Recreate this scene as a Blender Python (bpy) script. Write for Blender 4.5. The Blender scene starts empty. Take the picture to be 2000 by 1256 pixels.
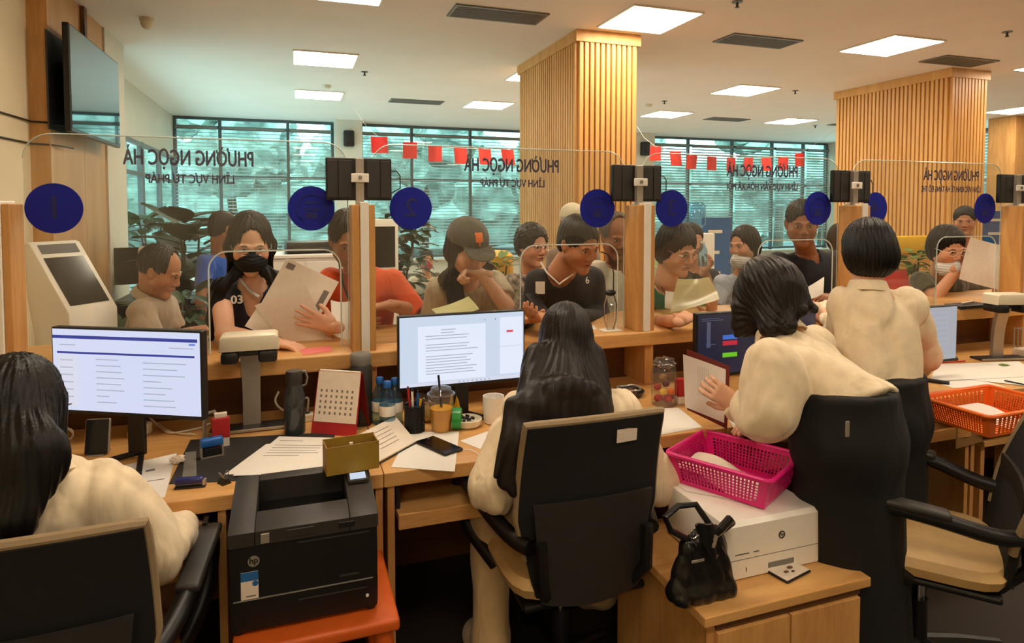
import bpy, bmesh, math, random
import numpy as np
from mathutils import Vector, Matrix
random.seed(7)
SC = bpy.context.scene
COL = SC.collection
V3 = Vector
# ------------------------------------------------------------------ camera, world, exposure
FPX, YAW, PITCH, HC, HORIZON = 1240.0, math.radians(19), math.radians(2.5), 1.56, 407.0
PPY = HORIZON + FPX*math.tan(PITCH)
cam = bpy.data.cameras.new('camera'); camo = bpy.data.objects.new('camera', cam); COL.objects.link(camo)
camo.location = (0, 0, HC)
camo.rotation_euler = (math.pi/2-PITCH, 0, -YAW)
cam.sensor_width = 36; cam.lens = 36*FPX/2000
cam.shift_y = -(628-PPY)/2000
cam.clip_start = .05; cam.clip_end = 200
SC.camera = camo
SC.view_settings.view_transform = 'Standard'
SC.view_settings.look = 'None'
SC.view_settings.gamma = 1
SC.view_settings.use_curve_mapping = False
SC.view_settings.exposure = 0.0
SC.cycles.max_bounces = 8; SC.cycles.diffuse_bounces = 4; SC.cycles.glossy_bounces = 4
SC.cycles.transparent_max_bounces = 24; SC.cycles.transmission_bounces = 4
SC.cycles.sample_clamp_indirect = 5; SC.cycles.caustics_reflective = False; SC.cycles.caustics_refractive = False
w = bpy.data.worlds.new('sky'); SC.world = w; w.use_nodes = True
w.node_tree.nodes['Background'].inputs[0].default_value = (.80, .93, .97, 1)
w.node_tree.nodes['Background'].inputs[1].default_value = 6.0
LAMP = 24.0

def ray(px, py):
    x = (px-1000)/FPX; y = -(py-PPY)/FPX
    cp, sp, s, c = math.cos(PITCH), math.sin(PITCH), math.sin(YAW), math.cos(YAW)
    return V3((c*x+s*sp*y+s*cp, -s*x+c*sp*y+c*cp, cp*y-sp))
def P(px, py, v=None, z=None, u=None):
    """the point of the room seen at a place of the photograph, on a plane v, z or u"""
    d = ray(px, py)
    t = v/d.y if v is not None else ((z-HC)/d.z if z is not None else u/d.x)
    return V3((0, 0, HC))+d*t

# ------------------------------------------------------------------ materials
def lin(c):
    r = []
    for x in c:
        x = x/255
        r.append(x/12.92 if x <= .04045 else ((x+.055)/1.055)**2.4)
    return (*r, 1)
def newmat(n):
    m = bpy.data.materials.new(n); m.use_nodes = True
    return m, m.node_tree.nodes, m.node_tree.links, m.node_tree.nodes['Principled BSDF']
def mat(n, c, rough=.5, metal=0, var=.06, vs=30, bump=0, bs=200, spec=.5, sheen=0, stretch=(1, 1, 1), coat=0):
    m, N, L, b = newmat(n)
    b.inputs['Roughness'].default_value = rough; b.inputs['Metallic'].default_value = metal
    b.inputs['Specular IOR Level'].default_value = spec
    b.inputs['Coat Weight'].default_value = coat
    tc = N.new('ShaderNodeTexCoord'); mp = N.new('ShaderNodeMapping'); mp.inputs['Scale'].default_value = stretch
    L.new(tc.outputs['Object'], mp.inputs[0])
    no = N.new('ShaderNodeTexNoise'); no.inputs['Scale'].default_value = vs; no.inputs['Detail'].default_value = 4
    L.new(mp.outputs[0], no.inputs['Vector'])
    rp = N.new('ShaderNodeValToRGB'); l = lin(c)
    rp.color_ramp.elements[0].position = .3; rp.color_ramp.elements[1].position = .7
    rp.color_ramp.elements[0].color = tuple(x*(1-var) for x in l[:3])+(1,)
    rp.color_ramp.elements[1].color = tuple(min(1, x*(1+var)) for x in l[:3])+(1,)
    L.new(no.outputs['Fac'], rp.inputs[0]); L.new(rp.outputs[0], b.inputs['Base Color'])
    if bump:
        n2 = N.new('ShaderNodeTexNoise'); n2.inputs['Scale'].default_value = bs; L.new(mp.outputs[0], n2.inputs['Vector'])
        bp = N.new('ShaderNodeBump'); bp.inputs['Strength'].default_value = bump; bp.inputs['Distance'].default_value = .002
        L.new(n2.outputs['Fac'], bp.inputs['Height']); L.new(bp.outputs[0], b.inputs['Normal'])
    if sheen: b.inputs['Sheen Weight'].default_value = sheen
    return m
def wood(n, c1, c2, axis='x', rough=.38, sc=6):
    m, N, L, b = newmat(n)
    b.inputs['Roughness'].default_value = rough
    tc = N.new('ShaderNodeTexCoord'); mp = N.new('ShaderNodeMapping')
    s = {'x': (.35, 3, 3), 'y': (3, .35, 3), 'z': (3, 3, .35)}[axis]
    mp.inputs['Scale'].default_value = s
    L.new(tc.outputs['Object'], mp.inputs[0])
    no = N.new('ShaderNodeTexNoise'); no.inputs['Scale'].default_value = sc; no.inputs['Detail'].default_value = 8; no.inputs['Distortion'].default_value = .8
    L.new(mp.outputs[0], no.inputs['Vector'])
    n2 = N.new('ShaderNodeTexNoise'); n2.inputs['Scale'].default_value = sc*12; n2.inputs['Detail'].default_value = 3
    L.new(mp.outputs[0], n2.inputs['Vector'])
    ad = N.new('ShaderNodeMath'); ad.operation = 'MULTIPLY_ADD'; ad.inputs[1].default_value = .35
    L.new(n2.outputs['Fac'], ad.inputs[0]); L.new(no.outputs['Fac'], ad.inputs[2])
    rp = N.new('ShaderNodeValToRGB')
    rp.color_ramp.elements[0].position = .45; rp.color_ramp.elements[1].position = .85
    rp.color_ramp.elements[0].color = lin(c1); rp.color_ramp.elements[1].color = lin(c2)
    L.new(ad.outputs[0], rp.inputs[0]); L.new(rp.outputs[0], b.inputs['Base Color'])
    bp = N.new('ShaderNodeBump'); bp.inputs['Strength'].default_value = .08; bp.inputs['Distance'].default_value = .001
    L.new(n2.outputs['Fac'], bp.inputs['Height']); L.new(bp.outputs[0], b.inputs['Normal'])
    return m
def emis(n, c, s):
    m, N, L, b = newmat(n)
    b.inputs['Base Color'].default_value = lin(c)
    b.inputs['Emission Color'].default_value = lin(c); b.inputs['Emission Strength'].default_value = s
    return m
def pane_mat(n, tint, gloss=1.0, haze=0.0, rough=.02, hz=(200, 200, 200)):
    """thin clear sheet: transparent + fresnel reflection + a little haze"""
    m, N, L, b = newmat(n); N.remove(b); out = N['Material Output']
    tr = N.new('ShaderNodeBsdfTransparent'); tr.inputs[0].default_value = lin(tint)
    gl = N.new('ShaderNodeBsdfGlossy'); gl.inputs['Roughness'].default_value = rough
    df = N.new('ShaderNodeBsdfDiffuse'); df.inputs[0].default_value = lin(hz)
    lw = N.new('ShaderNodeLayerWeight'); lw.inputs[0].default_value = .5
    pw = N.new('ShaderNodeMath'); pw.operation = 'POWER'; pw.inputs[1].default_value = 5; L.new(lw.outputs['Facing'], pw.inputs[0])
    mu = N.new('ShaderNodeMath'); mu.operation = 'MULTIPLY_ADD'; mu.inputs[1].default_value = .9*gloss; mu.inputs[2].default_value = .04*gloss; mu.use_clamp = True
    L.new(pw.outputs[0], mu.inputs[0])
    m1 = N.new('ShaderNodeMixShader'); m1.inputs[0].default_value = haze
    L.new(tr.outputs[0], m1.inputs[1]); L.new(df.outputs[0], m1.inputs[2])
    m2 = N.new('ShaderNodeMixShader'); L.new(mu.outputs[0], m2.inputs[0])
    L.new(m1.outputs[0], m2.inputs[1]); L.new(gl.outputs[0], m2.inputs[2]); L.new(m2.outputs[0], out.inputs[0])
    return m
def vcol(n, rough=.5, bump=0, bs=300, sss=0, spec=.4, stretch=None):
    """colour that belongs to the surface itself (skin, lips, brows) stored per vertex"""
    m, N, L, b = newmat(n)
    a = N.new('ShaderNodeAttribute'); a.attribute_name = 'Col'
    L.new(a.outputs['Color'], b.inputs['Base Color']); b.inputs['Roughness'].default_value = rough
    b.inputs['Specular IOR Level'].default_value = spec
    if sss:
        b.inputs['Subsurface Weight'].default_value = sss; b.inputs['Subsurface Scale'].default_value = .01
        b.inputs['Subsurface Radius'].default_value = (1, .4, .25)
    if bump:
        tc = N.new('ShaderNodeTexCoord'); n2 = N.new('ShaderNodeTexNoise'); n2.inputs['Scale'].default_value = bs
        L.new(tc.outputs['Object'], n2.inputs['Vector'])
        bp = N.new('ShaderNodeBump'); bp.inputs['Strength'].default_value = bump; bp.inputs['Distance'].default_value = .001
        L.new(n2.outputs['Fac'], bp.inputs['Height']); L.new(bp.outputs[0], b.inputs['Normal'])
    return m
def hairmat(n, c, rough=.42):
    m, N, L, b = newmat(n)
    tc = N.new('ShaderNodeTexCoord'); mp = N.new('ShaderNodeMapping'); mp.inputs['Scale'].default_value = (1, 1, .06)
    L.new(tc.outputs['Object'], mp.inputs[0])
    no = N.new('ShaderNodeTexNoise'); no.inputs['Scale'].default_value = 320; no.inputs['Detail'].default_value = 3
    L.new(mp.outputs[0], no.inputs['Vector'])
    rp = N.new('ShaderNodeValToRGB'); l = lin(c)
    rp.color_ramp.elements[0].position = .35; rp.color_ramp.elements[1].position = .7
    rp.color_ramp.elements[0].color = tuple(x*.55 for x in l[:3])+(1,); rp.color_ramp.elements[1].color = tuple(x*1.5 for x in l[:3])+(1,)
    L.new(no.outputs['Fac'], rp.inputs[0]); L.new(rp.outputs[0], b.inputs['Base Color'])
    b.inputs['Roughness'].default_value = rough; b.inputs['Specular IOR Level'].default_value = .3
    bp = N.new('ShaderNodeBump'); bp.inputs['Strength'].default_value = .5; bp.inputs['Distance'].default_value = .002
    L.new(no.outputs['Fac'], bp.inputs['Height']); L.new(bp.outputs[0], b.inputs['Normal'])
    return m
M = {}
M['ceiling'] = mat('ceiling paint', (242, 232, 224), .9, var=.02, vs=2)
M['wall'] = mat('cream wall paint', (226, 212, 178), .85, var=.03, vs=3)
M['white_wall'] = mat('white wall paint', (215, 208, 192), .85, var=.03, vs=3)
M['floor'] = mat('polished floor tile', (218, 206, 190), .3, var=.06, vs=1.5)
M['wood'] = wood('light oak laminate', (196, 142, 78), (222, 172, 106))
M['wood_y'] = wood('light oak laminate along depth', (196, 142, 78), (222, 172, 106), 'y')
M['wood_z'] = wood('light oak laminate upright', (190, 136, 74), (216, 164, 100), 'z')
M['wood_wall'] = wood('pale wood wall panel', (190, 140, 88), (206, 158, 104), 'z', .5, 2)
M['slat'] = wood('pine slat', (214, 158, 88), (232, 180, 108), 'z', .45, 3)
M['slat_dark'] = wood('slat backing board', (150, 98, 50), (170, 116, 62), 'z', .6, 3)
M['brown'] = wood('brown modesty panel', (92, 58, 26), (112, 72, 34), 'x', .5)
M['black'] = mat('black plastic', (13, 12, 12), .42, var=.1, bump=.15, bs=600)
M['gloss_black'] = mat('gloss black plastic', (10, 10, 11), .12)
M['dark_fabric'] = mat('black mesh fabric', (17, 15, 13), .9, var=.2, vs=400, bump=.5, bs=900)
M['grey'] = mat('grey plastic', (120, 118, 112), .4)
M['dark_grey'] = mat('dark grey plastic', (44, 41, 38), .45, bump=.1, bs=500)
M['silver'] = mat('brushed silver', (176, 168, 156), .32, .6)
M['metal'] = mat('chrome steel', (190, 188, 184), .18, 1)
M['white'] = mat('white plastic', (238, 232, 220), .35, var=.02)
M['cream_plastic'] = mat('cream plastic', (222, 212, 186), .4, var=.02)
M['paper'] = mat('white paper', (230, 225, 215), .8, var=.02, vs=60)
M['paper2'] = mat('off-white paper', (226, 212, 194), .8, var=.04, vs=40)
M['pink_paper'] = mat('pink paper', (226, 120, 116), .8)
M['ink'] = mat('grey ink', (120, 112, 104), .8)
M['red'] = mat('red paper and cloth', (178, 30, 34), .6)
M['maroon'] = mat('maroon leatherette', (112, 26, 20), .4)
M['flag'] = mat('red flag cloth', (206, 44, 38), .8, var=.1)
M['navy'] = mat('navy vinyl', (26, 34, 146), .6, var=.02, spec=.2)
M['navy_dark'] = mat('darker navy vinyl', (16, 20, 96), .6, var=.02)
M['blue'] = mat('blue plastic', (24, 92, 170), .35)
M['blue_banner'] = mat('blue printed board', (28, 96, 160), .6)
M['navyplastic'] = mat('navy plastic', (30, 34, 100), .3)
M['beige_leather'] = mat('tan leatherette', (206, 170, 112), .5, var=.05, bump=.1)
M['chair_trim'] = mat('beige piping', (150, 128, 96), .6)
M['mullion'] = mat('grey aluminium', (84, 92, 94), .5)
M['blind'] = mat('blind slat', (196, 206, 204), .6, var=.03)
_m = M['blind'].node_tree; _t = _m.nodes.new('ShaderNodeBsdfTranslucent'); _t.inputs[0].default_value = (.55, .62, .62, 1)
_x = _m.nodes.new('ShaderNodeMixShader'); _x.inputs[0].default_value = .45
_m.links.new(_m.nodes['Principled BSDF'].outputs[0], _x.inputs[1]); _m.links.new(_t.outputs[0], _x.inputs[2]); _m.links.new(_x.outputs[0], _m.nodes['Material Output'].inputs[0])
M['leaf'] = mat('dark green leaf', (34, 62, 30), .45, var=.4, vs=14)
M['leaf_light'] = mat('bright green leaf', (98, 128, 44), .5, var=.3, vs=14)
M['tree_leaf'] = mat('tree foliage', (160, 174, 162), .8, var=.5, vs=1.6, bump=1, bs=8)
M['mat'] = mat('black desk mat', (36, 36, 34), .6)
M['bag_leather'] = mat('black leather', (18, 17, 17), .28, bump=.3, bs=150)
M['bread'] = mat('pastry', (222, 176, 92), .7)
M['shaded_floor'] = mat('floor tile darkened as shade', (52, 44, 38), .45, var=.1, vs=3)  # shade under the desks, put into the staff-side floor as a darker colour
M['trunk'] = mat('bark', (84, 70, 54), .9, var=.3, vs=8, bump=.6, bs=20)
M['soil'] = mat('potting soil', (50, 38, 28), .95)
M['road'] = mat('asphalt', (120, 124, 122), .9, var=.1, vs=2)
M['olive'] = mat('olive cardboard', (152, 120, 38), .6, var=.06)
M['card'] = mat('brown cardboard', (150, 112, 62), .8)
M['orange'] = mat('orange plastic', (238, 112, 30), .4, var=.03)
M['orange_stool'] = mat('orange stool plastic', (206, 92, 30), .45)
M['pink'] = mat('pink plastic', (226, 30, 126), .35, var=.04)
M['yellow'] = mat('yellow plastic', (232, 182, 40), .5)
M['green'] = mat('green plastic', (24, 140, 50), .35)
M['red_plastic'] = mat('red plastic', (200, 28, 30), .4)
M['lamp'] = emis('warm white lamp diffuser', (255, 236, 210), LAMP)
M['glass'] = pane_mat('counter glass', (250, 252, 250), 1.0, .045, .03, (190, 180, 165))
M['edge'] = mat('polished glass edge', (214, 226, 220), .15, var=.01)
M['window'] = pane_mat('tinted window glass', (216, 243, 243), .8, 0, .02)
M['clear'] = pane_mat('clear plastic', (243, 244, 242), 1.2, .06, .06)
M['clear_dark'] = pane_mat('smoky clear plastic', (176, 184, 186), 1.2, .22, .08, (104, 112, 116))
M['water'] = pane_mat('bottled water', (200, 226, 240), 1.2, .05, .03, (120, 170, 210))
M['tea'] = mat('orange tea', (240, 168, 36), .15, var=.12, vs=12)
M['sleeve_film'] = pane_mat('yellowish plastic film', (236, 226, 180), 1.2, .55, .15, (226, 208, 160))
M['plastic_sleeve'] = mat('pale green paper', (222, 216, 160), .7)
M['tv_screen'] = mat('television glass', (16, 20, 24), .05, spec=.9, coat=.5)
M['skin_v'] = vcol('skin', .5, .12, 350, .06)
M['hair'] = hairmat('black hair', (13, 10, 9))
M['hair_brown'] = hairmat('dark brown hair', (26, 18, 14))
M['hair_grey'] = hairmat('grey hair', (92, 84, 76), .6)
M['hair_white'] = hairmat('white hair', (206, 198, 182), .7)

# ------------------------------------------------------------------ objects
def link(o, parent=None):
    COL.objects.link(o)
    if parent: o.parent = parent
    return o
def tag(o, label=None, cat=None, group=None, kind=None):
    if label: o['label'] = label
    if cat: o['category'] = cat
    if group: o['group'] = group
    if kind: o['kind'] = kind
    return o
def thing(name, label, cat, loc=(0, 0, 0), rz=0, group=None):
    o = bpy.data.objects.new(name, None); link(o)
    o.empty_display_size = .1
    o.location = loc; o.rotation_euler = (0, 0, rz)
    return tag(o, label, cat, group)
def frame(o, ux, uy, uz=None):
    """turn a thing so that its x axis is ux and its y axis uy"""
    ux = ux.normalized(); uz = ux.cross(uy).normalized(); uy = uz.cross(ux)
    o.rotation_euler = Matrix((ux, uy, uz)).transposed().to_euler()
    return o
class B:
    def __init__(s): s.bm = bmesh.new(); s.mi = 0
    def _fin(s, vs, T):
        if T is not None: bmesh.ops.transform(s.bm, matrix=T, verts=vs)
    def _mi(s, fs):
        for f in fs: f.material_index = s.mi
    def _merge(s, bm, T):
        if T is not None: bmesh.ops.transform(bm, matrix=T, verts=bm.verts)
        for f in bm.faces: f.material_index = s.mi
        me = bpy.data.meshes.new('tmp'); bm.to_mesh(me); bm.free(); s.bm.from_mesh(me); bpy.data.meshes.remove(me)
        return s
    def box(s, x0, x1, y0, y1, z0, z1, bev=0, T=None, seg=2):
        bm = bmesh.new(); vs = bmesh.ops.create_cube(bm, size=1)['verts']
        for v in vs:
            v.co = V3(((x0+x1)/2+v.co.x*(x1-x0), (y0+y1)/2+v.co.y*(y1-y0), (z0+z1)/2+v.co.z*(z1-z0)))
        bev = min(bev, .49*min(abs(x1-x0), abs(y1-y0), abs(z1-z0)))
        if bev: bmesh.ops.bevel(bm, geom=list(bm.edges), offset=bev, segments=seg, profile=.5, affect='EDGES')
        return s._merge(bm, T)
    def cyl(s, p0, p1, r0, r1=None, seg=24, cap=True):
        r1 = r0 if r1 is None else r1
        p0, p1 = V3(p0), V3(p1); d = (p1-p0); q = d.to_track_quat('Z', 'Y')
        a, b = [], []
        for i in range(seg):
            t = 2*math.pi*i/seg; w_ = V3((math.cos(t), math.sin(t), 0))
            a.append(s.bm.verts.new(p0+q @ (w_*r0))); b.append(s.bm.verts.new(p1+q @ (w_*r1)))
        fs = [s.bm.faces.new((a[i], a[(i+1) % seg], b[(i+1) % seg], b[i])) for i in range(seg)]
        if cap: fs += [s.bm.faces.new(a[::-1]), s.bm.faces.new(b)]
        s._mi(fs); return s
    def lathe(s, prof, c=(0, 0, 0), seg=32, T=None, arc=1.0, flat=1.0):
        c = V3(c); rings = []; vs = []
        n = seg if arc == 1 else seg+1
        for r, z in prof:
            ring = [s.bm.verts.new(c+V3((r*math.cos(2*math.pi*arc*i/seg), flat*r*math.sin(2*math.pi*arc*i/seg), z))) for i in range(n)]
            rings.append(ring); vs += ring
        fs = []
        for a, b in zip(rings, rings[1:]):
            for i in range(seg):
                j = (i+1) % n
                fs.append(s.bm.faces.new((a[i], a[j], b[j], b[i])))
        s._mi(fs); s._fin(vs, T); return s
    def tube(s, pts, r, seg=8, taper=None, cap=True):
        pts = [V3(p) for p in pts]; rings = []
        nrm = None
        for i, p in enumerate(pts):
            t = (pts[min(i+1, len(pts)-1)]-pts[max(i-1, 0)]).normalized()
            if nrm is None: nrm = t.orthogonal().normalized()
            nrm = (nrm-t*nrm.dot(t)).normalized(); bn = t.cross(nrm)
            rr = r if taper is None else r*taper[i]
            rings.append([s.bm.verts.new(p+(nrm*math.cos(2*math.pi*k/seg)+bn*math.sin(2*math.pi*k/seg))*rr) for k in range(seg)])
        fs = []
        for a, b in zip(rings, rings[1:]):
            fs += [s.bm.faces.new((a[i], a[(i+1) % seg], b[(i+1) % seg], b[i])) for i in range(seg)]
        if cap: fs += [s.bm.faces.new(rings[0][::-1]), s.bm.faces.new(rings[-1])]
        s._mi(fs); return s
    def prism(s, poly, h0, h1, T=None, bev=0):
        """polygon in xy, from z=h0 to z=h1"""
        bm = bmesh.new()
        a = [bm.verts.new((x, y, h0)) for x, y in poly]; b = [bm.verts.new((x, y, h1)) for x, y in poly]
        n = len(poly)
        for i in range(n): bm.faces.new((a[i], a[(i+1) % n], b[(i+1) % n], b[i]))
        f1 = bm.faces.new(a[::-1]); f2 = bm.faces.new(b)
        if bev: bmesh.ops.bevel(bm, geom=list(f1.edges)+list(f2.edges), offset=bev, segments=2, profile=.5, affect='EDGES')
        return s._merge(bm, T)
    def sheet(s, fn, nu=8, nv=8, t=.0006):
        """a thin curved sheet: fn(a, b) -> point for a, b in 0..1"""
        pts = [[V3(fn(i/nu, j/nv)) for j in range(nv+1)] for i in range(nu+1)]
        A, Bq = [], []
        for i in range(nu+1):
            ra, rb = [], []
            for j in range(nv+1):
                du = pts[min(i+1, nu)][j]-pts[max(i-1, 0)][j]; dv = pts[i][min(j+1, nv)]-pts[i][max(j-1, 0)]
                n = du.cross(dv).normalized()*t*.5
                ra.append(s.bm.verts.new(pts[i][j]+n)); rb.append(s.bm.verts.new(pts[i][j]-n))
            A.append(ra); Bq.append(rb)
        fs = []
        for i in range(nu):
            for j in range(nv):
                fs.append(s.bm.faces.new((A[i][j], A[i+1][j], A[i+1][j+1], A[i][j+1])))
                fs.append(s.bm.faces.new((Bq[i][j], Bq[i][j+1], Bq[i+1][j+1], Bq[i+1][j])))
        for i in range(nu):
            fs.append(s.bm.faces.new((A[i][0], Bq[i][0], Bq[i+1][0], A[i+1][0])))
            fs.append(s.bm.faces.new((A[i][nv], A[i+1][nv], Bq[i+1][nv], Bq[i][nv])))
        for j in range(nv):
            fs.append(s.bm.faces.new((A[0][j], A[0][j+1], Bq[0][j+1], Bq[0][j])))
            fs.append(s.bm.faces.new((A[nu][j], Bq[nu][j], Bq[nu][j+1], A[nu][j+1])))
        s._mi(fs); return s
    def done(s, name, m, parent=None, smooth=False, angle=None, offset=None):
        bmesh.ops.recalc_face_normals(s.bm, faces=s.bm.faces)
        me = bpy.data.meshes.new(name)
        if offset is not None: bmesh.ops.translate(s.bm, verts=s.bm.verts, vec=V3(offset))
        s.bm.to_mesh(me); s.bm.free()
        for x in (m if isinstance(m, (list, tuple)) else [m]): me.materials.append(x if not isinstance(x, str) else M[x])
        if smooth:
            me.polygons.foreach_set('use_smooth', [True]*len(me.polygons))
            me.set_sharp_from_angle(angle=math.radians(angle or 40))
        return link(bpy.data.objects.new(name, me), parent)
def struct(o): o['kind'] = 'structure'; return o
def center(o):
    """put a top-level mesh's origin at the middle of its base"""
    me = o.data; co = np.empty(len(me.vertices)*3); me.vertices.foreach_get('co', co); co = co.reshape(-1, 3)
    lo, hi = co.min(0), co.max(0); c = np.array([(lo[0]+hi[0])/2, (lo[1]+hi[1])/2, lo[2]])
    me.vertices.foreach_set('co', (co-c).ravel()); o.location = o.location+V3(c); me.update()
    return o
def copy_tree(o, parent=None):
    c = o.copy(); COL.objects.link(c)
    if parent: c.parent = parent
    for ch in list(o.children): copy_tree(ch, c)
    return c
def text(body, size, mt, parent, loc, rot, name='lettering', ext=.0006, bold=0, align='CENTER', width=None):
    horn = body.find('Ờ') if 'Ờ' in body else -1
    if horn >= 0:
        body = body.replace('Ờ', 'Ò')
        c_ = bpy.data.curves.new('x', 'FONT'); c_.size = size; c_.body = body[:horn+1]; o_ = bpy.data.objects.new('x', c_); link(o_)
        bpy.context.view_layer.update(); wp = o_.dimensions.x; bpy.data.objects.remove(o_)
    cu = bpy.data.curves.new(name, 'FONT'); cu.body = body; cu.size = size; cu.extrude = ext
    cu.align_x = align; cu.align_y = 'CENTER'; cu.resolution_u = 3
    cu.materials.append(M[mt])
    o = bpy.data.objects.new(name, cu); link(o, parent); o.location = loc; o.rotation_euler = rot
    bpy.context.view_layer.update()
    me = bpy.data.meshes.new_from_object(o.evaluated_get(bpy.context.evaluated_depsgraph_get()))
    bpy.data.objects.remove(o)
    if horn >= 0:
        x0 = min(v.co.x for v in me.vertices); yt = -.36*size+.68*size if align != 'CENTER' else max(v.co.y for v in me.vertices if v.co.x < x0+size*.3)
        bm = bmesh.new(); bm.from_mesh(me)
        for q in (((-.10, -.10), (-.02, -.10), (.03, .04), (-.03, .04)),):
            a_ = [bm.verts.new((x0+wp+x*size, yt+y*size, z)) for z in (-ext, ext) for x, y in q]
            for f in ((3, 2, 1, 0), (4, 5, 6, 7), (0, 1, 5, 4), (1, 2, 6, 5), (2, 3, 7, 6), (3, 0, 4, 7)): bm.faces.new([a_[i] for i in f])
        bm.to_mesh(me); bm.free()
    if bold:
        bm = bmesh.new()
        for k, (dx, dy) in enumerate(((0, 0), (bold, 0), (-bold, 0), (0, bold*.6), (0, -bold*.6))):
            n0 = len(bm.verts); bm.from_mesh(me); bm.verts.ensure_lookup_table()
            for v in bm.verts[n0:]: v.co.x += dx; v.co.y += dy; v.co.z += k*.00002
        bm.to_mesh(me); bm.free()
    o = bpy.data.objects.new(name, me); link(o, parent); o.location = loc; o.rotation_euler = rot
    if width:
        xs = [v.co.x for v in me.vertices]; o.scale.x = width/max(max(xs)-min(xs), 1e-4)
    return o
# ------------------------------------------------------------------ soft-body shapes: distance fields turned into meshes
def smin(a, b, k):
    if k <= 0: return np.minimum(a, b)
    h = np.maximum(k-np.abs(a-b), 0)/k
    return np.minimum(a, b)-h*h*k*.25
def arr(p): return np.array([float(x) for x in p])
class Vol:
    def __init__(s, h): s.h = h; s.pr = []; s.disp = None
    def rc(s, a, b, ra, rb=None, k=.02, fl=None, f=1, op='u'):
        s.pr.append(('rc', arr(a), arr(b), float(ra), float(ra if rb is None else rb), k, None if fl is None else arr(fl)/np.linalg.norm(arr(fl)), f, op)); return s
    def el(s, c, r, R=None, k=.02, op='u'):
        s.pr.append(('el', arr(c), arr(r), None if R is None else np.array(R), k, op)); return s
    def pl(s, p, n, k=.004):
        s.pr.append(('pl', arr(p), arr(n)/np.linalg.norm(arr(n)), k)); return s
    def bounds(s):
        lo = np.full(3, 1e9); hi = -lo
        for q in s.pr:
            if q[0] == 'rc' and q[8] == 'u':
                r = max(q[3], q[4])*max(1, q[7])
                lo = np.minimum(lo, np.minimum(q[1], q[2])-r); hi = np.maximum(hi, np.maximum(q[1], q[2])+r)
            if q[0] == 'el' and q[5] == 'u':
                r = q[2] if q[3] is None else np.full(3, q[2].max())
                lo = np.minimum(lo, q[1]-r); hi = np.maximum(hi, q[1]+r)
        return lo-.02-s.h*3, hi+.02+s.h*3
    def mesh(s, disp=None):
        lo, hi = s.bounds(); h = s.h
        n = np.ceil((hi-lo)/h).astype(int)+1
        ax = [(lo[i]+h*np.arange(n[i])).astype(np.float32) for i in range(3)]
        D = np.full(n, .5, np.float32)
        def sub(l, u):
            sl = []
            for i in range(3):
                a = max(0, int((l[i]-lo[i])/h)); b = min(n[i], int((u[i]-lo[i])/h)+2)
                if b <= a: return None, None
                sl.append(slice(a, b))
            X = (ax[0][sl[0]][:, None, None], ax[1][sl[1]][None, :, None], ax[2][sl[2]][None, None, :])
            return tuple(sl), X
        for q in s.pr:
            if q[0] == 'rc':
                _, a, b, ra, rb, k, fl, f, op = q
                e = max(ra, rb)*max(1, f)+k+3*h
                sl, X = sub(np.minimum(a, b)-e, np.maximum(a, b)+e)
                if sl is None: continue
                ba = b-a; L2 = max(ba @ ba, 1e-9)
                w_ = [X[i]-a[i] for i in range(3)]
                t = np.clip((w_[0]*ba[0]+w_[1]*ba[1]+w_[2]*ba[2])/L2, 0, 1)
                w_ = [w_[i]-t*ba[i] for i in range(3)]
                q2 = w_[0]**2+w_[1]**2+w_[2]**2
                if fl is not None:
                    dn = w_[0]*fl[0]+w_[1]*fl[1]+w_[2]*fl[2]
                    q2 = q2+(1/f**2-1)*dn*dn
                d = np.sqrt(np.maximum(q2, 1e-12))-(ra+(rb-ra)*t)
                if f < 1: d = d*(.5+.5*f)
            elif q[0] == 'el':
                _, c, r, R, k, op = q
                e = (r if R is None else np.full(3, r.max()))+k+3*h
                sl, X = sub(c-e, c+e)
                if sl is None: continue
                w_ = [X[i]-c[i] for i in range(3)]
                if R is not None: w_ = [w_[0]*R[0][i]+w_[1]*R[1][i]+w_[2]*R[2][i] for i in range(3)]
                k0 = np.sqrt((w_[0]/r[0])**2+(w_[1]/r[1])**2+(w_[2]/r[2])**2)+1e-6
                k1 = np.sqrt((w_[0]/r[0]**2)**2+(w_[1]/r[1]**2)**2+(w_[2]/r[2]**2)**2)+1e-6
                d = k0*(k0-1)/k1
            else:
                _, p, nn, k = q
                d = (ax[0][:, None, None]-p[0])*nn[0]+(ax[1][None, :, None]-p[1])*nn[1]+(ax[2][None, None, :]-p[2])*nn[2]
                D = -smin(-D, -d, k); continue
            if op == 'u': D[sl] = smin(D[sl], d, k)
            else: D[sl] = -smin(-D[sl], d, k)
        if disp is not None:
            X = (ax[0][:, None, None], ax[1][None, :, None], ax[2][None, None, :])
            D = D+disp(*X).astype(np.float32)
        return nets(D, lo, h)
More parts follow.
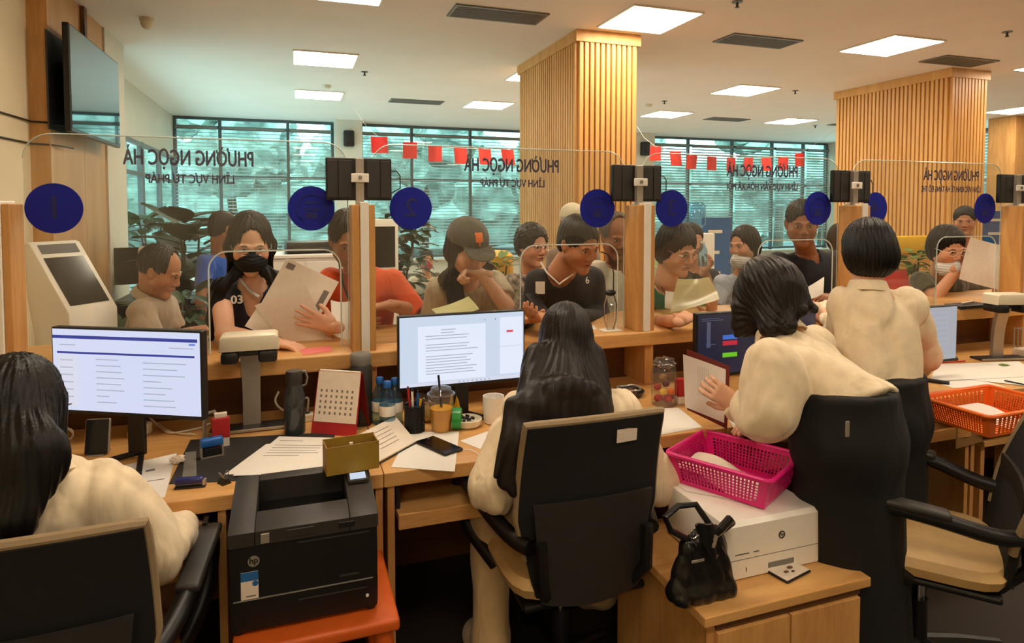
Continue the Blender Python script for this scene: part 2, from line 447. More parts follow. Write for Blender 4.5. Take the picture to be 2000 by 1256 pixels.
def nets(D, lo, h):
    S = D < 0
    c = np.zeros(tuple(x-1 for x in D.shape), np.int8)
    for i in (0, 1):
        for j in (0, 1):
            for k in (0, 1):
                c += S[i:S.shape[0]-1+i, j:S.shape[1]-1+j, k:S.shape[2]-1+k]
    I = np.argwhere((c > 0) & (c < 8))
    if len(I) == 0: return np.zeros((0, 3)), np.zeros((0, 4), int)
    idx = np.full(c.shape, -1, np.int64); idx[tuple(I.T)] = np.arange(len(I))
    acc = np.zeros((len(I), 3)); cnt = np.zeros(len(I))
    corners = [(i, j, k) for i in (0, 1) for j in (0, 1) for k in (0, 1)]
    val = {cc: D[I[:, 0]+cc[0], I[:, 1]+cc[1], I[:, 2]+cc[2]] for cc in corners}
    for a in corners:
        for ax in range(3):
            if a[ax] == 1: continue
            b = list(a); b[ax] = 1; b = tuple(b)
            va, vb = val[a], val[b]; m = (va < 0) != (vb < 0)
            t = va[m]/(va[m]-vb[m])
            p = np.tile(np.array(a, float), (m.sum(), 1)); p[:, ax] = t
            acc[m] += p; cnt[m] += 1
    Vx = lo+(I+acc/cnt[:, None])*h
    F = []
    for ax in range(3):
        sl0 = [slice(None)]*3; sl1 = [slice(None)]*3; sl0[ax] = slice(0, -1); sl1[ax] = slice(1, None)
        A, Bq = S[tuple(sl0)], S[tuple(sl1)]
        E_ = np.argwhere(A != Bq); o1, o2 = [i for i in range(3) if i != ax]
        E_ = E_[(E_[:, o1] > 0) & (E_[:, o2] > 0) & (E_[:, o1] < D.shape[o1]-1) & (E_[:, o2] < D.shape[o2]-1)]
        ins = A[tuple(E_.T)]
        def cell(d1, d2):
            q = E_.copy(); q[:, o1] += d1; q[:, o2] += d2; return idx[tuple(q.T)]
        q = np.stack([cell(-1, -1), cell(0, -1), cell(0, 0), cell(-1, 0)], 1)
        flip = ins if ax != 1 else ~ins
        q[~flip] = q[~flip][:, ::-1]
        F.append(q)
    return Vx, np.concatenate(F)
def mkmesh(name, pieces, mt, parent, loc=(0, 0, 0), cols=None):
    """pieces: list of (verts, faces) in world space, joined to one mesh under parent standing at loc"""
    vs, fs, n = [], [], 0
    for v, f in pieces:
        vs.append(v-arr(loc)); fs.append(f+n); n += len(v)
    v = np.concatenate(vs); f = np.concatenate(fs)
    me = bpy.data.meshes.new(name)
    me.vertices.add(len(v)); me.vertices.foreach_set('co', v.astype(np.float32).ravel())
    me.loops.add(len(f)*4); me.loops.foreach_set('vertex_index', f.astype(np.int32).ravel())
    me.polygons.add(len(f)); me.polygons.foreach_set('loop_start', np.arange(0, len(f)*4, 4, dtype=np.int32))
    me.update(calc_edges=True); me.validate()
    me.polygons.foreach_set('use_smooth', np.ones(len(me.polygons), bool))
    if cols is not None:
        a = me.color_attributes.new('Col', 'FLOAT_COLOR', 'POINT')
        cc = np.concatenate(cols); a.data.foreach_set('color', cc.astype(np.float32).ravel())
    me.materials.append(M[mt] if isinstance(mt, str) else mt)
    o = bpy.data.objects.new(name, me); link(o, parent)
    return o
def folds(A, sc=1.0, seed=0, up=(0, 0, 1)):
    """cloth creases: long wavy ridges that run mostly along up"""
    r = np.random.RandomState(seed); up = arr(up); up = up/np.linalg.norm(up)
    T = []
    for k, a_ in ((20, 1.0), (34, .7), (58, .4), (13, .9)):
        e = r.normal(size=3); e -= up*(e @ up); e /= np.linalg.norm(e)
        g = r.normal(size=3)
        T.append(((e*k+up*r.uniform(-.28, .28)*k)*sc, g*8*sc, r.uniform(0, 6), r.uniform(0, 6), a_))
    def f(x, y, z):
        d = 0
        for k, g, p1, p2, a_ in T:
            wv = 1.3*np.sin(x*g[0]+y*g[1]+z*g[2]+p1)+.6*np.sin((x*g[1]+y*g[2]+z*g[0])*2.3+p2)
            s_ = np.sin(x*k[0]+y*k[1]+z*k[2]+wv+p2)
            m_ = .5+.5*np.sin((x*g[2]+y*g[0]+z*g[1])*1.1+p1*2)
            d = d+(1-np.abs(s_))**1.6*a_*(.25+.75*m_)
        return (d-.4)*A*1.6
    return f
SKINS = {'fair': (226, 176, 146), 'mid': (206, 150, 116), 'tan': (186, 128, 92), 'dark': (150, 98, 68)}
def headmat(yaw, pitch, roll=0):
    a, p, r = map(math.radians, (yaw, pitch, roll))
    fw = V3((math.sin(a)*math.cos(p), -math.cos(a)*math.cos(p), -math.sin(p)))
    X = fw.cross(V3((0, 0, 1))).normalized(); Z = X.cross(fw)
    R = Matrix((X, fw, Z)).transposed()
    return R @ Matrix.Rotation(r, 3, 'Y')
def head_vol(neck, brow=1, nose=1, fat=1, old=0, h=.0028):
    v = Vol(h)
    v.el((0, -.012, .035), (.075, .095, .084))
    v.el((0, .02, -.028), (.062*fat, .070, .086), k=.03)
    for s in (-1, 1):
        v.rc((s*.048*fat, .005, -.055), (s*.012, .066, -.1), .023, .017, k=.03)
        v.el((s*.04*fat, .056, -.032), (.024, .024, .024), k=.03)
        v.el((s*.031, .095, .004), (.017, .012, .011), k=.012, op='s')
        v.el((s*.031, .076, .003), (.0145, .0135, .0115), k=.004)
        v.rc((s*.016, .0885, .018), (s*.044, .078, .018), .0075*brow, .006, k=.01)
        v.rc((s*.018, .0905, .0085), (s*.043, .082, .007), .0022, .0018, k=.003)
        v.el((s*.0135*nose, .092, -.036), (.0085, .010, .0075), k=.006)
        v.el((s*.074*fat, -.008, -.006), (.011, .019, .031), R=Matrix.Rotation(s*.35, 3, 'Z') @ Matrix.Rotation(.2, 3, 'X'), k=.008)
        v.el((s*.083*fat, -.002, -.004), (.006, .010, .017), k=.004, op='s')
        if old: v.rc((s*.024, .082, -.035), (s*.036, .07, -.068), .003, .002, k=.006, op='s')
    v.el((0, .078, -.103), (.018, .014, .014), k=.02)
    v.rc((0, .084, .014), (0, .101*1.0, -.028), .0075, .0115*nose, k=.014)
    v.el((0, .082, -.06), (.024, .012, .014), k=.012)
    v.el((0, .0935, -.0565), (.022, .0065, .0048), k=.004)
    v.el((0, .0925, -.0665), (.019, .0070, .0056), k=.004)
    v.rc((-.022, .094, -.0615), (.022, .094, -.0615), .0016, .0016, k=.003, op='s')
    v.rc((0, -.028, -.05), neck, .050*min(fat, 1.05), .056, k=.03)
    return v
def head_col(v, skin, lips=(.55, .2, .17), brow=(22, 16, 12), stubble=0, blush=.25, seed=1):
    n = len(v); c = np.tile(np.array(lin(skin)), (n, 1)); x, y, z = v.T
    ax = np.abs(x)
    def blend(m, col, a):
        m = np.clip(m, 0, 1)[:, None]*a
        c[:, :3] = c[:, :3]*(1-m)+np.array(col[:3])*m
    blend(1-np.sqrt(((ax-.04)/.025)**2+((z+.03)/.025)**2), (c[0, 0]*1.02, c[0, 1]*.75, c[0, 2]*.7), blush*3*(y > .03)[:, None])
    blend(1-np.sqrt((x/.02)**2+((z+.028)/.02)**2), (c[0, 0]*.98, c[0, 1]*.78, c[0, 2]*.74), .5*(y > .08)[:, None])
    if stubble: blend(1.3-np.sqrt((x/.05)**2+((z+.08)/.035)**2), (.16, .11, .09), stubble*(y > .05)[:, None])
    L = lin(lips) if max(lips) > 1 else lips
    blend(3*(1-np.sqrt((x/.0235)**2+((z+.0615)/.0115)**2)), L, .75*(y > .08)[:, None])
    blend(3*(1-np.sqrt((x/.021)**2+((z+.0615)/.0022)**2)), (.05, .015, .012), .9*(y > .08)[:, None])
    bz = .0215-.25*(ax-.030)*(ax > .03)
    blend(2.5*(1-np.sqrt(((ax-.030)/.017)**2+((z-bz)/.0048)**2)), lin(brow), .85*(y > .06)[:, None])
    m = (1-np.sqrt(((ax-.031)/.0145)**2+((z-.002)/.0058)**2))
    blend(4*m, lin((214, 204, 194)), 1*(y > .07)[:, None])
    blend(5*(1-np.sqrt(((ax-.031)/.0062)**2+((z-.002)/.0062)**2))*(m > 0), lin((24, 14, 8)), 1*(y > .07)[:, None])
    blend(2.5*(1-np.sqrt(((ax-.031)/.0165)**2+((z-.0085)/.0022)**2)), lin((26, 16, 12)), .9*(y > .07)[:, None])
    blend(2*(1-np.sqrt(((ax-.008)/.004)**2+((z+.0425)/.003)**2)), lin((70, 30, 22)), .8*(y > .085)[:, None])
    return c
def hair_vol(style, vol=1.0, h=.004):
    v = Vol(h); q = vol
    v.el((0, -.017, .040), (.083*q, .105*q, .093*q))
    if style == 'short':
        v.el((0, -.05, -.01), (.074, .060, .075), k=.02)
        v.el((0, .110, -.035), (.080, .072, .110), k=.010, op='s')
        for s in (-1, 1): v.el((s*.09, .03, -.05), (.04, .06, .052), k=.006, op='s')
        v.pl((0, 0, -.07), (0, .3, -1), .01)
    elif style == 'crew':
        v.el((0, .11, -.04), (.088, .075, .112), k=.01, op='s')
        for s in (-1, 1): v.el((s*.09, .03, -.05), (.045, .06, .06), k=.006, op='s')
        v.pl((0, 0, -.055), (0, .3, -1), .01)
    elif style == 'bald':
        v.el((0, .10, .045), (.07, .115, .095), k=.01, op='s')
        for s in (-1, 1): v.el((s*.09, .03, -.05), (.045, .06, .055), k=.006, op='s')
        v.pl((0, 0, -.055), (0, .3, -1), .01)
    elif style == 'bob':
        v.el((0, -.035, -.02), (.09*q, .088*q, .095), k=.03)
        v.el((0, .112, -.04), (.066, .085, .122), k=.012, op='s')
        v.pl((0, 0, -.105), (0, .2, -1), .015)
    elif style == 'fringe':
        v.el((0, -.03, -.02), (.088*q, .09*q, .09), k=.03)
        v.el((.012, .114, -.045), (.066, .082, .108), k=.012, op='s')
        v.pl((0, 0, -.09), (0, .2, -1), .015)
    elif style == 'long':
        v.el((0, -.03, -.02), (.088*q, .088*q, .10), k=.03)
        v.el((0, .120, -.012), (.060, .086, .126), k=.008, op='s')
        for s in (-1, 1): v.rc((s*.076, .012, .02), (s*.082, .012, -.13), .017, .016, k=.02, fl=(1, 0, 0), f=.7)
    elif style == 'tied':
        v.el((0, -.045, -.01), (.074, .065, .07), k=.03)
        v.el((0, .112, -.035), (.078, .080, .122), k=.010, op='s')
        for s in (-1, 1): v.el((s*.095, .02, -.045), (.035, .045, .045), k=.01, op='s')
        v.pl((0, 0, -.075), (0, .3, -1), .01)
    elif style == 'curly':
        v.el((0, -.02, .045), (.094, .108, .094))
        v.el((0, -.045, -.01), (.085, .075, .08), k=.03)
        v.el((0, .118, -.04), (.072, .082, .122), k=.012, op='s')
        v.pl((0, 0, -.09), (0, .2, -1), .015)
    return v
def strand(A=.0022, n=46, curly=0):
    def f(x, y, z):
        a = np.arctan2(x, -(y+.02)+1e-6)
        if curly: return A*2.2*np.sin(x*150+2*np.sin(z*70))*np.sin(y*140+2*np.sin(x*80))*np.sin(z*150)
        w_ = np.sin(z*22+a*3)*.8
        return A*(np.sin(a*n+w_*2)+.6*np.sin(a*n*.43+z*40+w_))
    return f
def hand_vol(v, wr, d, n, side=1, curl=(.25, .35, .3), s=1.0, spread=.12, thumb=.5, fcurl=None):
    """wr wrist, d where the hand points, n the way the palm faces, side +-1 the thumb's side"""
    d = V3(d).normalized(); n = V3(n); n = (n-d*n.dot(d)).normalized(); l = d.cross(n)*side
    W = V3(wr)
    v.rc(W-d*.03*s, W+d*.02*s, .027*s, .025*s, k=.015, fl=n, f=.72)
    for off in (.026, .009, -.009, -.026):
        v.rc(W+d*.012*s+l*off*.55*s, W+d*.08*s+l*off*s, .0165*s, .0125*s, k=.012, fl=n, f=.85)
    for i, (off, ln) in enumerate(((.028, .070), (.0095, .078), (-.0095, .072), (-.027, .058))):
        p = W+d*.083*s+l*off*s; r = .0092*s; ang = 0
        dd = (d+l*spread*off/.028).normalized(); cu = curl if fcurl is None else fcurl[i]
        for j, (q, c_) in enumerate(zip((.46, .30, .24), cu)):
            ang += c_
            e = p+(dd*math.cos(ang)+n*math.sin(ang))*ln*q*s
            v.rc(p, e, r, r*.9, k=.003); p = e; r *= .9
    p = W+d*.022*s+l*.026*s
    td = (d*.62+l*.66+n*thumb).normalized()
    e = p+td*.042*s; v.rc(p-d*.01*s, e, .0150*s, .0115*s, k=.012)
    td2 = (d*.85+l*.28+n*(thumb+.15)).normalized()
    v.rc(e, e+td2*.032*s, .0108*s, .0085*s, k=.004)
    return v
def person(label, head, face, hair, sh, hip, arms, shirt, skin='mid', group=None, hs=1.0, neck=None, fat=1.0, old=0, brow=1,
           stubble=0, haircol='hair', hvol=1.0, hx=(), legs=None, pants='dark_fabric', seed=1, chest=.148, waist=.135, flat=.66,
           sleeve='short', fold=.0022, nose=1, res=.009, lips=(168, 92, 80), neckcut=.062, vneck=None, hairh=.004, headh=.0028,
           browcol=(22, 16, 12), blush=.25, shirtk=.05, extra_shirt=None, sleeve_r=(.056, .05), foldsc=1.0, strandA=.0022, nohead=False, curly=0, body_r=1.0):
    A_, C_ = V3(sh[0]), V3(sh[1]); H = V3(hip); mid = (A_+C_)/2
    loc = V3((H.x, H.y, 0))
    t = thing('person', label, 'person', loc, group=group)
    Hc = V3(head); R = headmat(face[0]-math.degrees(math.atan2(Hc.x, Hc.y)), *face[1:])
    up = (mid-H).normalized(); lat = (C_-A_).normalized(); fwd = lat.cross(up).normalized()
    nb = V3(neck) if neck is not None else mid+up*.035
    sk = SKINS[skin]; g = hs
    chest, waist, neckcut = chest*g, waist*g, neckcut*g
    sleeve_r = (sleeve_r[0]*g, sleeve_r[1]*g)
    # head
    nl = R.transposed() @ ((nb-Hc)/hs)
    hv = head_vol(nl, brow=brow, nose=nose, fat=fat, old=old, h=headh)
    v, f = hv.mesh()
    cols = [head_col(v, sk, lips, browcol, stubble, blush)]
    Rn = np.array(R)
    pieces = [((v*hs) @ Rn.T+arr(Hc), f)]
    # coarse body: trunk, neck root, arms
    bv = Vol(.008); bl = Vol(res)
    c1 = mid-up*.10; c2 = H
    q = body_r
    bv.rc(mid-up*.09, H, chest*.86, waist*.84, fl=fwd, f=flat, k=.04)
    bv.rc(A_*.85+C_*.15-up*.02, C_*.85+A_*.15-up*.02, .046, .046, k=.04)
    bv.rc(mid-up*.03, nb+(Hc-nb)*.3, .06, .052, k=.04)
    # shirt
    bl.rc(mid-up*.10, H+up*.02, chest, waist, fl=fwd, f=flat, k=shirtk)
    bl.rc(A_*.94+C_*.06-up*.012, C_*.94+A_*.06-up*.012, .054*g, .054*g, k=shirtk)
    bl.rc(mid-up*.035, mid*.6+nb*.4-up*.01, .082*g, .068*g, k=.05)
    hvol_ = None
    for a in arms:
        S, E, W_ = map(V3, a['p'])
        sl = a.get('sleeve', sleeve); r0, r1 = a.get('r', sleeve_r)
        bv.rc(S, E, .043*q*g, .036*q*g, k=.03); bv.rc(E, W_, .036*q*g, .0255*q*g, k=.012)
        if sl == 'short':
            m_ = S+(E-S)*.62; bl.rc(S, m_, r0, r1*1.06, k=.035); bl.rc(m_, m_+(E-S).normalized()*.03, .0, .0, k=.0)
            bl.pr.append(('cut', arr(m_), arr((E-S).normalized()), .09))
        elif sl == 'none':
            m_ = S+(E-S)*.3; bl.rc(S, m_, r0*.95, r1*.95, k=.035); bl.pr.append(('cut', arr(m_), arr((E-S).normalized()), .09))
        elif sl == 'elbow':
            m_ = E; bl.rc(S, m_, r0, r1*1.1, k=.035); bl.pr.append(('cut', arr(m_), arr((E-S).normalized()), .09))
        else:
            e2 = W_-(W_-E).normalized()*.02
            bl.rc(S, E, r0, r1, k=.04); bl.rc(E, e2, r1, a.get('cuff', .036), k=.03)
            bl.pr.append(('cut', arr(e2), arr((W_-E).normalized()), .07))
        if a.get('hand'):
            hvv = Vol(.0026); hd = a['hand']
            hand_vol(hvv, W_, hd['d'], hd['n'], hd.get('side', 1), hd.get('curl', (.25, .35, .3)), hd.get('s', .95)*g, hd.get('spread', .12), hd.get('thumb', .5), hd.get('f'))
            v, f = hvv.mesh(); pieces.append((v, f)); cols.append(np.tile(np.array(lin(sk)), (len(v), 1)))
    if extra_shirt: extra_shirt(bl)
    # legs in the body
    if legs:
        for L_ in legs:
            for (a, b_), (ra, rb) in zip(zip(L_, L_[1:]), ((.075, .052), (.05, .036), (.036, .03))):
                bv.rc(a, b_, ra, rb, k=.02)
    v, f = bv.mesh(); pieces.insert(0, (v, f)); cols.insert(0, np.tile(np.array(lin(sk)), (len(v), 1)))
    mkmesh('body', pieces, 'skin_v', t, loc, cols)
    # shirt mesh
    cuts = [q for q in bl.pr if q[0] == 'cut']; bl.pr = [q for q in bl.pr if q[0] != 'cut']
    ndir = (Hc-nb).normalized()
    bl.rc(nb-up*.01, nb+ndir*.16, neckcut, neckcut*1.3, k=.006, op='s')
    if vneck:
        bl.rc(nb+fwd*.05, nb+fwd*.10-up*vneck, .045, .006, k=.006, op='s')
    bl.pl(H-up*.02, -up, .01)
    fd = folds(fold, foldsc, seed, up+lat*.15)
    def disp(x, y, z):
        d = fd(x, y, z)
        return d
    # cut the sleeves with a disc of space beyond each cuff
    for c in cuts:
        p, dn, r = c[1], c[2], c[3]
        bl.rc(p+dn*(r*.62), p+dn*(r*.62+.02), r*.95, r*.95, k=.004, op='s', fl=dn, f=.62)
    v, f = bl.mesh(disp)
    so = mkmesh('shirt', [(v, f)], shirt, t, loc)
    # hair
    if hair:
        hvv = hair_vol(hair, hvol, hairh); Ri = R.transposed()
        for a, b_, ra, rb, fl, ff in hx:
            q0 = V3(a) if not isinstance(a, Vector) else Ri @ (a-Hc)/hs
            q1 = V3(b_) if not isinstance(b_, Vector) else Ri @ (b_-Hc)/hs
            hvv.rc(q0, q1, ra/hs, rb/hs, k=.028, fl=None if fl is None else Ri @ V3(fl), f=ff)
        v, f = hvv.mesh(strand(strandA, curly=curly))
        hp = [((v*hs) @ Rn.T+arr(Hc), f)]
        mkmesh('hair', hp, haircol, t, loc)
    if legs and pants:
        pv = Vol(.011)
        for L_ in legs:
            for (a, b_), (ra, rb) in zip(zip(L_, L_[1:]), ((.095, .072), (.07, .06), (.06, .06))):
                pv.rc(a, b_, ra, rb, k=.03)
        pv.rc(H+up*.02, H-up*.03, waist*.98, waist*.95, fl=fwd, f=flat*1.08, k=.05)
        v, f = pv.mesh(folds(.003, .8, seed+3)); mkmesh('trousers', [(v, f)], pants, t, loc)
    t['_'] = 0; del t['_']
    return dict(t=t, loc=loc, Hc=Hc, R=R, hs=hs, up=up, fwd=fwd, lat=lat, nb=nb, mid=mid)
def hp(p, q):  # head-local point to the space of the person's empty
    return p['Hc']+p['R'] @ (V3(q)*p['hs'])-p['loc']
def glasses(p, mt='metal', r=.019, col='clear'):
    b = B()
    for s in (-1, 1):
        pts = [hp(p, (s*(.032)+r*1.15*math.cos(a), .098-.12*max(0, abs(s*.032+r*math.cos(a))-.03), .0+r*.85*math.sin(a))) for a in np.linspace(0, 2*math.pi, 25)]
        b.tube(pts, .0014, 6, cap=False)
        b.tube([hp(p, (s*.054, .096, .006)), hp(p, (s*.074, .085, .008)), hp(p, (s*.080, .02, .006)), hp(p, (s*.080, -.01, .002))], .0014, 6)
    b.tube([hp(p, (-.012, .101, .004)), hp(p, (0, .105, .006)), hp(p, (.012, .101, .004))], .0014, 6)
    return b.done('glasses', mt, p['t'], smooth=True)
def mask(p, col, chin=False):
    v = Vol(.003); dz = -.045 if chin else 0
    v.el((0, .028, -.056+dz), (.067, .086, .058)); v.rc((0, .094, -.006+dz), (0, .108, -.034+dz), .010, .016, k=.03)
    v.el((0, .006, -.056+dz), (.0625, .074, .064), k=.004, op='s')
    v.pl((0, .018, 0), (0, -1, 0)); v.pl((0, 0, -.118+dz), (0, .3, -1))
    def d(x, y, z): return .0012*np.sin((z-.2*y)*420)
    vv, f = v.mesh(d)
    R = np.array(p['R']); vv = (vv*p['hs']*1.03) @ R.T+arr(p['Hc'])
    o = mkmesh('face_mask', [(vv, f)], col, p['t'], p['loc'])
    b = B()
    for s in (-1, 1):
        for z in (-.02, -.085):
            b.tube([hp(p, (s*.06, .045, z+dz)), hp(p, (s*.078, .0, -.01+dz*.4)), hp(p, (s*.08, -.02, .0+dz*.2))], .0014, 6)
    b.done('ear_loop', col, o)
    return o
def collar(p, mt, r=.066, h=.035, gap=.5, lean=.3):
    """a turned-down collar band round the neck, open at the front"""
    ax = (p['Hc']-p['nb']).normalized(); fw = (p['fwd']-ax*p['fwd'].dot(ax)).normalized(); la = ax.cross(fw)
    b = B(); c = p['nb']-p['loc']-ax*.002
    def fn(i, j):
        a = gap/2+i*(2*math.pi-gap); f_ = 1-abs(math.cos(a/2))**6
        rr = r+.004+j*.016; zz = h*.6-j*h*(1+.7*max(0, math.cos(a)))
        return c+(fw*math.cos(a)+la*math.sin(a)*.95)*rr+ax*(zz-.02*max(0, math.cos(a)))
    b.sheet(fn, 30, 3, .004)
    return b.done('collar', mt, p['t'], smooth=True)
# ------------------------------------------------------------------ the room
CE, UL, UR, VB, VF = 3.10, -1.87, 12.6, -3.2, 11.9
ZD, ZC = .75, 1.0                       # desk height, counter height
def sbox(name, m, x0, x1, y0, y1, z0, z1, bev=0, parent=None):
    o = B().box(x0, x1, y0, y1, z0, z1, bev).done(name, m)
    return struct(o)
sbox('floor', 'floor', UL-.3, UR+.3, 2.75, VF+.2, -.1, 0)
sbox('floor_staff', 'shaded_floor', UL-.3, UR+.3, VB-.2, 2.75, -.1, 0)
sbox('ceiling', 'ceiling', UL-.3, UR+.3, VB-.2, VF+.25, CE, CE+.12)
sbox('wall_back', 'wall', UL-.3, UR+.3, VB-.2, VB, 0, CE)
# left wall: plain cream behind the staff, a wood-clad bay with the television, a cream pier, then glazing
sbox('wall_left', 'wall', UL-.2, -1.63, VB, 5.0, 0, CE)
sbox('trim_1', 'wood_z', -1.75, -1.515, 5.0, 5.06, 0, CE)
b = B()
for y0, y1 in ((5.06, 5.72), (5.725, 6.31)): b.box(-1.75, -1.515, y0, y1, 0, CE, .002)
struct(b.done('trim_2', 'wood_wall'))
sbox('wall_pier', 'white_wall', -1.87, -1.50, 6.31, 6.95, 0, CE)
sbox('wall_left_upper', 'white_wall', UL-.2, UL, 6.95, VF, 2.42, CE)
def glazing(name, a, bb, axis, z0, z1, muls, bars, fixed, pm='window', depth=.07, bar_t=.05, door=None):
    """window or glazed wall: frame with mullions, bars and panes"""
    b = B()
    def bx(p, q, z, zz, t=depth):
        if axis == 'x': b.box(p, q, fixed-t/2, fixed+t/2, z, zz, .004)
        else: b.box(fixed-t/2, fixed+t/2, p, q, z, zz, .004)
    for m in [a+.025]+list(muls)+[bb-.025]: bx(m-bar_t/2, m+bar_t/2, z0, z1)
    for z in bars: bx(a, bb, z-bar_t/2, z+bar_t/2, depth*.9)
    o = struct(b.done(name, 'mullion'))
    g = B()
    if axis == 'x': g.box(a, bb, fixed-.004, fixed+.004, z0, z1)
    else: g.box(fixed-.004, fixed+.004, a, bb, z0, z1)
    g.done('pane', pm, o)
    return o
glazing('window_1', 6.95, VF, 'y', .02, 2.42, (8.2, 9.4, 9.45, 10.6), (.08, 2.0, 2.39), UL)
ZS = .62
wins = [(UL, .706, (-1.16, -.07)), (1.165, 6.5, (2.11, 3.24, 4.35, 5.45)), (7.05, 12.01, (8.15, 9.3, 10.4, 11.3))]
for i, (a, bb, ms) in enumerate(wins):
    glazing(f'window_{i+2}', a, bb, 'x', ZS, CE, ms, (ZS+.04, 2.09, 2.93, CE-.02), VF)
sbox('wall_far', 'white_wall', UL-.2, UR+.2, VF-.05, VF+.12, 0, ZS)
sbox('trim_3', 'white_wall', UL, UR, VF-.22, VF-.02, ZS-.03, ZS, .005)
sbox('wall_pillar', 'white_wall', .706, 1.165, VF-.45, VF+.1, 0, CE)
sbox('wall_pillar_second', 'white_wall', 6.5, 7.05, VF-.45, VF+.1, 0, CE)
sbox('wall_pillar_third', 'white_wall', 12.01, UR+.1, VF-.45, VF+.1, 0, CE)
# right end wall with a blinded window
sbox('wall_right', 'white_wall', UR, UR+.2, VB, 7.6, 0, CE)
sbox('wall_right_sill', 'white_wall', UR, UR+.2, 7.6, VF, 0, .7)
glazing('window_5', 7.6, VF-.05, 'y', .7, CE, (9.0, 10.4), (.74, 2.09, CE-.02), UR+.05)
sbox('trim_4', 'wood_z', 11.35, 12.6, 7.3, 7.75, 0, CE, .01)
# venetian blinds, one per bay
def blind(a, bb, z0, z1, v, axis='x', lab='', tilt=.35):
    b = B(); n = int((z1-z0)/.058)
    c = math.cos(tilt)*.024; s_ = math.sin(tilt)*.024
    for i in range(n):
        z = z1-.05-i*.058
        if z < z0: break
        T = [(-c, -s_-.001), (c, s_-.001), (c, s_+.001), (-c, -s_+.001)]
        if axis == 'x':
            r = [(a, v+p, z+q) for p, q in T]+[(bb, v+p, z+q) for p, q in T]
        else:
            r = [(v-p, a, z+q) for p, q in T]+[(v-p, bb, z+q) for p, q in T]
        vv = [b.bm.verts.new(p) for p in r]
        for f in ((0, 1, 2, 3), (7, 6, 5, 4), (0, 4, 5, 1), (1, 5, 6, 2), (2, 6, 7, 3), (3, 7, 4, 0)): b.bm.faces.new([vv[k] for k in f])
    mid = ((a+bb)/2, v, z0) if axis == 'x' else (v, (a+bb)/2, z0)
    t = thing('venetian_blind', lab, 'blind', mid, group='venetian blinds over the far windows')
    off = [-x for x in mid]
    b.done('slats', 'blind', t, offset=off)
    h = B()
    if axis == 'x': h.box(a, bb, v-.03, v+.03, z1-.045, z1, .004)
    else: h.box(v-.03, v+.03, a, bb, z1-.045, z1, .004)
    h.done('headrail', 'grey', t, offset=off)
    for q in (.15, .5, .85):
        k = B(); p = a+(bb-a)*q
        if axis == 'x': k.tube([(p, v-.026, z1), (p, v-.026, z0)], .0015, 4)
        else: k.tube([(v-.026, p, z1), (v-.026, p, z0)], .0015, 4)
        k.done('ladder_cord', 'white', t, offset=off)
bays = []
names = ['leftmost blind on the far wall, next to the glazed side wall', 'blind left of centre in the window beside the glazed corner', 'blind just left of the speaker pillar',
 'blind just right of the speaker pillar, behind the first red flag', 'blind behind the second and third red flags', 'blind behind the last red flags before the slatted column', 'blind hidden mostly by the near slatted column', 'blind behind the right side of the near slatted column',
 'blind at the left end of the window between the two slatted columns', 'second blind from the left between the two slatted columns', 'third blind from the left between the two slatted columns', 'fourth blind from the left between the two slatted columns', 'last blind before the pillar left of the far slatted column']
k = 0
for a, bb, ms in wins:
    e = [a]+list(ms)+[bb]
    for p, q in zip(e, e[1:]):
        blind(p+.04, q-.04, 1.0 if a > 6 else .75, CE-.16, VF-.085, 'x', names[k], .3 if a < 6 else .62); k += 1
blind(7.65, 11.4, .75, CE-.05, UR-.06, 'y', 'blind on the right end wall beyond the far slatted column', .8)

# outdoors: street and trees
def hedge():
    b = B(); rr = random.Random(12)
    for i in range(26):
        bm2 = bmesh.new(); bmesh.ops.create_icosphere(bm2, subdivisions=4, radius=1); k = rr.uniform(0, 9)
        cx, cy, cz, r_ = -34+i*3.6+rr.uniform(-1, 1), 31+rr.uniform(-2, 2), rr.uniform(.2, 2.2), rr.uniform(2.6, 3.4)
        for x in bm2.verts:
            d = 1+.12*math.sin(x.co.x*6+k)*math.sin(x.co.y*7)+.08*math.sin(x.co.z*15+k)+rr.uniform(-.05, .05)
            x.co = V3((cx+x.co.x*r_*d, cy+x.co.y*r_*d*.8, max(cz+x.co.z*r_*d, -.5)))
        me = bpy.data.meshes.new('x'); bm2.to_mesh(me); bm2.free(); b.bm.from_mesh(me); bpy.data.meshes.remove(me)
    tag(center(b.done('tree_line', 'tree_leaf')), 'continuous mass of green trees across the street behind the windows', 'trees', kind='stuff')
hedge()
sbox('ground_street', 'road', -30, 50, VF+.3, 60, -.6, -.5)
def blob(v_, c, r, sd):
    bm = bmesh.new(); bmesh.ops.create_icosphere(bm, subdivisions=4, radius=1)
    rr = random.Random(sd); k = [V3((rr.uniform(-3, 3), rr.uniform(-3, 3), rr.uniform(-3, 3))) for _ in range(6)]
    for x in bm.verts:
        d = 1
        for i, q in enumerate(k): d += .07*math.sin(x.co.dot(q)*(1+i*.7)+i)
        d += .05*math.sin(x.co.x*19)*math.sin(x.co.y*17)*math.sin(x.co.z*21)+rr.uniform(-.05, .05)
        x.co = V3((x.co.x*r[0]*d+c[0], x.co.y*r[1]*d+c[1], x.co.z*r[2]*d+c[2]))
    me = bpy.data.meshes.new('x'); bm.to_mesh(me); bm.free(); v_.from_mesh(me); bpy.data.meshes.remove(me)
trees = [(-5.8, 17.5, 5.5, 1.9), (-2.0, 23, 6.5, 2.2), (1.6, 17.5, 5.0, 1.7), (4.6, 23.5, 7.5, 2.3), (8.6, 18.5, 6, 2.0), (12.5, 24, 7, 2.4), (16.5, 18.5, 6.5, 2.1), (21.5, 21.5, 7, 2.2), (-9.8, 14, 5, 1.9), (-6.6, 9.5, 4.2, 1.6), (27.5, 19, 7.5, 2.6)]
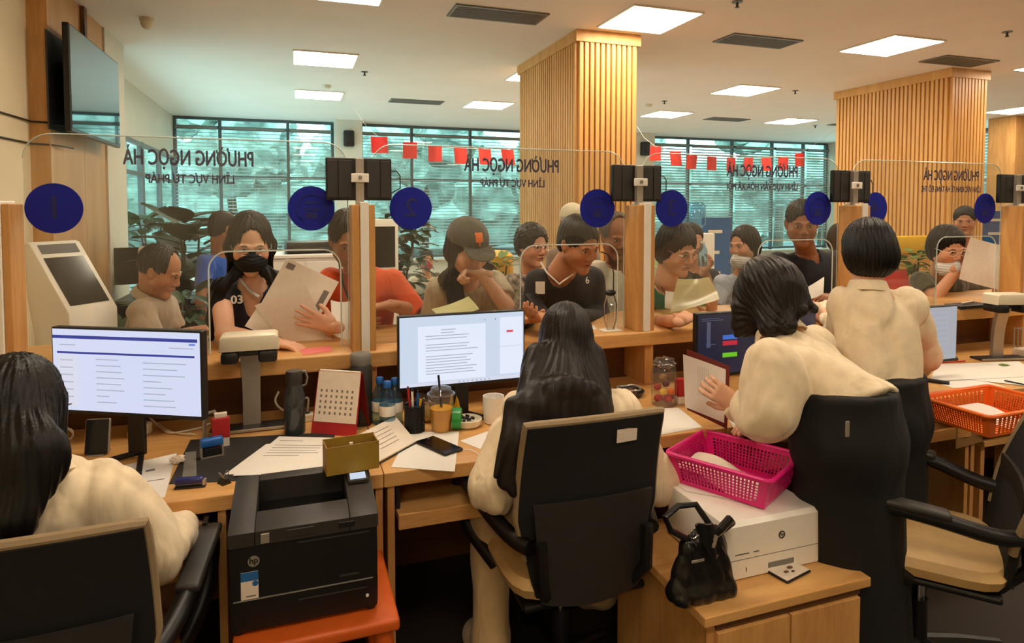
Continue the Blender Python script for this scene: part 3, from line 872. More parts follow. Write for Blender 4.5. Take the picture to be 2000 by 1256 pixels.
tl = ['tree outside beyond the glazed corner', 'tall tree outside the left window', 'tree outside seen just right of the speaker pillar', 'tall broad tree outside behind the red flags', 'tree outside hidden mostly by the near slatted column', 'tree outside the left part of the window between the columns', 'tree outside the middle of the window between the columns', 'broad tree outside the right part of the window between the columns', 'tree outside the far panes of the glazed side wall', 'small tree outside the near panes of the glazed side wall', 'tree outside behind the far slatted column']
for (x, y, h_, r), l_ in zip(trees, tl):
    t = thing('tree', l_, 'tree', (x, y, -.5), group='trees on the street outside')
    b = B(); b.tube([(0, 0, 0), (.1, .05, h_*.3), (-.05, 0, h_*.6)], .16, 10, [1.2, .9, .6]); b.done('trunk', 'trunk', t, smooth=True)
    b = B(); rr = random.Random(int(x*10))
    for i in range(7): blob(b.bm, (rr.uniform(-.5, .5)*r, rr.uniform(-.4, .4)*r, h_*rr.uniform(.42, .85)), (r*.55, r*.5, r*.5), i+int(x*7))
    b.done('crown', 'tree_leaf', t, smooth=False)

# slat-clad columns
def column(u0, u1, v0, v1, lab):
    t = thing('slatted_column', lab, 'column', ((u0+u1)/2, (v0+v1)/2, 0), group='slatted columns')
    hx_, hy = (u1-u0)/2, (v1-v0)/2
    B().box(-hx_+.03, hx_-.03, -hy+.03, hy-.03, 0, CE).done('core', 'slat_dark', t)
    b = B()
    def row(n, fn):
        for i in range(n):
            fn((i+.5)/n)
    for sgn in (-1, 1):
        n = int((u1-u0)/.052)
        for i in range(n):
            x = -hx_+.02+(2*hx_-.04)*(i+.5)/n; b.box(x-.018, x+.018, sgn*(hy-.03)-.018+sgn*.012, sgn*(hy-.03)+.018+sgn*.012, .08, CE-.1, .002, seg=1)
        n = int((v1-v0)/.055)
        for i in range(n):
            y = -hy+.03+(2*hy-.06)*(i+.5)/n; b.box(sgn*(hx_-.03)-.018+sgn*.012, sgn*(hx_-.03)+.018+sgn*.012, y-.018, y+.018, .08, CE-.1, .002, seg=1)
    tag(b.done('slats', 'slat', t), kind='stuff')
    e = .012
    for n_, z0, z1 in (('cornice', CE-.1, CE), ('plinth', 0, .08)):
        b = B(); b.box(-hx_-e, hx_+e, -hy-e, -hy+.04, z0, z1, .002); b.box(-hx_-e, hx_+e, hy-.04, hy+e, z0, z1, .002)
        b.box(-hx_-e, -hx_+.04, -hy+.04, hy-.04, z0, z1, .002); b.box(hx_-.04, hx_+e, -hy+.04, hy-.04, z0, z1, .002)
        b.done(n_, 'slat', t)
column(2.33, 2.94, 5.05, 6.55, 'square column clad in light wood slats, near the middle of the hall')
column(6.83, 7.42, 5.07, 6.65, 'square column clad in light wood slats, towards the right end of the hall')

# ceiling lamps
def lampthing(u, v, lab):
    t = thing('ceiling_lamp', lab, 'ceiling lamp', (u, v, CE), group='square ceiling panel lamps')
    B().box(-.30, .30, -.30, .30, -.016, -.004, .003).done('diffuser', 'lamp', t)
    b = B()
    for a in ((-.315, .315, -.315, -.30), (-.315, .315, .30, .315), (-.315, -.30, -.30, .30), (.30, .315, -.30, .30)): b.box(*a, -.014, 0)
    b.done('frame', 'white', t)
ls = [(.33, 4.62, 'ceiling lamp cut by the top edge, left of centre'), (.33, 6.88, 'upper of the two lamps at left, above the speaker pillar'), (.35, 9.05, 'lower of the two lamps at left, above the speaker pillar'),
 (2.76, 4.60, 'big ceiling lamp right in front of the near slatted column'), (2.72, 6.95, 'ceiling lamp of which a corner peeks past the left of the near column'), (2.76, 9.1, 'ceiling lamp cut by the left edge of the near column, by the windows'),
 (5.36, 4.58, 'big ceiling lamp up between the two slatted columns'), (5.58, 6.9, 'middle ceiling lamp between the two slatted columns'), (5.78, 9.05, 'ceiling lamp far back just right of the near column'),
 (7.85, 4.60, 'ceiling lamp cut by the right edge, upper one'), (8.3, 9.05, 'ceiling lamp far back just left of the far column'), (10.75, 6.9, 'ceiling lamp cut by the right edge, lower one')]
for u, v, l_ in ls: lampthing(u, v, l_)
for u, v in ((.33, 2.3), (2.76, 2.3), (5.36, 2.3), (7.9, 2.3), (.33, -.1), (2.9, -.1), (5.4, -.1), (-.9, -2), (8.2, -.1)):
    lampthing(u, v, 'ceiling lamp over the staff desks, above the frame')
# vents
def vent(u, v, lab, w_=.76, d=.31):
    t = thing('air_vent', lab, 'vent', (u, v, CE), group='slot air vents in the ceiling')
    b = B()
    for a in ((-w_/2, w_/2, -d/2, -d/2+.02), (-w_/2, w_/2, d/2-.02, d/2), (-w_/2, -w_/2+.02, -d/2+.02, d/2-.02), (w_/2-.02, w_/2, -d/2+.02, d/2-.02)): b.box(*a, -.012, 0)
    b.done('frame', 'grey', t)
    b = B()
    for i in range(9):
        y = -d/2+.03+i*(d-.06)/8; b.box(-w_/2+.02, w_/2-.02, y-.004, y+.008, -.010, -.002)
    b.done('louvers', 'grey', t)
for u, v, l_ in ((1.56, 4.87, 'air vent left of the near slatted column'), (1.7, 9.17, 'air vent far back above the first red flags'), (4.06, 4.85, 'air vent right of the near slatted column'), (6.6, 4.82, 'air vent above the far slatted column'), (7.1, 9.23, 'small-looking air vent far back between the columns'), (9.7, 9.1, 'air vent far back just left of the far column')): vent(u, v, l_)
for u, v, l_ in ((.783, 7.38, 'sprinkler beside the left pair of ceiling lamps'), (3.151, 3.995, 'sprinkler at the top edge over the near column'), (5.913, 3.9, 'sprinkler at upper right'), (6.234, 6.72, 'sprinkler right of the middle ceiling lamp'), (5.056, 7.97, 'sprinkler just right of the near slatted column'), (9.2, 9.4, 'sprinkler left of the far slatted column')):
    t = thing('sprinkler', l_, 'sprinkler', (u, v, CE), group='fire sprinklers')
    b = B(); b.lathe([(.0, 0), (.04, 0), (.04, -.006), (.0, -.006)], seg=20).done('escutcheon', 'grey', t)
    b = B(); b.lathe([(.0, -.006), (.009, -.006), (.009, -.035), (.016, -.04), (.016, -.044), (0, -.044)], seg=12).done('nozzle', 'dark_grey', t)
t = thing('security_camera', 'white dome camera on the ceiling near the television', 'camera', (-1.10, 5.9, CE))
B().lathe([(0, 0), (.055, 0), (.055, -.022), (.05, -.026)], seg=28).done('base', 'cream_plastic', t, smooth=True)
B().lathe([(.05, -.022), (.047, -.052), (.034, -.076), (.015, -.088), (0, -.09)], seg=28).done('dome', 'cream_plastic', t, smooth=True)
for u, v, l_ in ((.42, 8.34, 'smoke detector between the left pair of ceiling lamps'), (5.0, 8.3, 'smoke detector right of the near slatted column')):
    t = thing('smoke_detector', l_, 'smoke detector', (u, v, CE), group='smoke detectors')
    B().lathe([(0, 0), (.055, 0), (.055, -.015), (.035, -.04), (0, -.042)], seg=24).done('housing', 'cream_plastic', t, smooth=True)
# speakers on pillars
for (u, l_) in ((.93, 'small black speaker on the pillar left of the red flags'), (6.78, 'small black speaker on the pillar behind the near slatted column')):
    t = thing('wall_speaker', l_, 'speaker', (u, VF-.45, 2.77), group='wall speakers')
    B().box(-.09, .09, -.13, -.01, -.14, .14, .03, seg=3).done('cabinet', 'black', t, smooth=True)
    B().box(-.03, .03, -.02, .0, -.05, .05).done('bracket', 'black', t)
    B().lathe([(0, -.004), (.05, -.004), (.055, 0)], seg=20, T=Matrix.Translation((0, -.131, -.03)) @ Matrix.Rotation(math.pi/2, 4, 'X')).done('grille', 'dark_grey', t)

# television on the wood bay
t = thing('television', 'large flat television mounted high on the left wall, dark screen', 'television', (-1.40, 5.58, 2.2))
yy0, yy1 = -.63, .63
B().box(-.02, .02, yy0, yy1, -.13, .585, .006).done('bezel', 'black', t)
B().box(.0202, .0222, yy0+.012, yy1-.012, -.105, .573).done('screen', 'tv_screen' if 'tv_screen' in M else 'gloss_black', t)
B().box(-.105, -.02, -.2, .2, .05, .4, .01).done('wall_mount', 'black', t)
B().box(-.045, -.02, yy0+.1, yy1-.1, -.08, .3, .01).done('rear_housing', 'black', t)
B().box(-.115, -.105, -.63, -.2, -.12, .53, .004).done('back_plate', 'dark_grey', t)
t = thing('cable_duct', 'brown cable duct running down to the television', 'cable duct', (-1.515, 5.75, 2.8))
B().box(0, .03, -.05, .02, 0, .3).done('duct', 'brown', t)
def cabl(name, lab, pts, r, m='black', cat='cable', group=None):
    pts = [V3(p) for p in pts]
    # smooth the path
    for _ in range(3):
        q = [pts[0]]
        for a, c in zip(pts, pts[1:]): q += [a*.75+c*.25, a*.25+c*.75]
        q.append(pts[-1]); pts = q
    o = B().tube(pts, r, 6).done(name, m, smooth=True)
    return tag(center(o), lab, cat, group)
cabl('cable', 'black cable hanging from the duct to the television', [(-1.50, 5.72, 3.08), (-1.47, 5.66, 2.75), (-1.49, 5.82, 2.5), (-1.43, 6.0, 2.2)], .006)
cabl('cable', 'thinner cable beside the duct, behind the television', [(-1.50, 5.85, 2.85), (-1.49, 5.87, 2.5), (-1.46, 5.95, 2.3)], .004)
cabl('cable', 'upper of the two black cables on the cream wall', [(-1.62, 3.9, 2.12), (-1.62, 4.99, 2.13), (-1.60, 4.99, 2.13), (-1.5, 4.99, 2.125), (-1.47, 5.3, 2.13)], .006, group='cables along the cream wall')
cabl('cable', 'lower of the two black cables on the cream wall', [(-1.62, 3.9, 1.97), (-1.62, 4.99, 1.985), (-1.60, 4.99, 1.985), (-1.5, 4.99, 1.98), (-1.47, 5.3, 1.985)], .006, group='cables along the cream wall')

# ------------------------------------------------------------------ transaction counter, posts and glass
t = thing('service_counter', 'long light wood service counter between staff and visitors', 'counter', (1.5, 2.75, 0))
B().box(-3.12, 5.2, -.25, .32, ZC-.062, ZC, .006).done('countertop', 'wood', t)
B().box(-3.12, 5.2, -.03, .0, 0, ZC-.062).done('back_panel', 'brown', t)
B().box(-3.12, 5.2, .25, .28, 0, ZC-.062).done('front_panel', 'wood_z', t)
posts = [-.937, .25, 1.505, 2.79, 4.04, 5.3]
for p in posts:
    B().box(p-1.5+.01, p-1.5+.055, -.22, -.03, ZD, ZC-.062, .002).done('upright', 'wood_z', t)
plab = ['wood and white post at the left edge of the photo', 'wood and white post between the first two counter windows', 'wood and white post between the second and third counter windows', 'wood and white post behind the standing clerk', 'wood and white post at the right edge of the photo', 'wood and white post beyond the right edge']
for i, p in enumerate(posts):
    if i == 5: continue
    t = thing('counter_post', plab[i], 'post', (p, 2.52, ZC), group='posts holding the counter glass')
    B().box(-.038, -.006, .0, .12, 0, .575, .004).done('wood_board', 'wood_z', t)
    B().box(-.0055, .028, -.008, .12, 0, .585, .003).done('white_strip', 'white', t)
    B().box(.0285, .052, .0, .12, 0, .575, .003).done('wood_edge', 'wood_z', t)
mlab = ['small display seen from the back above the first post', 'small display seen from the back above the second post, in front of the near column', 'small display seen from the back above the third post, over the standing clerk', 'small display cut by the right edge']
for p, l_ in zip(posts[1:5], mlab):
    t = thing('counter_display', l_, 'monitor', (p, 2.56, 1.592), group='small displays on the counter posts')
    B().box(-.128, .128, .03, .055, 0, .168, .005).done('housing', 'black', t)
    B().box(-.122, .122, .0555, .057, .007, .161).done('screen', 'gloss_black', t)
    b = B()
    for x0, x1 in ((-.122, -.084), (-.080, -.028), (.028, .080), (.084, .122)): b.box(x0, x1, .027, .031, .010, .158, .002)
    b.done('vent_panel', 'dark_grey', t)
    B().box(-.016, .016, .005, .03, -.022, .164, .002).done('mount_strip', 'silver', t)
    B().box(-.034, .034, -.004, .006, .070, .105, .003).done('bracket', 'white', t)
    B().cyl((0, -.008, .088), (0, -.003, .088), .008).done('screw', 'metal', t)
    B().tube([(.12, .05, .12), (.15, .05, .12), (.165, .05, .10), (.165, .05, .05), (.12, .05, .025)], .0025, 6).done('hook', 'black', t)
GV = 2.64
lines = ['LĨNH VỰC TƯ PHÁP', 'LĨNH VỰC TƯ PHÁP', 'LĨNH VỰC VĂN HÓA XÃ HỘI', 'LĨNH VỰC KINH TẾ HẠ TẦNG ĐÔ THỊ', 'LĨNH VỰC KINH TẾ HẠ TẦNG ĐÔ THỊ']
glab = ['glass screen of the first counter window, numbered 1', 'glass screen of the second counter window, in front of the woman in the cap', 'glass screen of the third counter window, in front of the woman in green', 'glass screen of the fourth counter window, at right']
def pane_shape(x0, x1, z0, z1, ax0, ax1, az, r=.07, rc=.09, left_round=True):
    pts = [(x0, z0), (ax0, z0)]
    for k in range(9): a = math.pi-k*math.pi/16; pts.append((ax0+r+r*math.cos(a), az-r+r*math.sin(a)))
    for k in range(9): a = math.pi/2-k*math.pi/16; pts.append((ax1-r+r*math.cos(a), az-r+r*math.sin(a)))
    pts += [(ax1, z0), (x1, z0)]
    for k in range(9): a = k*math.pi/16; pts.append((x1-rc+rc*math.cos(a), z1-rc+rc*math.sin(a)))
    for k in range(9): a = math.pi/2+k*math.pi/16; pts.append((x0+rc+rc*math.cos(a), z1-rc+rc*math.sin(a)))
    return pts
RX = Matrix.Rotation(math.pi/2, 4, 'X')
for i in range(4):
    a, c = posts[i]+.053, posts[i+1]-.042
    ac = c-.03; aw = ac-.485
    uc = (a+c)/2
    t = thing('glass_screen', glab[i], 'glass screen', (uc, GV, ZC), group='glass screens on the counter')
    pts = pane_shape(a-uc, c-uc, .004, .822, aw-uc, ac-uc, .395)
    B().prism(pts, -.003, .003, T=RX).done('pane', 'glass', t)
    # polished edges of the opening and of the top
    b = B(); e = pts[1:21]
    for p, q in zip(e, e[1:]):
        d = V3((q[0]-p[0], 0, q[1]-p[1])); 
        if d.length < 1e-6: continue
        b.tube([(p[0], 0, p[1]), (q[0], 0, q[1])], .0032, 6)
    b.done('opening_edge', 'edge', t, smooth=True)
    b = B(); e = pts[21:]
    b.tube([(p[0], 0, p[1]) for p in e], .0022, 5); b.done('top_edge', 'edge', t, smooth=True)
    for k, xx in enumerate((a+(.16 if i else .09), c-.14)):
        d = B(); d.cyl((xx-uc, -.0055, .56), (xx-uc, -.0035, .56), .088, seg=48); dd = d.done('round_sticker', 'navy', t)
        if k == 0: text(str(i+1), .11, 'navy_dark', dd, (xx-uc, -.0060, .56), (math.pi/2, 0, math.pi), 'numeral', .0002, .002)
        else:
            g = B(); 
            for kk in range(28):
                a0 = .5+kk*5.2/28; a1 = .5+(kk+1)*5.2/28; q = -math.pi/2
                g.tube([(xx-uc+.055*math.cos(a0+q), -.0060, .56+.055*math.sin(a0+q)), (xx-uc+.055*math.cos(a1+q), -.0060, .56+.055*math.sin(a1+q))], .0022, 4)
            g.box(xx-uc-.022, xx-uc+.022, -.0062, -.0058, .520, .545); g.box(xx-uc-.032, xx-uc+.032, -.0062, -.0058, .552, .558)
            g.box(xx-uc-.024, xx-uc+.024, -.0062, -.0058, .578, .586); g.done('emblem', 'navy_dark', dd)
    tx = (-.36, .915, 2.26, 3.59)[i]-uc
    text('PHƯỜNG NGỌC HÀ', .080, 'navy_dark', t, (tx, .0036, .745), (math.pi/2, 0, math.pi), 'lettering', .0003, .0026, width=.44)
    text(lines[i], .046, 'navy_dark', t, (tx, .0036, .668), (math.pi/2, 0, math.pi), 'lettering', .0003, .0015, width=(.30, .30, .44, .47)[i])

# red flags on strings
fl = [(740, 280), (801, 291), (850, 298), (899, 302), (946, 304), (990, 305)]
fr = [(1280, 299), (1319, 309), (1353, 316), (1391, 319), (1428, 321), (1461, 321), (1495, 321), (1530, 319), (1563, 312)]
for pts, v0, l_ in ((fl, 9.6, 'left'), (fr, 9.6, 'right')):
    W_ = [P(x, y-13, v=v0) for x, y in pts]
    e0 = P(pts[0][0]-22, pts[0][1]-30, v=v0); ends = [V3((e0.x-.25, v0, CE-.002)), e0]+W_+[P(pts[-1][0]+(40 if l_ == 'left' else 34), pts[-1][1]-(18 if l_ == 'left' else 34), v=v0)]
    ends.append(V3((ends[-1].x+.5, v0, CE-.002)))
    o = B().tube(ends, .003, 4).done('flag_string', 'white')
    tag(center(o), f'thin string holding the {l_} row of red flags', 'string')
    ordn = ['first', 'second', 'third', 'fourth', 'fifth', 'sixth', 'seventh', 'eighth', 'ninth']
    for k, p in enumerate(W_):
        tl_ = random.uniform(-.12, .12); wv = random.uniform(-.03, .03); w2, h2 = .105, .245
        if l_ == 'left' and k == 0: w2 = .12
        f = B().sheet(lambda a, c: ((a-.5)*2*w2*(1-.0*c)+tl_*(-c)*h2*.9, .02*math.sin(a*5+k)+wv*c, -c*h2), 8, 6, .002)
        o = f.done('red_flag', 'flag', smooth=True); o.location = p
        tag(o, f'small red flag, {ordn[k]} from the left on the {l_} string', 'flag', 'small red flags hanging in rows')
# ------------------------------------------------------------------ desks
def D(px, py, z=ZD): return P(px, py, z=z)
def mpp(p): return (p.x*math.sin(YAW)+p.y*math.cos(YAW))/FPX      # metres per photo pixel at p
VD = 1.93
dl = ['light wood desk at the left, under the left lit screen', 'light wood desk in the middle, where the long-haired clerk sits', 'light wood desk behind the pink basket, with the dark screen', 'light wood desk at the right, holding the orange basket']
du = [(-1.60, .25), (.25, 1.505), (1.505, 2.79), (2.79, 4.3)]
for (a, c), l_ in zip(du, dl):
    t = thing('desk', l_, 'desk', ((a+c)/2, VD, 0), group='light wood desks along the counter')
    w_ = (c-a)/2; g = .0008
    B().box(-w_+g, w_-g, 0, .76, ZD-.045, ZD, .003).done('tabletop', 'wood', t)
    xs = [-w_+.012, w_-.024] if a > -1 else [-w_+.012, -.215-(a+c)/2, w_-.024]
    for x in xs: B().box(x, x+.022, .01, .76, .0, ZD-.046, .001).done('side_panel', 'wood_z', t)
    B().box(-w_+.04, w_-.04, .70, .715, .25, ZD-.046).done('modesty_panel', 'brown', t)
    x0, x1 = (xs[0]+.03, xs[1]-.008) if a > -1 else (-.62, xs[1]-.02)
    y0 = -.02 if a > -1 else -.10
    tr = B().box(x0, x1, y0+.02, y0+.42, .60, .618).done('keyboard_tray', 'wood', t)
    B().box(x0, x1, y0, y0+.019, .575, .622, .002).done('tray_front', 'wood', tr)
    for x in (x0, x1-.012): B().box(x, x+.012, y0+.05, y0+.44, .6185, .70).done('runner', 'black', tr)

def monitor(lab, pl, vl, pr, vr, h, kind, foot=True):
    """screen whose bottom corners are pl (at depth vl) and pr (at vr)"""
    a, c = P(*pl, v=vl), P(*pr, v=vr)
    zb = (a.z+c.z)/2; a.z = c.z = zb; w_ = (c-a).length; mid = (a+c)/2; ux = (c-a).normalized()
    t = thing('computer_monitor', lab, 'monitor', (mid.x, mid.y, ZD), math.atan2(ux.y, ux.x), 'computer monitors on the desks')
    z0 = zb-ZD; W = w_/2
    B().box(-W-.006, W+.006, .0, .03, z0-.014, z0+h+.006, .004).done('bezel', 'black', t)
    B().box(-W*.6, W*.6, .0302, .055, z0+.04, z0+h*.7, .012).done('rear_housing', 'black', t)
    scr = B().box(-W, W, -.0012, -.0002, z0, z0+h).done('screen', M['scr_'+kind], t)
    def bar(nm, x0, x1, y0, y1, m, k=1):
        B().box(-W+2*W*x0, -W+2*W*x1, -.0012-.0006*k, -.0012-.0006*(k-1)-.00005, z0+h*y0, z0+h*y1).done(nm, m, scr)
    def lines(nm, L_, m):
        for x0, x1, y in L_:
            b = B(); b.box(-W+2*W*x0, -W+2*W*x1, -.0024, -.00185, z0+h*(y-.006), z0+h*(y+.006)); b.done(nm, m, scr)
    rr = random.Random(5)
    if kind == 'table':
        bar('header_bar', .0, .985, .885, .925, M['scr_blue']); bar('header_bar', .03, .965, .70, .725, M['scr_blue'])
        bar('button', .93, .97, .845, .87, M['scr_lblue']); bar('side_list', .03, .17, .05, .68, M['scr_pale'])
        lines('text_line', [(.3, .3+rr.uniform(.08, .2), .64-.075*i) for i in range(8)]+[(.62, .62+rr.uniform(.1, .3), .62-.075*i) for i in range(8)]+[(.05, .14, .62-.09*i) for i in range(6)]+[(.8, .96, .81), (.05, .16, .81)], M['scr_dim'])
    if kind == 'page':
        bar('page', .14, .68, .06, .86, M['scr_white']); bar('side_pane', .80, .99, .08, .93, M['scr_white'])
        bar('button', .855, .91, .70, .735, M['scr_red'], 2); bar('task_bar', .0, .99, .005, .045, M['scr_pale'], 2)
        lines('text_line', [(.2+.12*(i < 2), .62-.12*(i < 2)-rr.uniform(0, .1), .80-.042*i) for i in range(16) if i not in (4, 8)], M['scr_dim'])
        for k in range(8): bar('icon', .46+.035*k, .47+.035*k, .012, .036, M['scr_dim'], 3)
        bar('tool_icon', .67, .68, .9, .92, M['scr_dim'], 2); bar('tool_icon', .76, .765, .9, .92, M['scr_ink'], 2); bar('divider_line', .80, .99, .49, .494, M['scr_dim'], 2)
    if kind == 'dark':
        for y, m in ((.60, 'scr_btnblue'), (.50, 'scr_btnred'), (.30, 'scr_btngreen')): bar('button', .20, .32, y-.035, y+.04, M[m])
        bar('photo', .07, .10, .45, .88, M['scr_dim2']); lines('text_line', [(.03, .17, .93), (.03, .2, .9), (.06, .14, .5), (.06, .16, .2)], M['scr_dim2'])
    if kind == 'grey': lines('text_line', [(.4, .9, .9-.1*i) for i in range(7)], M['scr_dim'])
    if foot:
        B().box(-.03, .03, .035, .05, .012, z0+.08, .004).done('neck', 'black', t)
        b = B(); b.tube([(-.11, -.09, .008), (-.03, .02, .012), (0, .05, .014), (.03, .02, .012), (.11, -.09, .008)], .009, 8); b.done('stand_foot', 'black', t, smooth=True)
    return t
for k, c, s_ in (('scr_table', (214, 222, 248), .95), ('scr_page', (206, 220, 240), .95), ('scr_dark', (38, 40, 62), .7), ('scr_grey', (196, 198, 206), .7), ('scr_blue', (52, 66, 160), .8), ('scr_lblue', (120, 150, 230), .9),
                 ('scr_pale', (226, 228, 246), .9), ('scr_white', (226, 234, 250), 1.0), ('scr_dim', (176, 184, 206), .9), ('scr_dim2', (92, 96, 120), .7), ('scr_ink', (60, 60, 80), .7), ('scr_red', (226, 90, 110), .9),
                 ('scr_btnblue', (64, 110, 200), .9), ('scr_btnred', (196, 40, 60), .9), ('scr_btngreen', (110, 196, 40), .9)):
    m, N, L, b_ = newmat(k); b_.inputs['Base Color'].default_value = (.01, .01, .01, 1); b_.inputs['Roughness'].default_value = .25
    b_.inputs['Emission Color'].default_value = lin(c); b_.inputs['Emission Strength'].default_value = s_; M[k] = m
monitor('lit monitor at the left showing a web table with blue bars', (108, 812), 2.40, (393, 800), 2.16, .262, 'table')
monitor('lit monitor in the middle showing a document page', (781, 758), 2.34, (1022, 737), 2.34, .262, 'page')
monitor('monitor with a dark screen and coloured buttons behind the red folder', (1362, 728), 2.20, (1590, 716), 2.20, .25, 'dark')
monitor('monitor at the right with a pale grey screen, beside the standing clerk', (1700, 716), 2.16, (1866, 700), 2.16, .25, 'grey')

def bottom_scanner(lab, px, py, sw=1.0, ry=0, group='overhead document scanners'):
    p = D(px, py); t = thing('document_scanner', lab, 'scanner', p, ry, group)
    B().box(-.14, .14, -.035, .05, 0, .012, .005).done('base_plate', 'dark_grey', t)
    B().box(-.14, .14, -.04, -.034, .003, .013, .001).done('base_edge', 'silver', t)
    b = B(); b.sheet(lambda a, c: ((a-.5)*(.052+.022*(abs(c-.05) if c > .05 else 0)**2+.01*(1-c)), .030-.055*c*c*c, .012+c*.295), 4, 14, .022)
    b.done('stem', 'silver', t, smooth=True)
    b = B(); b.prism([(-.10, -.02), (-.095, .028), (-.085, .035), (.085, .035), (.095, .028), (.10, -.02)], -.06, .05, T=Matrix.Translation((0, -.03, .325)) @ Matrix.Rotation(math.pi/2, 4, 'X'), bev=.006)
    b.done('head', 'cream_plastic', t, smooth=True)
    b = B(); 
    for x0, x1 in ((-.093, -.035), (.03, .093)): b.box(x0, x1, -.086, .03, .262, .304, .010)
    b.box(-.035, .03, -.06, .0, .285, .304); b.done('camera_underside', 'black', t, smooth=True)
    return t
bottom_scanner('cream overhead document scanner at left, beside the left lit screen', 492, 838)
bottom_scanner('cream overhead document scanner at the right, beyond the standing clerk', 1955, 702, ry=-.25)
t = bottom_scanner('cream scanner behind the head of the clerk at the left edge', 30, 838); t.location = P(10, 800, v=2.15); t.location.z = ZD; t.rotation_euler.z = .5

# --- vessels
def lathe_thing(name, lab, cat, p, prof, m, part='body', seg=32, **k):
    t = thing(name, lab, cat, p, **k); B().lathe(prof, seg=seg).done(part, m, t, smooth=True); return t
p = D(576, 846)
t = thing('water_bottle', 'smoky grey water bottle with a strap, right of the document scanner', 'bottle', p)
B().lathe([(0, .0), (.034, 0), (.037, .006), (.037, .14), (.030, .165), (.026, .178), (.026, .182)], seg=32).done('body', 'clear_dark', t, smooth=True)
B().lathe([(0, .003), (.033, .004), (.0335, .10), (0, .10)], seg=24).done('water', 'clear_dark', t, smooth=True)
B().lathe([(.028, .18), (.029, .185), (.029, .222), (.026, .228), (0, .229)], seg=32).done('cap', 'dark_grey', t, smooth=True)
B().tube([(.02, 0, .225), (.038, 0, .222), (.046, 0, .20), (.040, 0, .175), (.028, 0, .170)], .004, 8).done('strap', 'grey', t, smooth=True)
p = D(703, 836)+V3((.01, .05, 0))
t = thing('thermos', 'tall dark grey thermos behind the desk calendar', 'thermos', p)
B().lathe([(0, 0), (.040, 0), (.042, .006), (.042, .215), (.036, .226)], seg=36).done('body', 'dark_grey', t, smooth=True)
B().lathe([(.037, .226), (.039, .23), (.039, .262), (.035, .268), (0, .269)], seg=36).done('lid', 'grey', t, smooth=True)
# calendar
a, c = D(610, 846), D(694, 853)
t = thing('desk_calendar', 'standing desk calendar with a dark red base, leaning pages', 'calendar', (a+c)/2, math.atan2((c-a).y, (c-a).x))
w_ = (c-a).length/2+.004
B().sheet(lambda i, j: ((i-.5)*2*(w_-.004*j), -.002+.055*j, .0+.215*j), 2, 4, .003).done('front_board', 'red', t)
B().sheet(lambda i, j: ((i-.5)*2*w_, .115-.058*j, .0+.215*j), 2, 4, .003).done('back_board', 'maroon', t)
pg = B().sheet(lambda i, j: ((i-.5)*2*(w_-.006)+.002, -.0065+.055*(.2+.8*j), .043+.172*j), 4, 4, .002).done('month_page', 'card_page' if 'card_page' in M else 'paper2', t)
B().tube([(-w_*.9, .056, .216), (w_*.9, .056, .216)], .004, 8).done('binding', 'white', t)
b = B()
for r_ in range(5):
    for q in range(7):
        x = -w_*.7+q*w_*.23; j = .62-r_*.11
        T = Matrix.Translation((x, -.0078+.055*(.2+.8*j), .043+.172*j)) @ Matrix.Rotation(-.25, 4, 'X')
        b.box(-.0035, .0035, -.0002, .0002, -.0045, .0045, T=T)
tag(b.done('dates', 'ink', pg), kind='stuff')
text('August', .013, 'ink', pg, (-w_*.45, -.0085+.055*(.2+.8*.86), .043+.172*.86), (math.pi/2-.25, 0, 0), 'month_name', .0001) if False else None
# plastic water bottles
for (px, py, l_) in ((742, 826, 'small water bottle with a blue cap, leftmost of the three'), (757, 836, 'small water bottle with a blue cap, front one of the three'), (772, 828, 'small water bottle with a blue cap, nearest to the lit middle screen')):
    t = thing('plastic_bottle', l_, 'bottle', D(px, py), group='small water bottles with blue caps')
    B().lathe([(0, .002), (.026, 0), (.029, .008), (.028, .03), (.029, .05), (.028, .07), (.0295, .09), (.026, .115), (.016, .14), (.012, .15), (.012, .158)], seg=24).done('body', 'water', t, smooth=True)
    B().lathe([(.0135, .152), (.0145, .155), (.0145, .172), (.012, .175), (0, .175)], seg=20).done('cap', 'blue', t, smooth=True)
    B().lathe([(.0297, .05), (.0303, .052), (.0303, .085), (.0297, .087)], seg=24).done('wrapper', 'white', t, smooth=True)
# pen holder
p = D(810, 842)
t = thing('pen_holder', 'black mesh pen holder full of pens beside the orange drink', 'pen holder', p)
b = B()
for i in range(24):
    for s_ in (1, -1):
        a0 = 2*math.pi*i/24; b.tube([(.036*math.cos(a0+s_*k*.16), .036*math.sin(a0+s_*k*.16), k*.02) for k in range(6)], .0011, 4)
b.lathe([(.037, .098), (.038, .1), (.037, .102), (.035, .1), (.037, .098)], seg=24); b.lathe([(0, 0), (.037, 0), (.037, .004), (0, .004)], seg=24); b.lathe([(.034, .004), (.034, .095)], seg=24)
b.done('mesh_cup', 'black', t)
for k, (dx, dy, hh, m, nm, l_) in enumerate(((-.018, .008, .150, 'red', 'pen', 'red pen in the black mesh holder'), (-.009, -.012, .145, 'white', 'pen', 'white pen in the black mesh holder'), (.012, .010, .13, 'blue', 'pen', 'blue pen in the black mesh holder'), (.018, -.008, .115, 'yellow', 'pen', 'yellow pen in the black mesh holder'))):
    o = thing(nm, l_, 'pen', p+V3((0, 0, .006)), group='pens in the mesh holder')
    B().tube([(dx*.5, dy*.5, 0), (dx*1.2, dy*1.2, hh)], .0042, 8).done('barrel', m, o, smooth=True)
    B().tube([(dx*1.2, dy*1.2, hh), (dx*1.24, dy*1.24, hh+.008)], .003, 8).done('button', 'black', o)
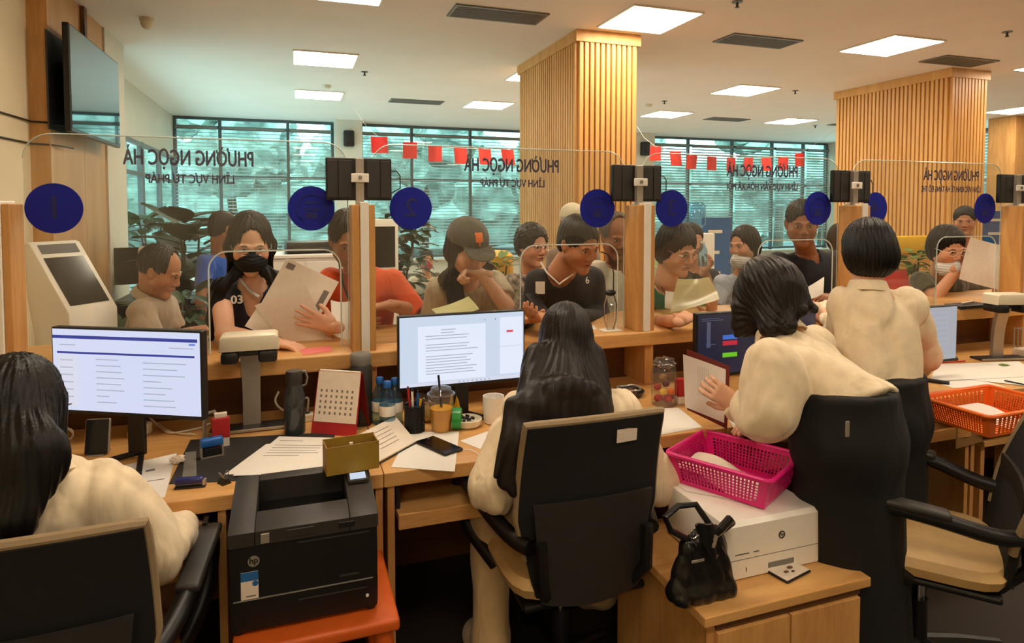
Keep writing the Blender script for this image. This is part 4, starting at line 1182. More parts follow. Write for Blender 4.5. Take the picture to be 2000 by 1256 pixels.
# orange drink
p = D(862, 841)
t = thing('drink_cup', 'clear plastic cup of orange tea with a black straw', 'cup', p); t.scale = (1.22, 1.22, 1.0)
B().lathe([(0, .002), (.027, 0), (.029, .003), (.039, .128), (.041, .131)], seg=36).done('cup_wall', 'clear', t, smooth=True)
B().lathe([(0, .004), (.026, .003), (.0335, .085), (0, .086)], seg=36).done('tea', 'tea', t, smooth=True)
B().lathe([(.041, .131), (.043, .134), (.042, .138), (.036, .139), (.030, .158), (.012, .164), (0, .165)], seg=36).done('lid', 'clear', t, smooth=True)
B().tube([(.006, 0, .01), (-.008, 0, .205)], .0035, 10).done('straw', 'black', t, smooth=True)
# tape roll
t = thing('tape_roll', 'roll of tape with a bright green side standing beside the orange drink', 'tape', D(893, 838)); t.scale = (1.3, 1.3, 1.3)
T = Matrix.Translation((0, 0, .030)) @ Matrix.Rotation(math.radians(70), 4, 'Z') @ Matrix.Rotation(math.pi/2, 4, 'X')
B().lathe([(.014, -.012), (.030, -.012), (.030, .012), (.014, .012), (.014, -.012)], seg=32, T=T).done('roll', 'green', t, smooth=True, angle=30)
t = thing('yellow_pouch', 'yellow plastic pouch leaning behind the orange drink', 'pouch', D(893, 815))
B().sheet(lambda a, c: ((a-.5)*.07*(1-.5*c), .01*math.sin(a*9)+.02*c, .085*c), 8, 6, .006).done('pouch_body', 'yellow', t, smooth=True)
t = thing('plastic_bag', 'crumpled clear bag of pastries behind the pen holder', 'bag', D(835, 822))
def crumple(b, c, r, sd, A=.12, sub=3):
    bm2 = bmesh.new(); bmesh.ops.create_icosphere(bm2, subdivisions=sub, radius=1); rr = random.Random(sd)
    for x in bm2.verts:
        n_ = x.co.copy(); d = 1+A*(math.sin(n_.x*7+sd)*math.sin(n_.y*8)+.6*math.sin(n_.z*13+n_.x*9))+rr.uniform(-.03, .03)
        x.co = V3((n_.x*r[0]*d+c[0], n_.y*r[1]*d+c[1], max(n_.z, -.9)*r[2]*d+c[2]))
    me = bpy.data.meshes.new('x'); bm2.to_mesh(me); bm2.free(); b.bm.from_mesh(me); bpy.data.meshes.remove(me); return b
crumple(B(), (0, 0, .035), (.042, .035, .036), 3).done('pastry', 'bread', t, smooth=True)
crumple(B(), (0, 0, .052), (.050, .043, .055), 5, .16).done('wrapping', 'clear', t, smooth=True)
# dish and mug
t = thing('shallow_dish', 'pale yellow shallow dish with dark clips inside', 'dish', D(914, 832)); t.scale = (1.35, 1.35, 1.2)
B().lathe([(0, .004), (.028, 0), (.036, .006), (.039, .024), (.036, .026), (.031, .012), (0, .010)], seg=36).done('dish_bowl', 'cream_plastic', t, smooth=True)
b = B(); rr = random.Random(3)
for k in range(9): b.box(-.006, .006, -.003, .003, 0, .008, .001, T=Matrix.Translation((rr.uniform(-.02, .02), rr.uniform(-.02, .02), .012+.002*k)) @ Matrix.Rotation(rr.uniform(0, 3), 4, 'Z'))
tag(b.done('clips', 'dark_grey', t), kind='stuff')
t = thing('mug', 'plain white mug between the lit middle screen and the long-haired clerk', 'mug', D(964, 825), 1.2); t.scale = (1.2, 1.2, 1.04)
B().lathe([(0, .004), (.026, 0), (.031, .004), (.034, .09), (.0335, .098), (.031, .097), (.030, .012), (0, .010)], seg=36).done('mug_body', 'white', t, smooth=True)
B().tube([(.030, 0, .078), (.050, 0, .074), (.056, 0, .05), (.048, 0, .026), (.029, 0, .02)], .0045, 8).done('handle', 'white', t, smooth=True)
# --- papers lying flat
def flat_paper(name, lab, cs, cat='paper', m='paper', dz=0.0, curl=(0, 0), z=ZD, t_=.0012, n=1, group=None, lines=None, lm='ink'):
    q = [D(x, y, z+dz) for x, y in cs]
    c = sum(q, V3())/4
    def fn(a, b_):
        p = (q[0]*(1-a)+q[1]*a)*(1-b_)+(q[3]*(1-a)+q[2]*a)*b_
        p = p-c; p.z = t_/2+.0004+curl[0]*(a-.5)**2*4*(1 if curl[0] > 0 else 0)+curl[1]*max(0, b_-.6)**2*6
        return p
    t = thing(name, lab, cat, (c.x, c.y, z+dz), group=group)
    B().sheet(fn, 8, 8, t_).done('sheet', m, t, smooth=False)
    if lines:
        for (a0, a1, bq, th) in lines:
            B().sheet(lambda a, b_: fn(a0+(a1-a0)*a, bq+th*b_)+V3((0, 0, t_/2+.0004)), 3, 1, .0003).done('printed_line', lm, t)
    return t
PG = 'loose sheets on the desks'
PL = [(.1, .5, .12, .012), (.1, .85, .25, .008), (.1, .85, .32, .008), (.1, .8, .39, .008), (.1, .85, .46, .008), (.1, .6, .53, .008)]
t = thing('desk_mat', 'black desk mat with a paler strip, in front of the first screen', 'desk mat', D(480, 890))
q = [D(x, y) for x, y in ((372, 860), (655, 845), (640, 932), (330, 946))]; c_ = V3(t.location)
B().sheet(lambda a, b_: (q[0]*(1-a)+q[1]*a)*(1-b_)+(q[3]*(1-a)+q[2]*a)*b_-c_+V3((0, 0, .0012)), 3, 3, .002).done('mat_sheet', 'mat' if 'mat' in M else 'dark_grey', t)
q2 = [D(x, y) for x, y in ((362, 885), (383, 883), (384, 940), (355, 942))]
B().sheet(lambda a, b_: (q2[0]*(1-a)+q2[1]*a)*(1-b_)+(q2[3]*(1-a)+q2[2]*a)*b_-c_+V3((0, 0, .0026)), 2, 2, .0005).done('pale_strip', 'grey', t)
flat_paper('sheet_of_paper', 'printed sheet under the sleeve of the clerk at the left edge', [(205, 918), (345, 886), (322, 972), (240, 975)], lines=[(.55, .7, .3, .05), (.5, .9, .6, .015)], group=PG)
flat_paper('sheet_of_paper', 'upper white sheet of the pile on the black desk mat', [(545, 853), (652, 856), (628, 925), (455, 930)], dz=.006, lines=PL, group=PG, curl=(0, 0))
flat_paper('sheet_of_paper', 'lower white sheet of the pile on the black desk mat', [(520, 868), (668, 862), (655, 930), (440, 927)], dz=.0028, group=PG)
flat_paper('sheet_of_paper', 'white sheet lying under the black phone', [(800, 845), (897, 843), (888, 922), (764, 913)], dz=.0002, group=PG)
flat_paper('sheet_of_paper', 'white sheet between the dish and the long-haired clerk', [(898, 862), (968, 838), (985, 880), (958, 886)], group=PG)
flat_paper('sheet_of_paper', 'white sheet on the desk right of the long-haired clerk', [(1255, 800), (1325, 797), (1372, 835), (1290, 850)], group=PG)
flat_paper('sheet_of_paper', 'white sheet under the arm of the bending clerk', [(1415, 805), (1490, 800), (1540, 848), (1440, 850)], group=PG)
# open notebook
a, c, d_, e = [D(x, y, ZD+.02) for x, y in ((697, 856), (770, 813), (812, 862), (737, 906))]
t = thing('notebook', 'open notebook with cream pages tilted beside the olive box', 'notebook', D(755, 880))
l0 = V3(t.location)
q = [D(700, 868), D(772, 830), D(812, 868), D(738, 909)]
B().sheet(lambda i, j: (q[0]*(1-i)+q[1]*i)*(1-j)+(q[3]*(1-i)+q[2]*i)*j-l0+V3((0, 0, .004)), 3, 3, .006).done('cover', 'dark_grey', t)
B().sheet(lambda i, j: (q[0]*(1-i)+q[1]*i)*(1-j)+(q[3]*(1-i)+q[2]*i)*j-l0+V3((0, 0, .010+.022*(1-j))), 4, 4, .004).done('pages', 'paper2', t)
for i in range(5):
    B().sheet(lambda a, b_: (q[0]*(1-(.2+.5*a))+q[1]*(.2+.5*a))*(1-(.2+.13*i+.012*b_))+(q[3]*(1-(.2+.5*a))+q[2]*(.2+.5*a))*(.2+.13*i+.012*b_)-l0+V3((0, 0, .0128+.022*(1-.2-.13*i))), 2, 1, .0004).done('handwritten_line', 'ink', t)
# phones
def phone(lab, cs, z, m='gloss_black', back='black', art=False):
    q = [D(x, y, z) for x, y in cs]; c = sum(q, V3())/4; ux = (q[1]-q[0]); uy = (q[3]-q[0])
    t = thing('mobile_phone', lab, 'phone', (c.x, c.y, z), math.atan2(ux.y, ux.x))
    w_ = ux.length/2; h_ = uy.length/2
    B().box(-w_, w_, -h_, h_, 0.0005, .0085, .0035, seg=3).done('phone_body', back, t, smooth=True)
    B().box(-w_+.003, w_-.003, -h_+.003, h_-.003, .0086, .0092).done('screen', m, t)
    return t, w_, h_
t, w_, h_ = phone('black phone lying on a white sheet in the middle', [(822, 862), (857, 851), (897, 888), (856, 894)], ZD+.0018)
B().tube([(w_*.8, -h_*.9, .004), (w_*1.4, -h_*1.2, .004), (w_*1.2, -h_*2, .004)], .0015, 6).done('charging_plug', 'white', t)
# standing phone / speaker
p = D(188, 890)
t = thing('phone_on_stand', 'black phone with silver edges standing upright on the left desk', 'phone', p, -.15)
TT = Matrix.Rotation(-.18, 4, 'X')
B().box(-.038, .038, -.002, .010, .004, .118, .006, T=TT, seg=3).done('phone_body', 'silver', t, smooth=True)
B().box(-.034, .034, -.0035, -.0021, .006, .116, T=TT).done('screen', 'gloss_black', t)
B().box(-.025, .025, -.012, .05, .0, .004, .001).done('stand', 'silver', t)
# cable cords, plugs under the first monitor
cabl('charging_wire', 'white tangled cable under the left lit screen', [D(290, 828)+V3((0, 0, .03)), D(315, 840)+V3((0, 0, .006)), D(330, 850)+V3((0, 0, .005)), D(360, 845)+V3((0, 0, .005)), D(395, 838)+V3((0, 0, .005)), D(410, 832)+V3((0, 0, .01))], .004, 'paper2', group='cables under the left lit screen')
cabl('charging_wire', 'thin white cable running beside the scanner base', [D(310, 838)+V3((0, 0, .02)), D(330, 846)+V3((0, 0, .006)), D(352, 850)+V3((0, 0, .006)), D(380, 852)+V3((0, 0, .006))], .003, 'cream_plastic', group='cables under the left lit screen')
t = thing('adapter_plug', 'white plug lying under the left lit screen', 'plug', D(262, 853), .3)
B().box(-.02, .02, -.015, .015, 0, .02, .004).done('plug_body', 'white', t); B().box(-.008, .008, -.03, -.015, .004, .012, .002).done('prongs', 'silver', t)
t = thing('adapter_plug', 'crumpled-looking white adapter beside the plug under the left lit screen', 'plug', D(283, 848), -.4)
B().box(-.02, .02, -.018, .018, 0, .045, .008).done('plug_body', 'cream_plastic', t); B().box(-.01, .01, -.03, -.018, .02, .03, .002).done('prongs', 'silver', t)
cabl('charging_wire', 'white cable curling beside the grey water bottle', [D(545, 815)+V3((0, 0, .1)), D(535, 815)+V3((0, 0, .06)), D(555, 820)+V3((0, 0, .03)), D(575, 815)+V3((0, 0, .03)), D(605, 812)+V3((0, 0, .09)), D(600, 815)+V3((0, 0, .01))], .004, 'paper2')
t = thing('power_strip', 'white power strip behind the grey water bottle', 'power strip', D(600, 822), .1)
B().box(-.07, .07, -.02, .02, 0, .03, .005).done('strip_body', 'cream_plastic', t)
for x in (-.04, 0, .04): B().cyl((x, 0, .03), (x, 0, .0315), .012).done('socket', 'dark_grey', t)
# blue stamp
def stamp(lab, px, py, rz, m='blue'):
    t = thing('self_inking_stamp', lab, 'stamp', D(px, py)+V3((0, 0, .003)), rz)
    B().box(-.034, .034, -.014, .014, .035, .062, .006, seg=3).done('grip', m, t, smooth=True)
    b = B()
    for x in (-.034, .029): b.box(x, x+.005, -.013, .013, .004, .036)
    b.box(-.034, .034, -.013, -.010, 0, .005); b.box(-.034, .034, .010, .013, 0, .005); b.done('frame', 'silver', t)
    B().box(-.027, .027, -.009, .009, .006, .030, .002).done('ink_pad', 'black', t)
    return t
stamp('blue self-inking stamp on the black desk mat', 414, 893, .25)
t = thing('red_box', 'small red packet with a white foot behind the blue stamp', 'packet', D(432, 872)+V3((0, 0, .002)), .1)
B().box(-.028, .028, -.012, .012, .03, .098, .003).done('packet', 'red', t); B().box(-.026, .026, -.011, .011, 0, .03, .002).done('foot', 'white', t); B().box(-.02, .02, -.008, .008, .098, .115, .003).done('insert', 'paper2', t)
t = thing('paper_clip_rack', 'silver clip rack beside the left lit screen', 'clip', D(412, 862))
B().tube([(-.02, 0, 0), (-.02, 0, .07), (-.01, 0, .10), (.012, 0, .105), (.022, 0, .085), (.012, 0, .07)], .0065, 8).done('loop', 'silver', t, smooth=True); B().lathe([(0, 0), (.03, 0), (.03, .004), (0, .005)], seg=20).done('base', 'black', t)
def stapler(lab, px, py, rz, m, s=1):
    t = thing('stapler', lab, 'stapler', D(px, py), rz)
    B().box(-.042*s, .042*s, -.010, .010, 0, .006, .002).done('base', 'black', t)
    B().box(-.042*s, .036*s, -.011, .011, .012, .030, .006, seg=3).done('top_arm', m, t, smooth=True)
    B().box(.034*s, .042*s, -.009, .009, .006, .022, .001).done('hinge', 'silver', t)
    return t
stapler('navy blue stapler at the front edge of the left desk', 372, 952, -.12, 'navyplastic')
t = thing('binder_clip', 'black binder clip on the desk edge beside the printer', 'clip', D(438, 944), .6)
B().prism([(-.014, 0), (.014, 0), (.004, .016), (-.004, .016)], -.016, .016, T=RX).done('clip_body', 'black', t)
for s_ in (-1, 1): B().tube([(s_*.003, -.008, .016), (s_*.012, -.006, .034), (s_*.012, .006, .034), (s_*.003, .008, .016)], .0012, 6).done('wire_arm', 'metal', t)
t = thing('crumpled_tissue', 'small crumpled yellowish paper at the mat corner', 'paper scrap', D(346, 906)+V3((0, 0, .002)))
crumple(B(), (0, 0, .012), (.020, .013, .012), 9, .3).done('scrap', 'paper2', t)
# pencil cup with scissors at the clerk's left
p = D(128, 858)
t = thing('scissors', 'blue-bladed scissors standing upright beside the left clerk', 'scissors', p)
B().prism([(-.004, 0), (.004, 0), (.001, .11), (-.001, .11)], -.001, .001, T=Matrix.Translation((0, 0, .045)) @ RX).done('blade', 'blue_banner', t)
for s_ in (-1, 1): B().tube([(0, 0, .05)]+[(s_*.012+.012*math.cos(a), 0, .018+.018*math.sin(a)) for a in np.linspace(0, 6.28, 12)], .003, 6).done('handle', 'white', t, smooth=True)

# --- black laser printer on the orange stool
t = thing('laser_printer', 'black laser printer with a sticker, in front of the left desk', 'printer', (.018, 1.645, .51))
hw = .178
def ZXprism(b, prof, x0, x1, bev=.006):    # profile in (y, z), extruded along x
    return b.prism(prof, x0, x1, T=Matrix(((0, 0, 1, 0), (1, 0, 0, 0), (0, 1, 0, 0), (0, 0, 0, 1))), bev=bev)
ZXprism(B(), [(0, .012), (.27, .012), (.27, .225), (0, .225)], -hw, hw, .008).done('lower_body', 'gloss_body' if 'gloss_body' in M else 'black', t, smooth=True)
# top shell with a recessed output tray
top = [(-.004, .225), (.272, .225), (.272, .292), (.255, .296), (.03, .268), (-.002, .258)]
b = B(); ZXprism(b, top, -hw-.002, -.118, .004); ZXprism(b, top, .108, hw+.002, .004)
ZXprism(b, [(-.004, .225), (.075, .225), (.075, .2735), (.03, .268), (-.002, .258)], -.118, .108, .003); ZXprism(b, [(.225, .225), (.272, .225), (.272, .292), (.255, .296), (.225, .2925)], -.118, .108, .003)
b.done('top_cover', 'dark_grey', t, smooth=True)
ZXprism(B(), [(.076, .228), (.224, .228), (.224, .232), (.076, .250)], -.117, .107, .001).done('output_tray', 'gloss_black', t)
b = B(); ZXprism(b, [(.14, .2845), (.235, .296), (.235, .304), (.14, .292)], .115, hw-.006, .003); pn = b.done('control_panel', 'dark_grey', t, smooth=True)
ZXprism(B(), [(.148, .2933), (.178, .2977), (.178, .2992), (.148, .2948)], .122, .165, .0).done('panel_display', M['scr_page'], pn)
for k in range(3): B().cyl((.128+.015*k, .205, .299), (.128+.015*k, .205, .303), .005, seg=14).done('button', 'black', pn)
B().box(-.045, .02, -.006, -.002, .232, .252, .001).done('front_latch', 'dark_grey', t); B().box(-.105, -.085, -.007, -.002, .228, .252, .001).done('power_button', 'silver', t)
B().box(.08, .12, -.0055, -.003, .236, .250, .001).done('badge', 'black', t)
b = B(); b.box(-.02, .155, -.003, .001, .212, .2155, .001); b.done('tray_groove', 'dark_grey', t)
b = B(); b.box(-.17, .165, -.003, .001, .088, .091, .001); b.done('paper_drawer_line', 'grey', t)
b = B(); b.box(-.02, .15, -.003, .001, .066, .069, .001); b.done('drawer_handle', 'dark_grey', t)
b = B(); b.box(.08, .13, -.002, .001, .105, .111, .001); b.done('vent_line', 'dark_grey', t)
lg = B().cyl((-.122, -.0015, .185), (-.122, .001, .185), .0135, seg=32).done('logo', 'silver', t); text('hp', .021, 'black', lg, (-.122, -.0022, .187), (math.pi/2, 0, 0), 'logo_letters', .0002, .0004)
st = B().box(-.152, -.112, -.0012, .0005, .092, .160).done('sticker', 'paper2', t); B().box(-.152, -.112, -.002, -.0013, .138, .160).done('sticker_band', 'blue_banner', st); B().cyl((-.119, -.002, .13), (-.119, -.0013, .13), .007).done('sticker_dot', 'blue_banner', st)
B().box(-.140, -.118, -.002, -.0013, .098, .101).done('sticker_text', 'ink', st)
B().cyl((.150, -.003, .045), (.150, .0, .045), .004).done('indicator_light', 'white', t)
for x in (-.16, .16):
    for y in (.02, .25): B().cyl((x, y, 0), (x, y, .013), .012).done('foot', 'black', t)
t = thing('orange_stool', 'orange plastic stool carrying the black printer', 'stool', (.045, 1.76, 0))
B().box(-.20, .20, -.17, .20, .475, .5095, .01, seg=3).done('stool_top', 'orange_stool', t, smooth=True)
for x in (-1, 1):
    for y in (-1, 1): B().cyl((x*.19, y*.15+.01, 0), (x*.16, y*.14+.01, .48), .022, .026, seg=12).done('leg', 'orange_stool', t, smooth=True)
b = B()
for y in (-.14, .15): b.box(-.17, .17, y-.01, y+.01, .2, .24, .004)
for x in (-.17, .17): b.box(x-.01, x+.01, -.12, .13, .2, .24, .004)
b.done('stretcher', 'orange_stool', t)
# olive open box on the printer
t = thing('olive_box', 'open olive cardboard box standing on the black printer', 'box', (.148, 1.865, .8085), .10)
b = B(); w_, d_, h_, th = .074, .036, .078, .003
b.box(-w_, w_, -d_, -d_+th, 0, h_); b.box(-w_, w_, d_-th, d_, 0, h_+.004); b.box(-w_, -w_+th, -d_+th, d_-th, 0, h_); b.box(w_-th, w_, -d_+th, d_-th, 0, h_); b.box(-w_+th, w_-th, -d_+th, d_-th, 0, th)
b.done('box_shell', 'olive', t)
b = B(); 
for a_ in ((-w_, w_, -d_, -d_+th), (-w_, -w_+th, -d_+th, d_)): b.box(*a_, h_, h_+.0015)
b.done('rim', 'card', t)
B().box(-.002, .008, .006, .014, th, .07).done('divider', 'paper2', t)

# --- office chairs
def office_chair(lab, loc, rz, seat='beige_leather', wt=.214, note=False, ztop=.95, rec=.05):
    t = thing('office_chair', lab, 'chair', loc, rz, 'black-backed office chairs')
    zb = .44
    def hw_(j): return (.17+.052*min(1, j/.45)) if j < .45 else .222-(.222-wt)*(j-.45)/.55
    def fn(i, j):
        x = (i-.5)*2*hw_(j); z = zb+(ztop-zb)*j-.03*(1-j)*(1-(2*i-1)**2)
        y = -.215-rec*j+.20*x*x+.03*(1-(2*j-1)**2)
        return (x, y, z)
    B().sheet(fn, 16, 18, .022).done('backrest', 'dark_fabric', t, smooth=True)
    ring = [fn(0, k/20) for k in range(4, 21)]+[fn(k/16, 1) for k in range(1, 16)]+[fn(1, 1-k/20) for k in range(0, 17)]
    B().tube([V3(p)+V3((0, .004, .003)) for p in ring], .0125, 8).done('piping', 'chair_trim', t, smooth=True)
    B().sheet(lambda i, j: ((i-.5)*2*(.155+.035*j), -.236-.022*j+.12*((i-.5)*2*.17)**2*4, .425-.02*(1-(2*i-1)**2)*(1-j)+.30*j), 10, 8, .012).done('lower_shell', 'dark_grey', t, smooth=True)
    b = B()
    b.lathe([(0, -.035), (.19, -.035), (.225, -.02), (.235, .01), (.22, .035), (.17, .045), (0, .048)], (0, .0, .445), seg=40, flat=1.0)
    for v in b.bm.verts:   # square the round cushion a little
        r = math.hypot(v.co.x, v.co.y); a = math.atan2(v.co.y, v.co.x)
        k = 1/max(abs(math.cos(a))**5+abs(math.sin(a))**5, .2)**.2; v.co.x *= k*.98; v.co.y *= k*.95
    b.done('seat_cushion', seat, t, smooth=True)
    B().box(-.2, .2, -.2, .2, .385, .41, .01).done('seat_pan', 'black', t)
    for s in (-1, 1):
        b = B()
        path = [(s*.195, -.235, .60), (s*.225, -.17, .60), (s*.265, -.05, .635), (s*.285, .12, .66), (s*.29, .20, .655), (s*.29, .22, .60), (s*.275, .16, .49), (s*.21, .04, .41)]
        pts = [V3(p) for p in path]
        for _ in range(2):
            q = [pts[0]]
            for a, c in zip(pts, pts[1:]): q += [a*.75+c*.25, a*.25+c*.75]
            q.append(pts[-1]); pts = q
        b.tube(pts, .024, 10)
        b.done('armrest', 'black', t, smooth=True)
        B().box(-.03, .03, -.13, .13, -.012, .012, .01, T=Matrix.Translation((s*.278, .07, .668)) @ Matrix.Rotation(-s*.12, 4, 'Z') @ Matrix.Rotation(.12, 4, 'X'), seg=3).done('arm_pad', 'dark_grey', t, smooth=True)
        B().tube([(s*.17, -.255, .62), (s*.165, -.26, .5), (s*.13, -.2, .41), (s*.10, -.1, .39)], .018, 8).done('back_rail', 'black', t, smooth=True)
    B().cyl((0, 0, .09), (0, 0, .25), .028).done('column', 'black', t, smooth=True); B().cyl((0, 0, .25), (0, 0, .386), .017).done('gas_lift', 'metal', t, smooth=True)
    for k in range(5):
        a = k*2*math.pi/5+.3; e = (.30*math.cos(a), .30*math.sin(a))
        lg = B().tube([(0, 0, .10), (e[0]*.5, e[1]*.5, .09), (e[0], e[1], .068)], .019, 8, [1.3, 1, .8]).done('leg', 'silver' if k > 9 else 'black', t, smooth=True)
        T = Matrix.Translation((e[0], e[1], .03)) @ Matrix.Rotation(a+.5, 4, 'Z') @ Matrix.Rotation(math.pi/2, 4, 'X')
        B().lathe([(0, -.02), (.028, -.02), (.03, -.012), (.03, .012), (.028, .02), (0, .02)], seg=18, T=T).done('caster', 'black', lg, smooth=True)
    if note: 
        pt = V3(fn(.72, .90)); B().box(-.034, .034, -.0016, 0, -.02, .02, T=Matrix.Translation(pt+V3((0, -.0135, 0))) @ Matrix.Rotation(.1, 4, 'X') @ Matrix.Rotation(.07, 4, 'Z')).done('name_tag', 'paper2', t)
    return t
cc = P(1168, 900, v=1.61)
office_chair('black-backed office chair in the middle with a small pale tag on its back', (cc.x, 1.61+.265, 0), 0, note=True, ztop=.955)
c2 = P(262, 1015, z=.935)
office_chair('black-backed office chair at the lower left corner', (c2.x-.205, c2.y+.265, 0), .02, ztop=.915)
c3 = P(1868, 1085, z=.47)
office_chair('office chair with a tan seat seen from the side at the lower right', (1.98, 1.53, 0), .72, ztop=.96, rec=.16)

# --- low cabinet with the white printer
z_p = .47
fl_, fr_ = P(1393, 1205, z=z_p), P(1617, 1112, z=z_p)
yv = (fl_.y+fr_.y)/2
cab_u0, cab_u1, cab_v0, cab_v1 = 1.02, 1.60, 1.385, 1.90
t = thing('low_cabinet', 'low light wood cabinet carrying the white printer', 'cabinet', ((cab_u0+cab_u1)/2, (cab_v0+cab_v1)/2, 0))
W, Dp = (cab_u1-cab_u0)/2, (cab_v1-cab_v0)/2
B().box(-W, W, -Dp, Dp, z_p-.028, z_p, .003).done('cabinet_top', 'wood', t)
B().box(-W+.02, W-.03, -Dp+.02, Dp, .04, z_p-.029).done('carcass', 'wood_z', t)
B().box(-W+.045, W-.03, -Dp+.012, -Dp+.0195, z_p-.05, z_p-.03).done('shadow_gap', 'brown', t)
for s_ in (0, 1): B().box(-W+.045 if s_ == 0 else .003, -.003 if s_ == 0 else W-.035, -Dp+.004, -Dp+.0195, .06, z_p-.055, .002).done('door', 'wood_z', t)
t = thing('laser_printer', 'white laser printer on the low cabinet, under the pink basket', 'printer', (1.345, 1.50, z_p))
b = B(); ZXprism(b, [(0, .004), (.30, .004), (.30, .172), (.012, .172), (0, .160)], -.175, .175, .008); b.done('printer_body', 'white', t, smooth=True)
b = B(); b.box(-.17, .172, -.0008, .001, .060, .0615); b.done('drawer_line', 'grey', t)
b = B(); b.box(-.02, .075, -.0015, .001, .018, .034, .001); b.done('drawer_grip', 'grey', t)
b = B(); b.box(-.14, -.09, -.0012, .001, .076, .078); b.done('vent_line', 'dark_grey', t)
b = B(); b.box(-.075, -.055, -.0012, .001, .076, .078); b.done('vent_mark', 'dark_grey', t)
lg = B().lathe([(.0085, -.001), (.0115, -.001), (.0115, .001), (.0085, .001), (.0085, -.001)], seg=32, T=Matrix.Translation((.028, -.0008, .112)) @ RX).done('logo', 'dark_grey', t)
text('hp', .013, 'dark_grey', lg, (.028, -.0012, .1135), (math.pi/2, 0, 0), 'logo_letters', .0002, .0003)
B().box(.152, .158, -.0015, .0, .146, .152).done('indicator_light', 'white', t)
B().box(-.10, -.098, -.0012, .001, .022, .034).done('mark', 'dark_grey', t)
flat_paper('sheet_of_paper', 'white sheet between the pink basket and the white printer', [(1300, 930), (1400, 940), (1480, 985), (1340, 960)], z=z_p+.1735, group=PG)
# phone with a patterned back
t, w_, h_ = phone('phone with a patterned grey back lying on the low cabinet', [(1494, 1118), (1540, 1096), (1596, 1118), (1530, 1144)], z_p, m='paper2')
for k, (x, y, r_) in enumerate(((.3, .2, .012), (-.35, -.1, .010), (.1, -.4, .007))): B().lathe([(0, .0094), (r_, .0094), (r_*.9, .0099), (0, .0099)], (x*w_*.8, y*h_*.8, 0), seg=9, flat=.6).done('printed_pattern', 'brown' if k < 2 else 'dark_grey', t)
# --- baskets
def basket(lab, m, cs_top, z_rim, h, z_base, papers=True):
    q = [P(x, y, z=z_rim) for x, y in cs_top]; c = (q[0]+q[1]+q[2]+q[3])/4
    ux = ((q[1]-q[0])+(q[2]-q[3]))/2; uy = ((q[3]-q[0])+(q[2]-q[1]))/2
    t = thing('plastic_basket', lab, 'basket', (c.x, c.y, z_base), math.atan2(ux.y, ux.x), 'plastic mesh baskets')
    W, Dd = ux.length/2, uy.length/2; k = .86
    def wall(b, p0, p1, n, rows):
        p0, p1 = V3(p0), V3(p1)
        def pt(a, j): p = p0*(1-a)+p1*a; f = k+(1-k)*j; return V3((p.x*f, p.y*f, h*j))
        nn = (p1-p0).cross(V3((0, 0, 1))).normalized()*.0012
        def bar(a0, a1, j0, j1):
            vs = [b.bm.verts.new(pt(*x)+s) for s in (nn, -nn) for x in ((a0, j0), (a1, j0), (a1, j1), (a0, j1))]
            for f in ((0, 1, 2, 3), (7, 6, 5, 4), (0, 4, 5, 1), (1, 5, 6, 2), (2, 6, 7, 3), (3, 7, 4, 0)): b.bm.faces.new([vs[x] for x in f])
        bar(0, 1, 0, .14); bar(0, 1, .86, 1); bar(0, .09, .14, .86); bar(.91, 1, .14, .86)
        for i in range(1, n): a = .09+.82*i/n; bar(a-.22/n, a+.22/n, .14, .86)
        for i in range(1, rows): j = .14+.72*i/rows; bar(.09, .91, j-.018, j+.018)
    cs = [(-W, -Dd, 0), (W, -Dd, 0), (W, Dd, 0), (-W, Dd, 0)]
    for i, (n, r) in enumerate(((22, 7), (14, 7), (22, 7), (14, 7))):
        b = B(); wall(b, cs[i], cs[(i+1) % 4], n, r); b.done('mesh_side', m, t)
    B().box(-W*k, W*k, -Dd*k, Dd*k, 0, .003).done('basket_floor', m, t)
    r = B(); R_ = .02; pts = []
    for (sx, sy, a0) in ((1, -1, -math.pi/2), (1, 1, 0), (-1, 1, math.pi/2), (-1, -1, math.pi)):
        for i in range(6): a = a0+i*math.pi/10; pts.append((sx*(W-R_+.005)+R_*math.cos(a), sy*(Dd-R_+.005)+R_*math.sin(a), h))
    pts.append(pts[0]); r.tube(pts, .0075, 8, cap=False); r.done('rim', m, t, smooth=True)
    return t, W, Dd
tb, W, Dd = basket('bright pink mesh basket standing on the white printer', 'pink', [(1309, 878), (1494, 932), (1573, 884), (1372, 836)], .755, .098, z_p+.1755)
t = thing('paper_bundle', 'folded papers lying in the pink basket', 'paper', tb.location+V3((-.04, 0, .004)), tb.rotation_euler.z)
B().sheet(lambda a, c: ((a-.5)*.26, (c-.5)*.17, .045-.035*a+.012*math.sin(a*6)+.004*math.sin(c*9)), 12, 6, .003).done('top_sheet', 'paper2', t, smooth=True)
B().sheet(lambda a, c: ((a-.45)*.25, (c-.45)*.16, .030-.022*a), 6, 4, .006).done('under_sheets', 'paper', t, smooth=True)
tb, W, Dd = basket('orange mesh basket on the right desk', 'orange', [(1800, 776), (1946, 818), (2062, 786), (1925, 752)], ZD+.085, .083, ZD+.001)
t = thing('paper_bundle', 'white papers lying in the orange basket', 'paper', tb.location+V3((.02, 0, .004)), tb.rotation_euler.z)
B().sheet(lambda a, c: ((a-.5)*.2, (c-.5)*.14, .03-.02*a+.006*math.sin(a*6)), 8, 5, .003).done('top_sheet', 'paper', t, smooth=True)
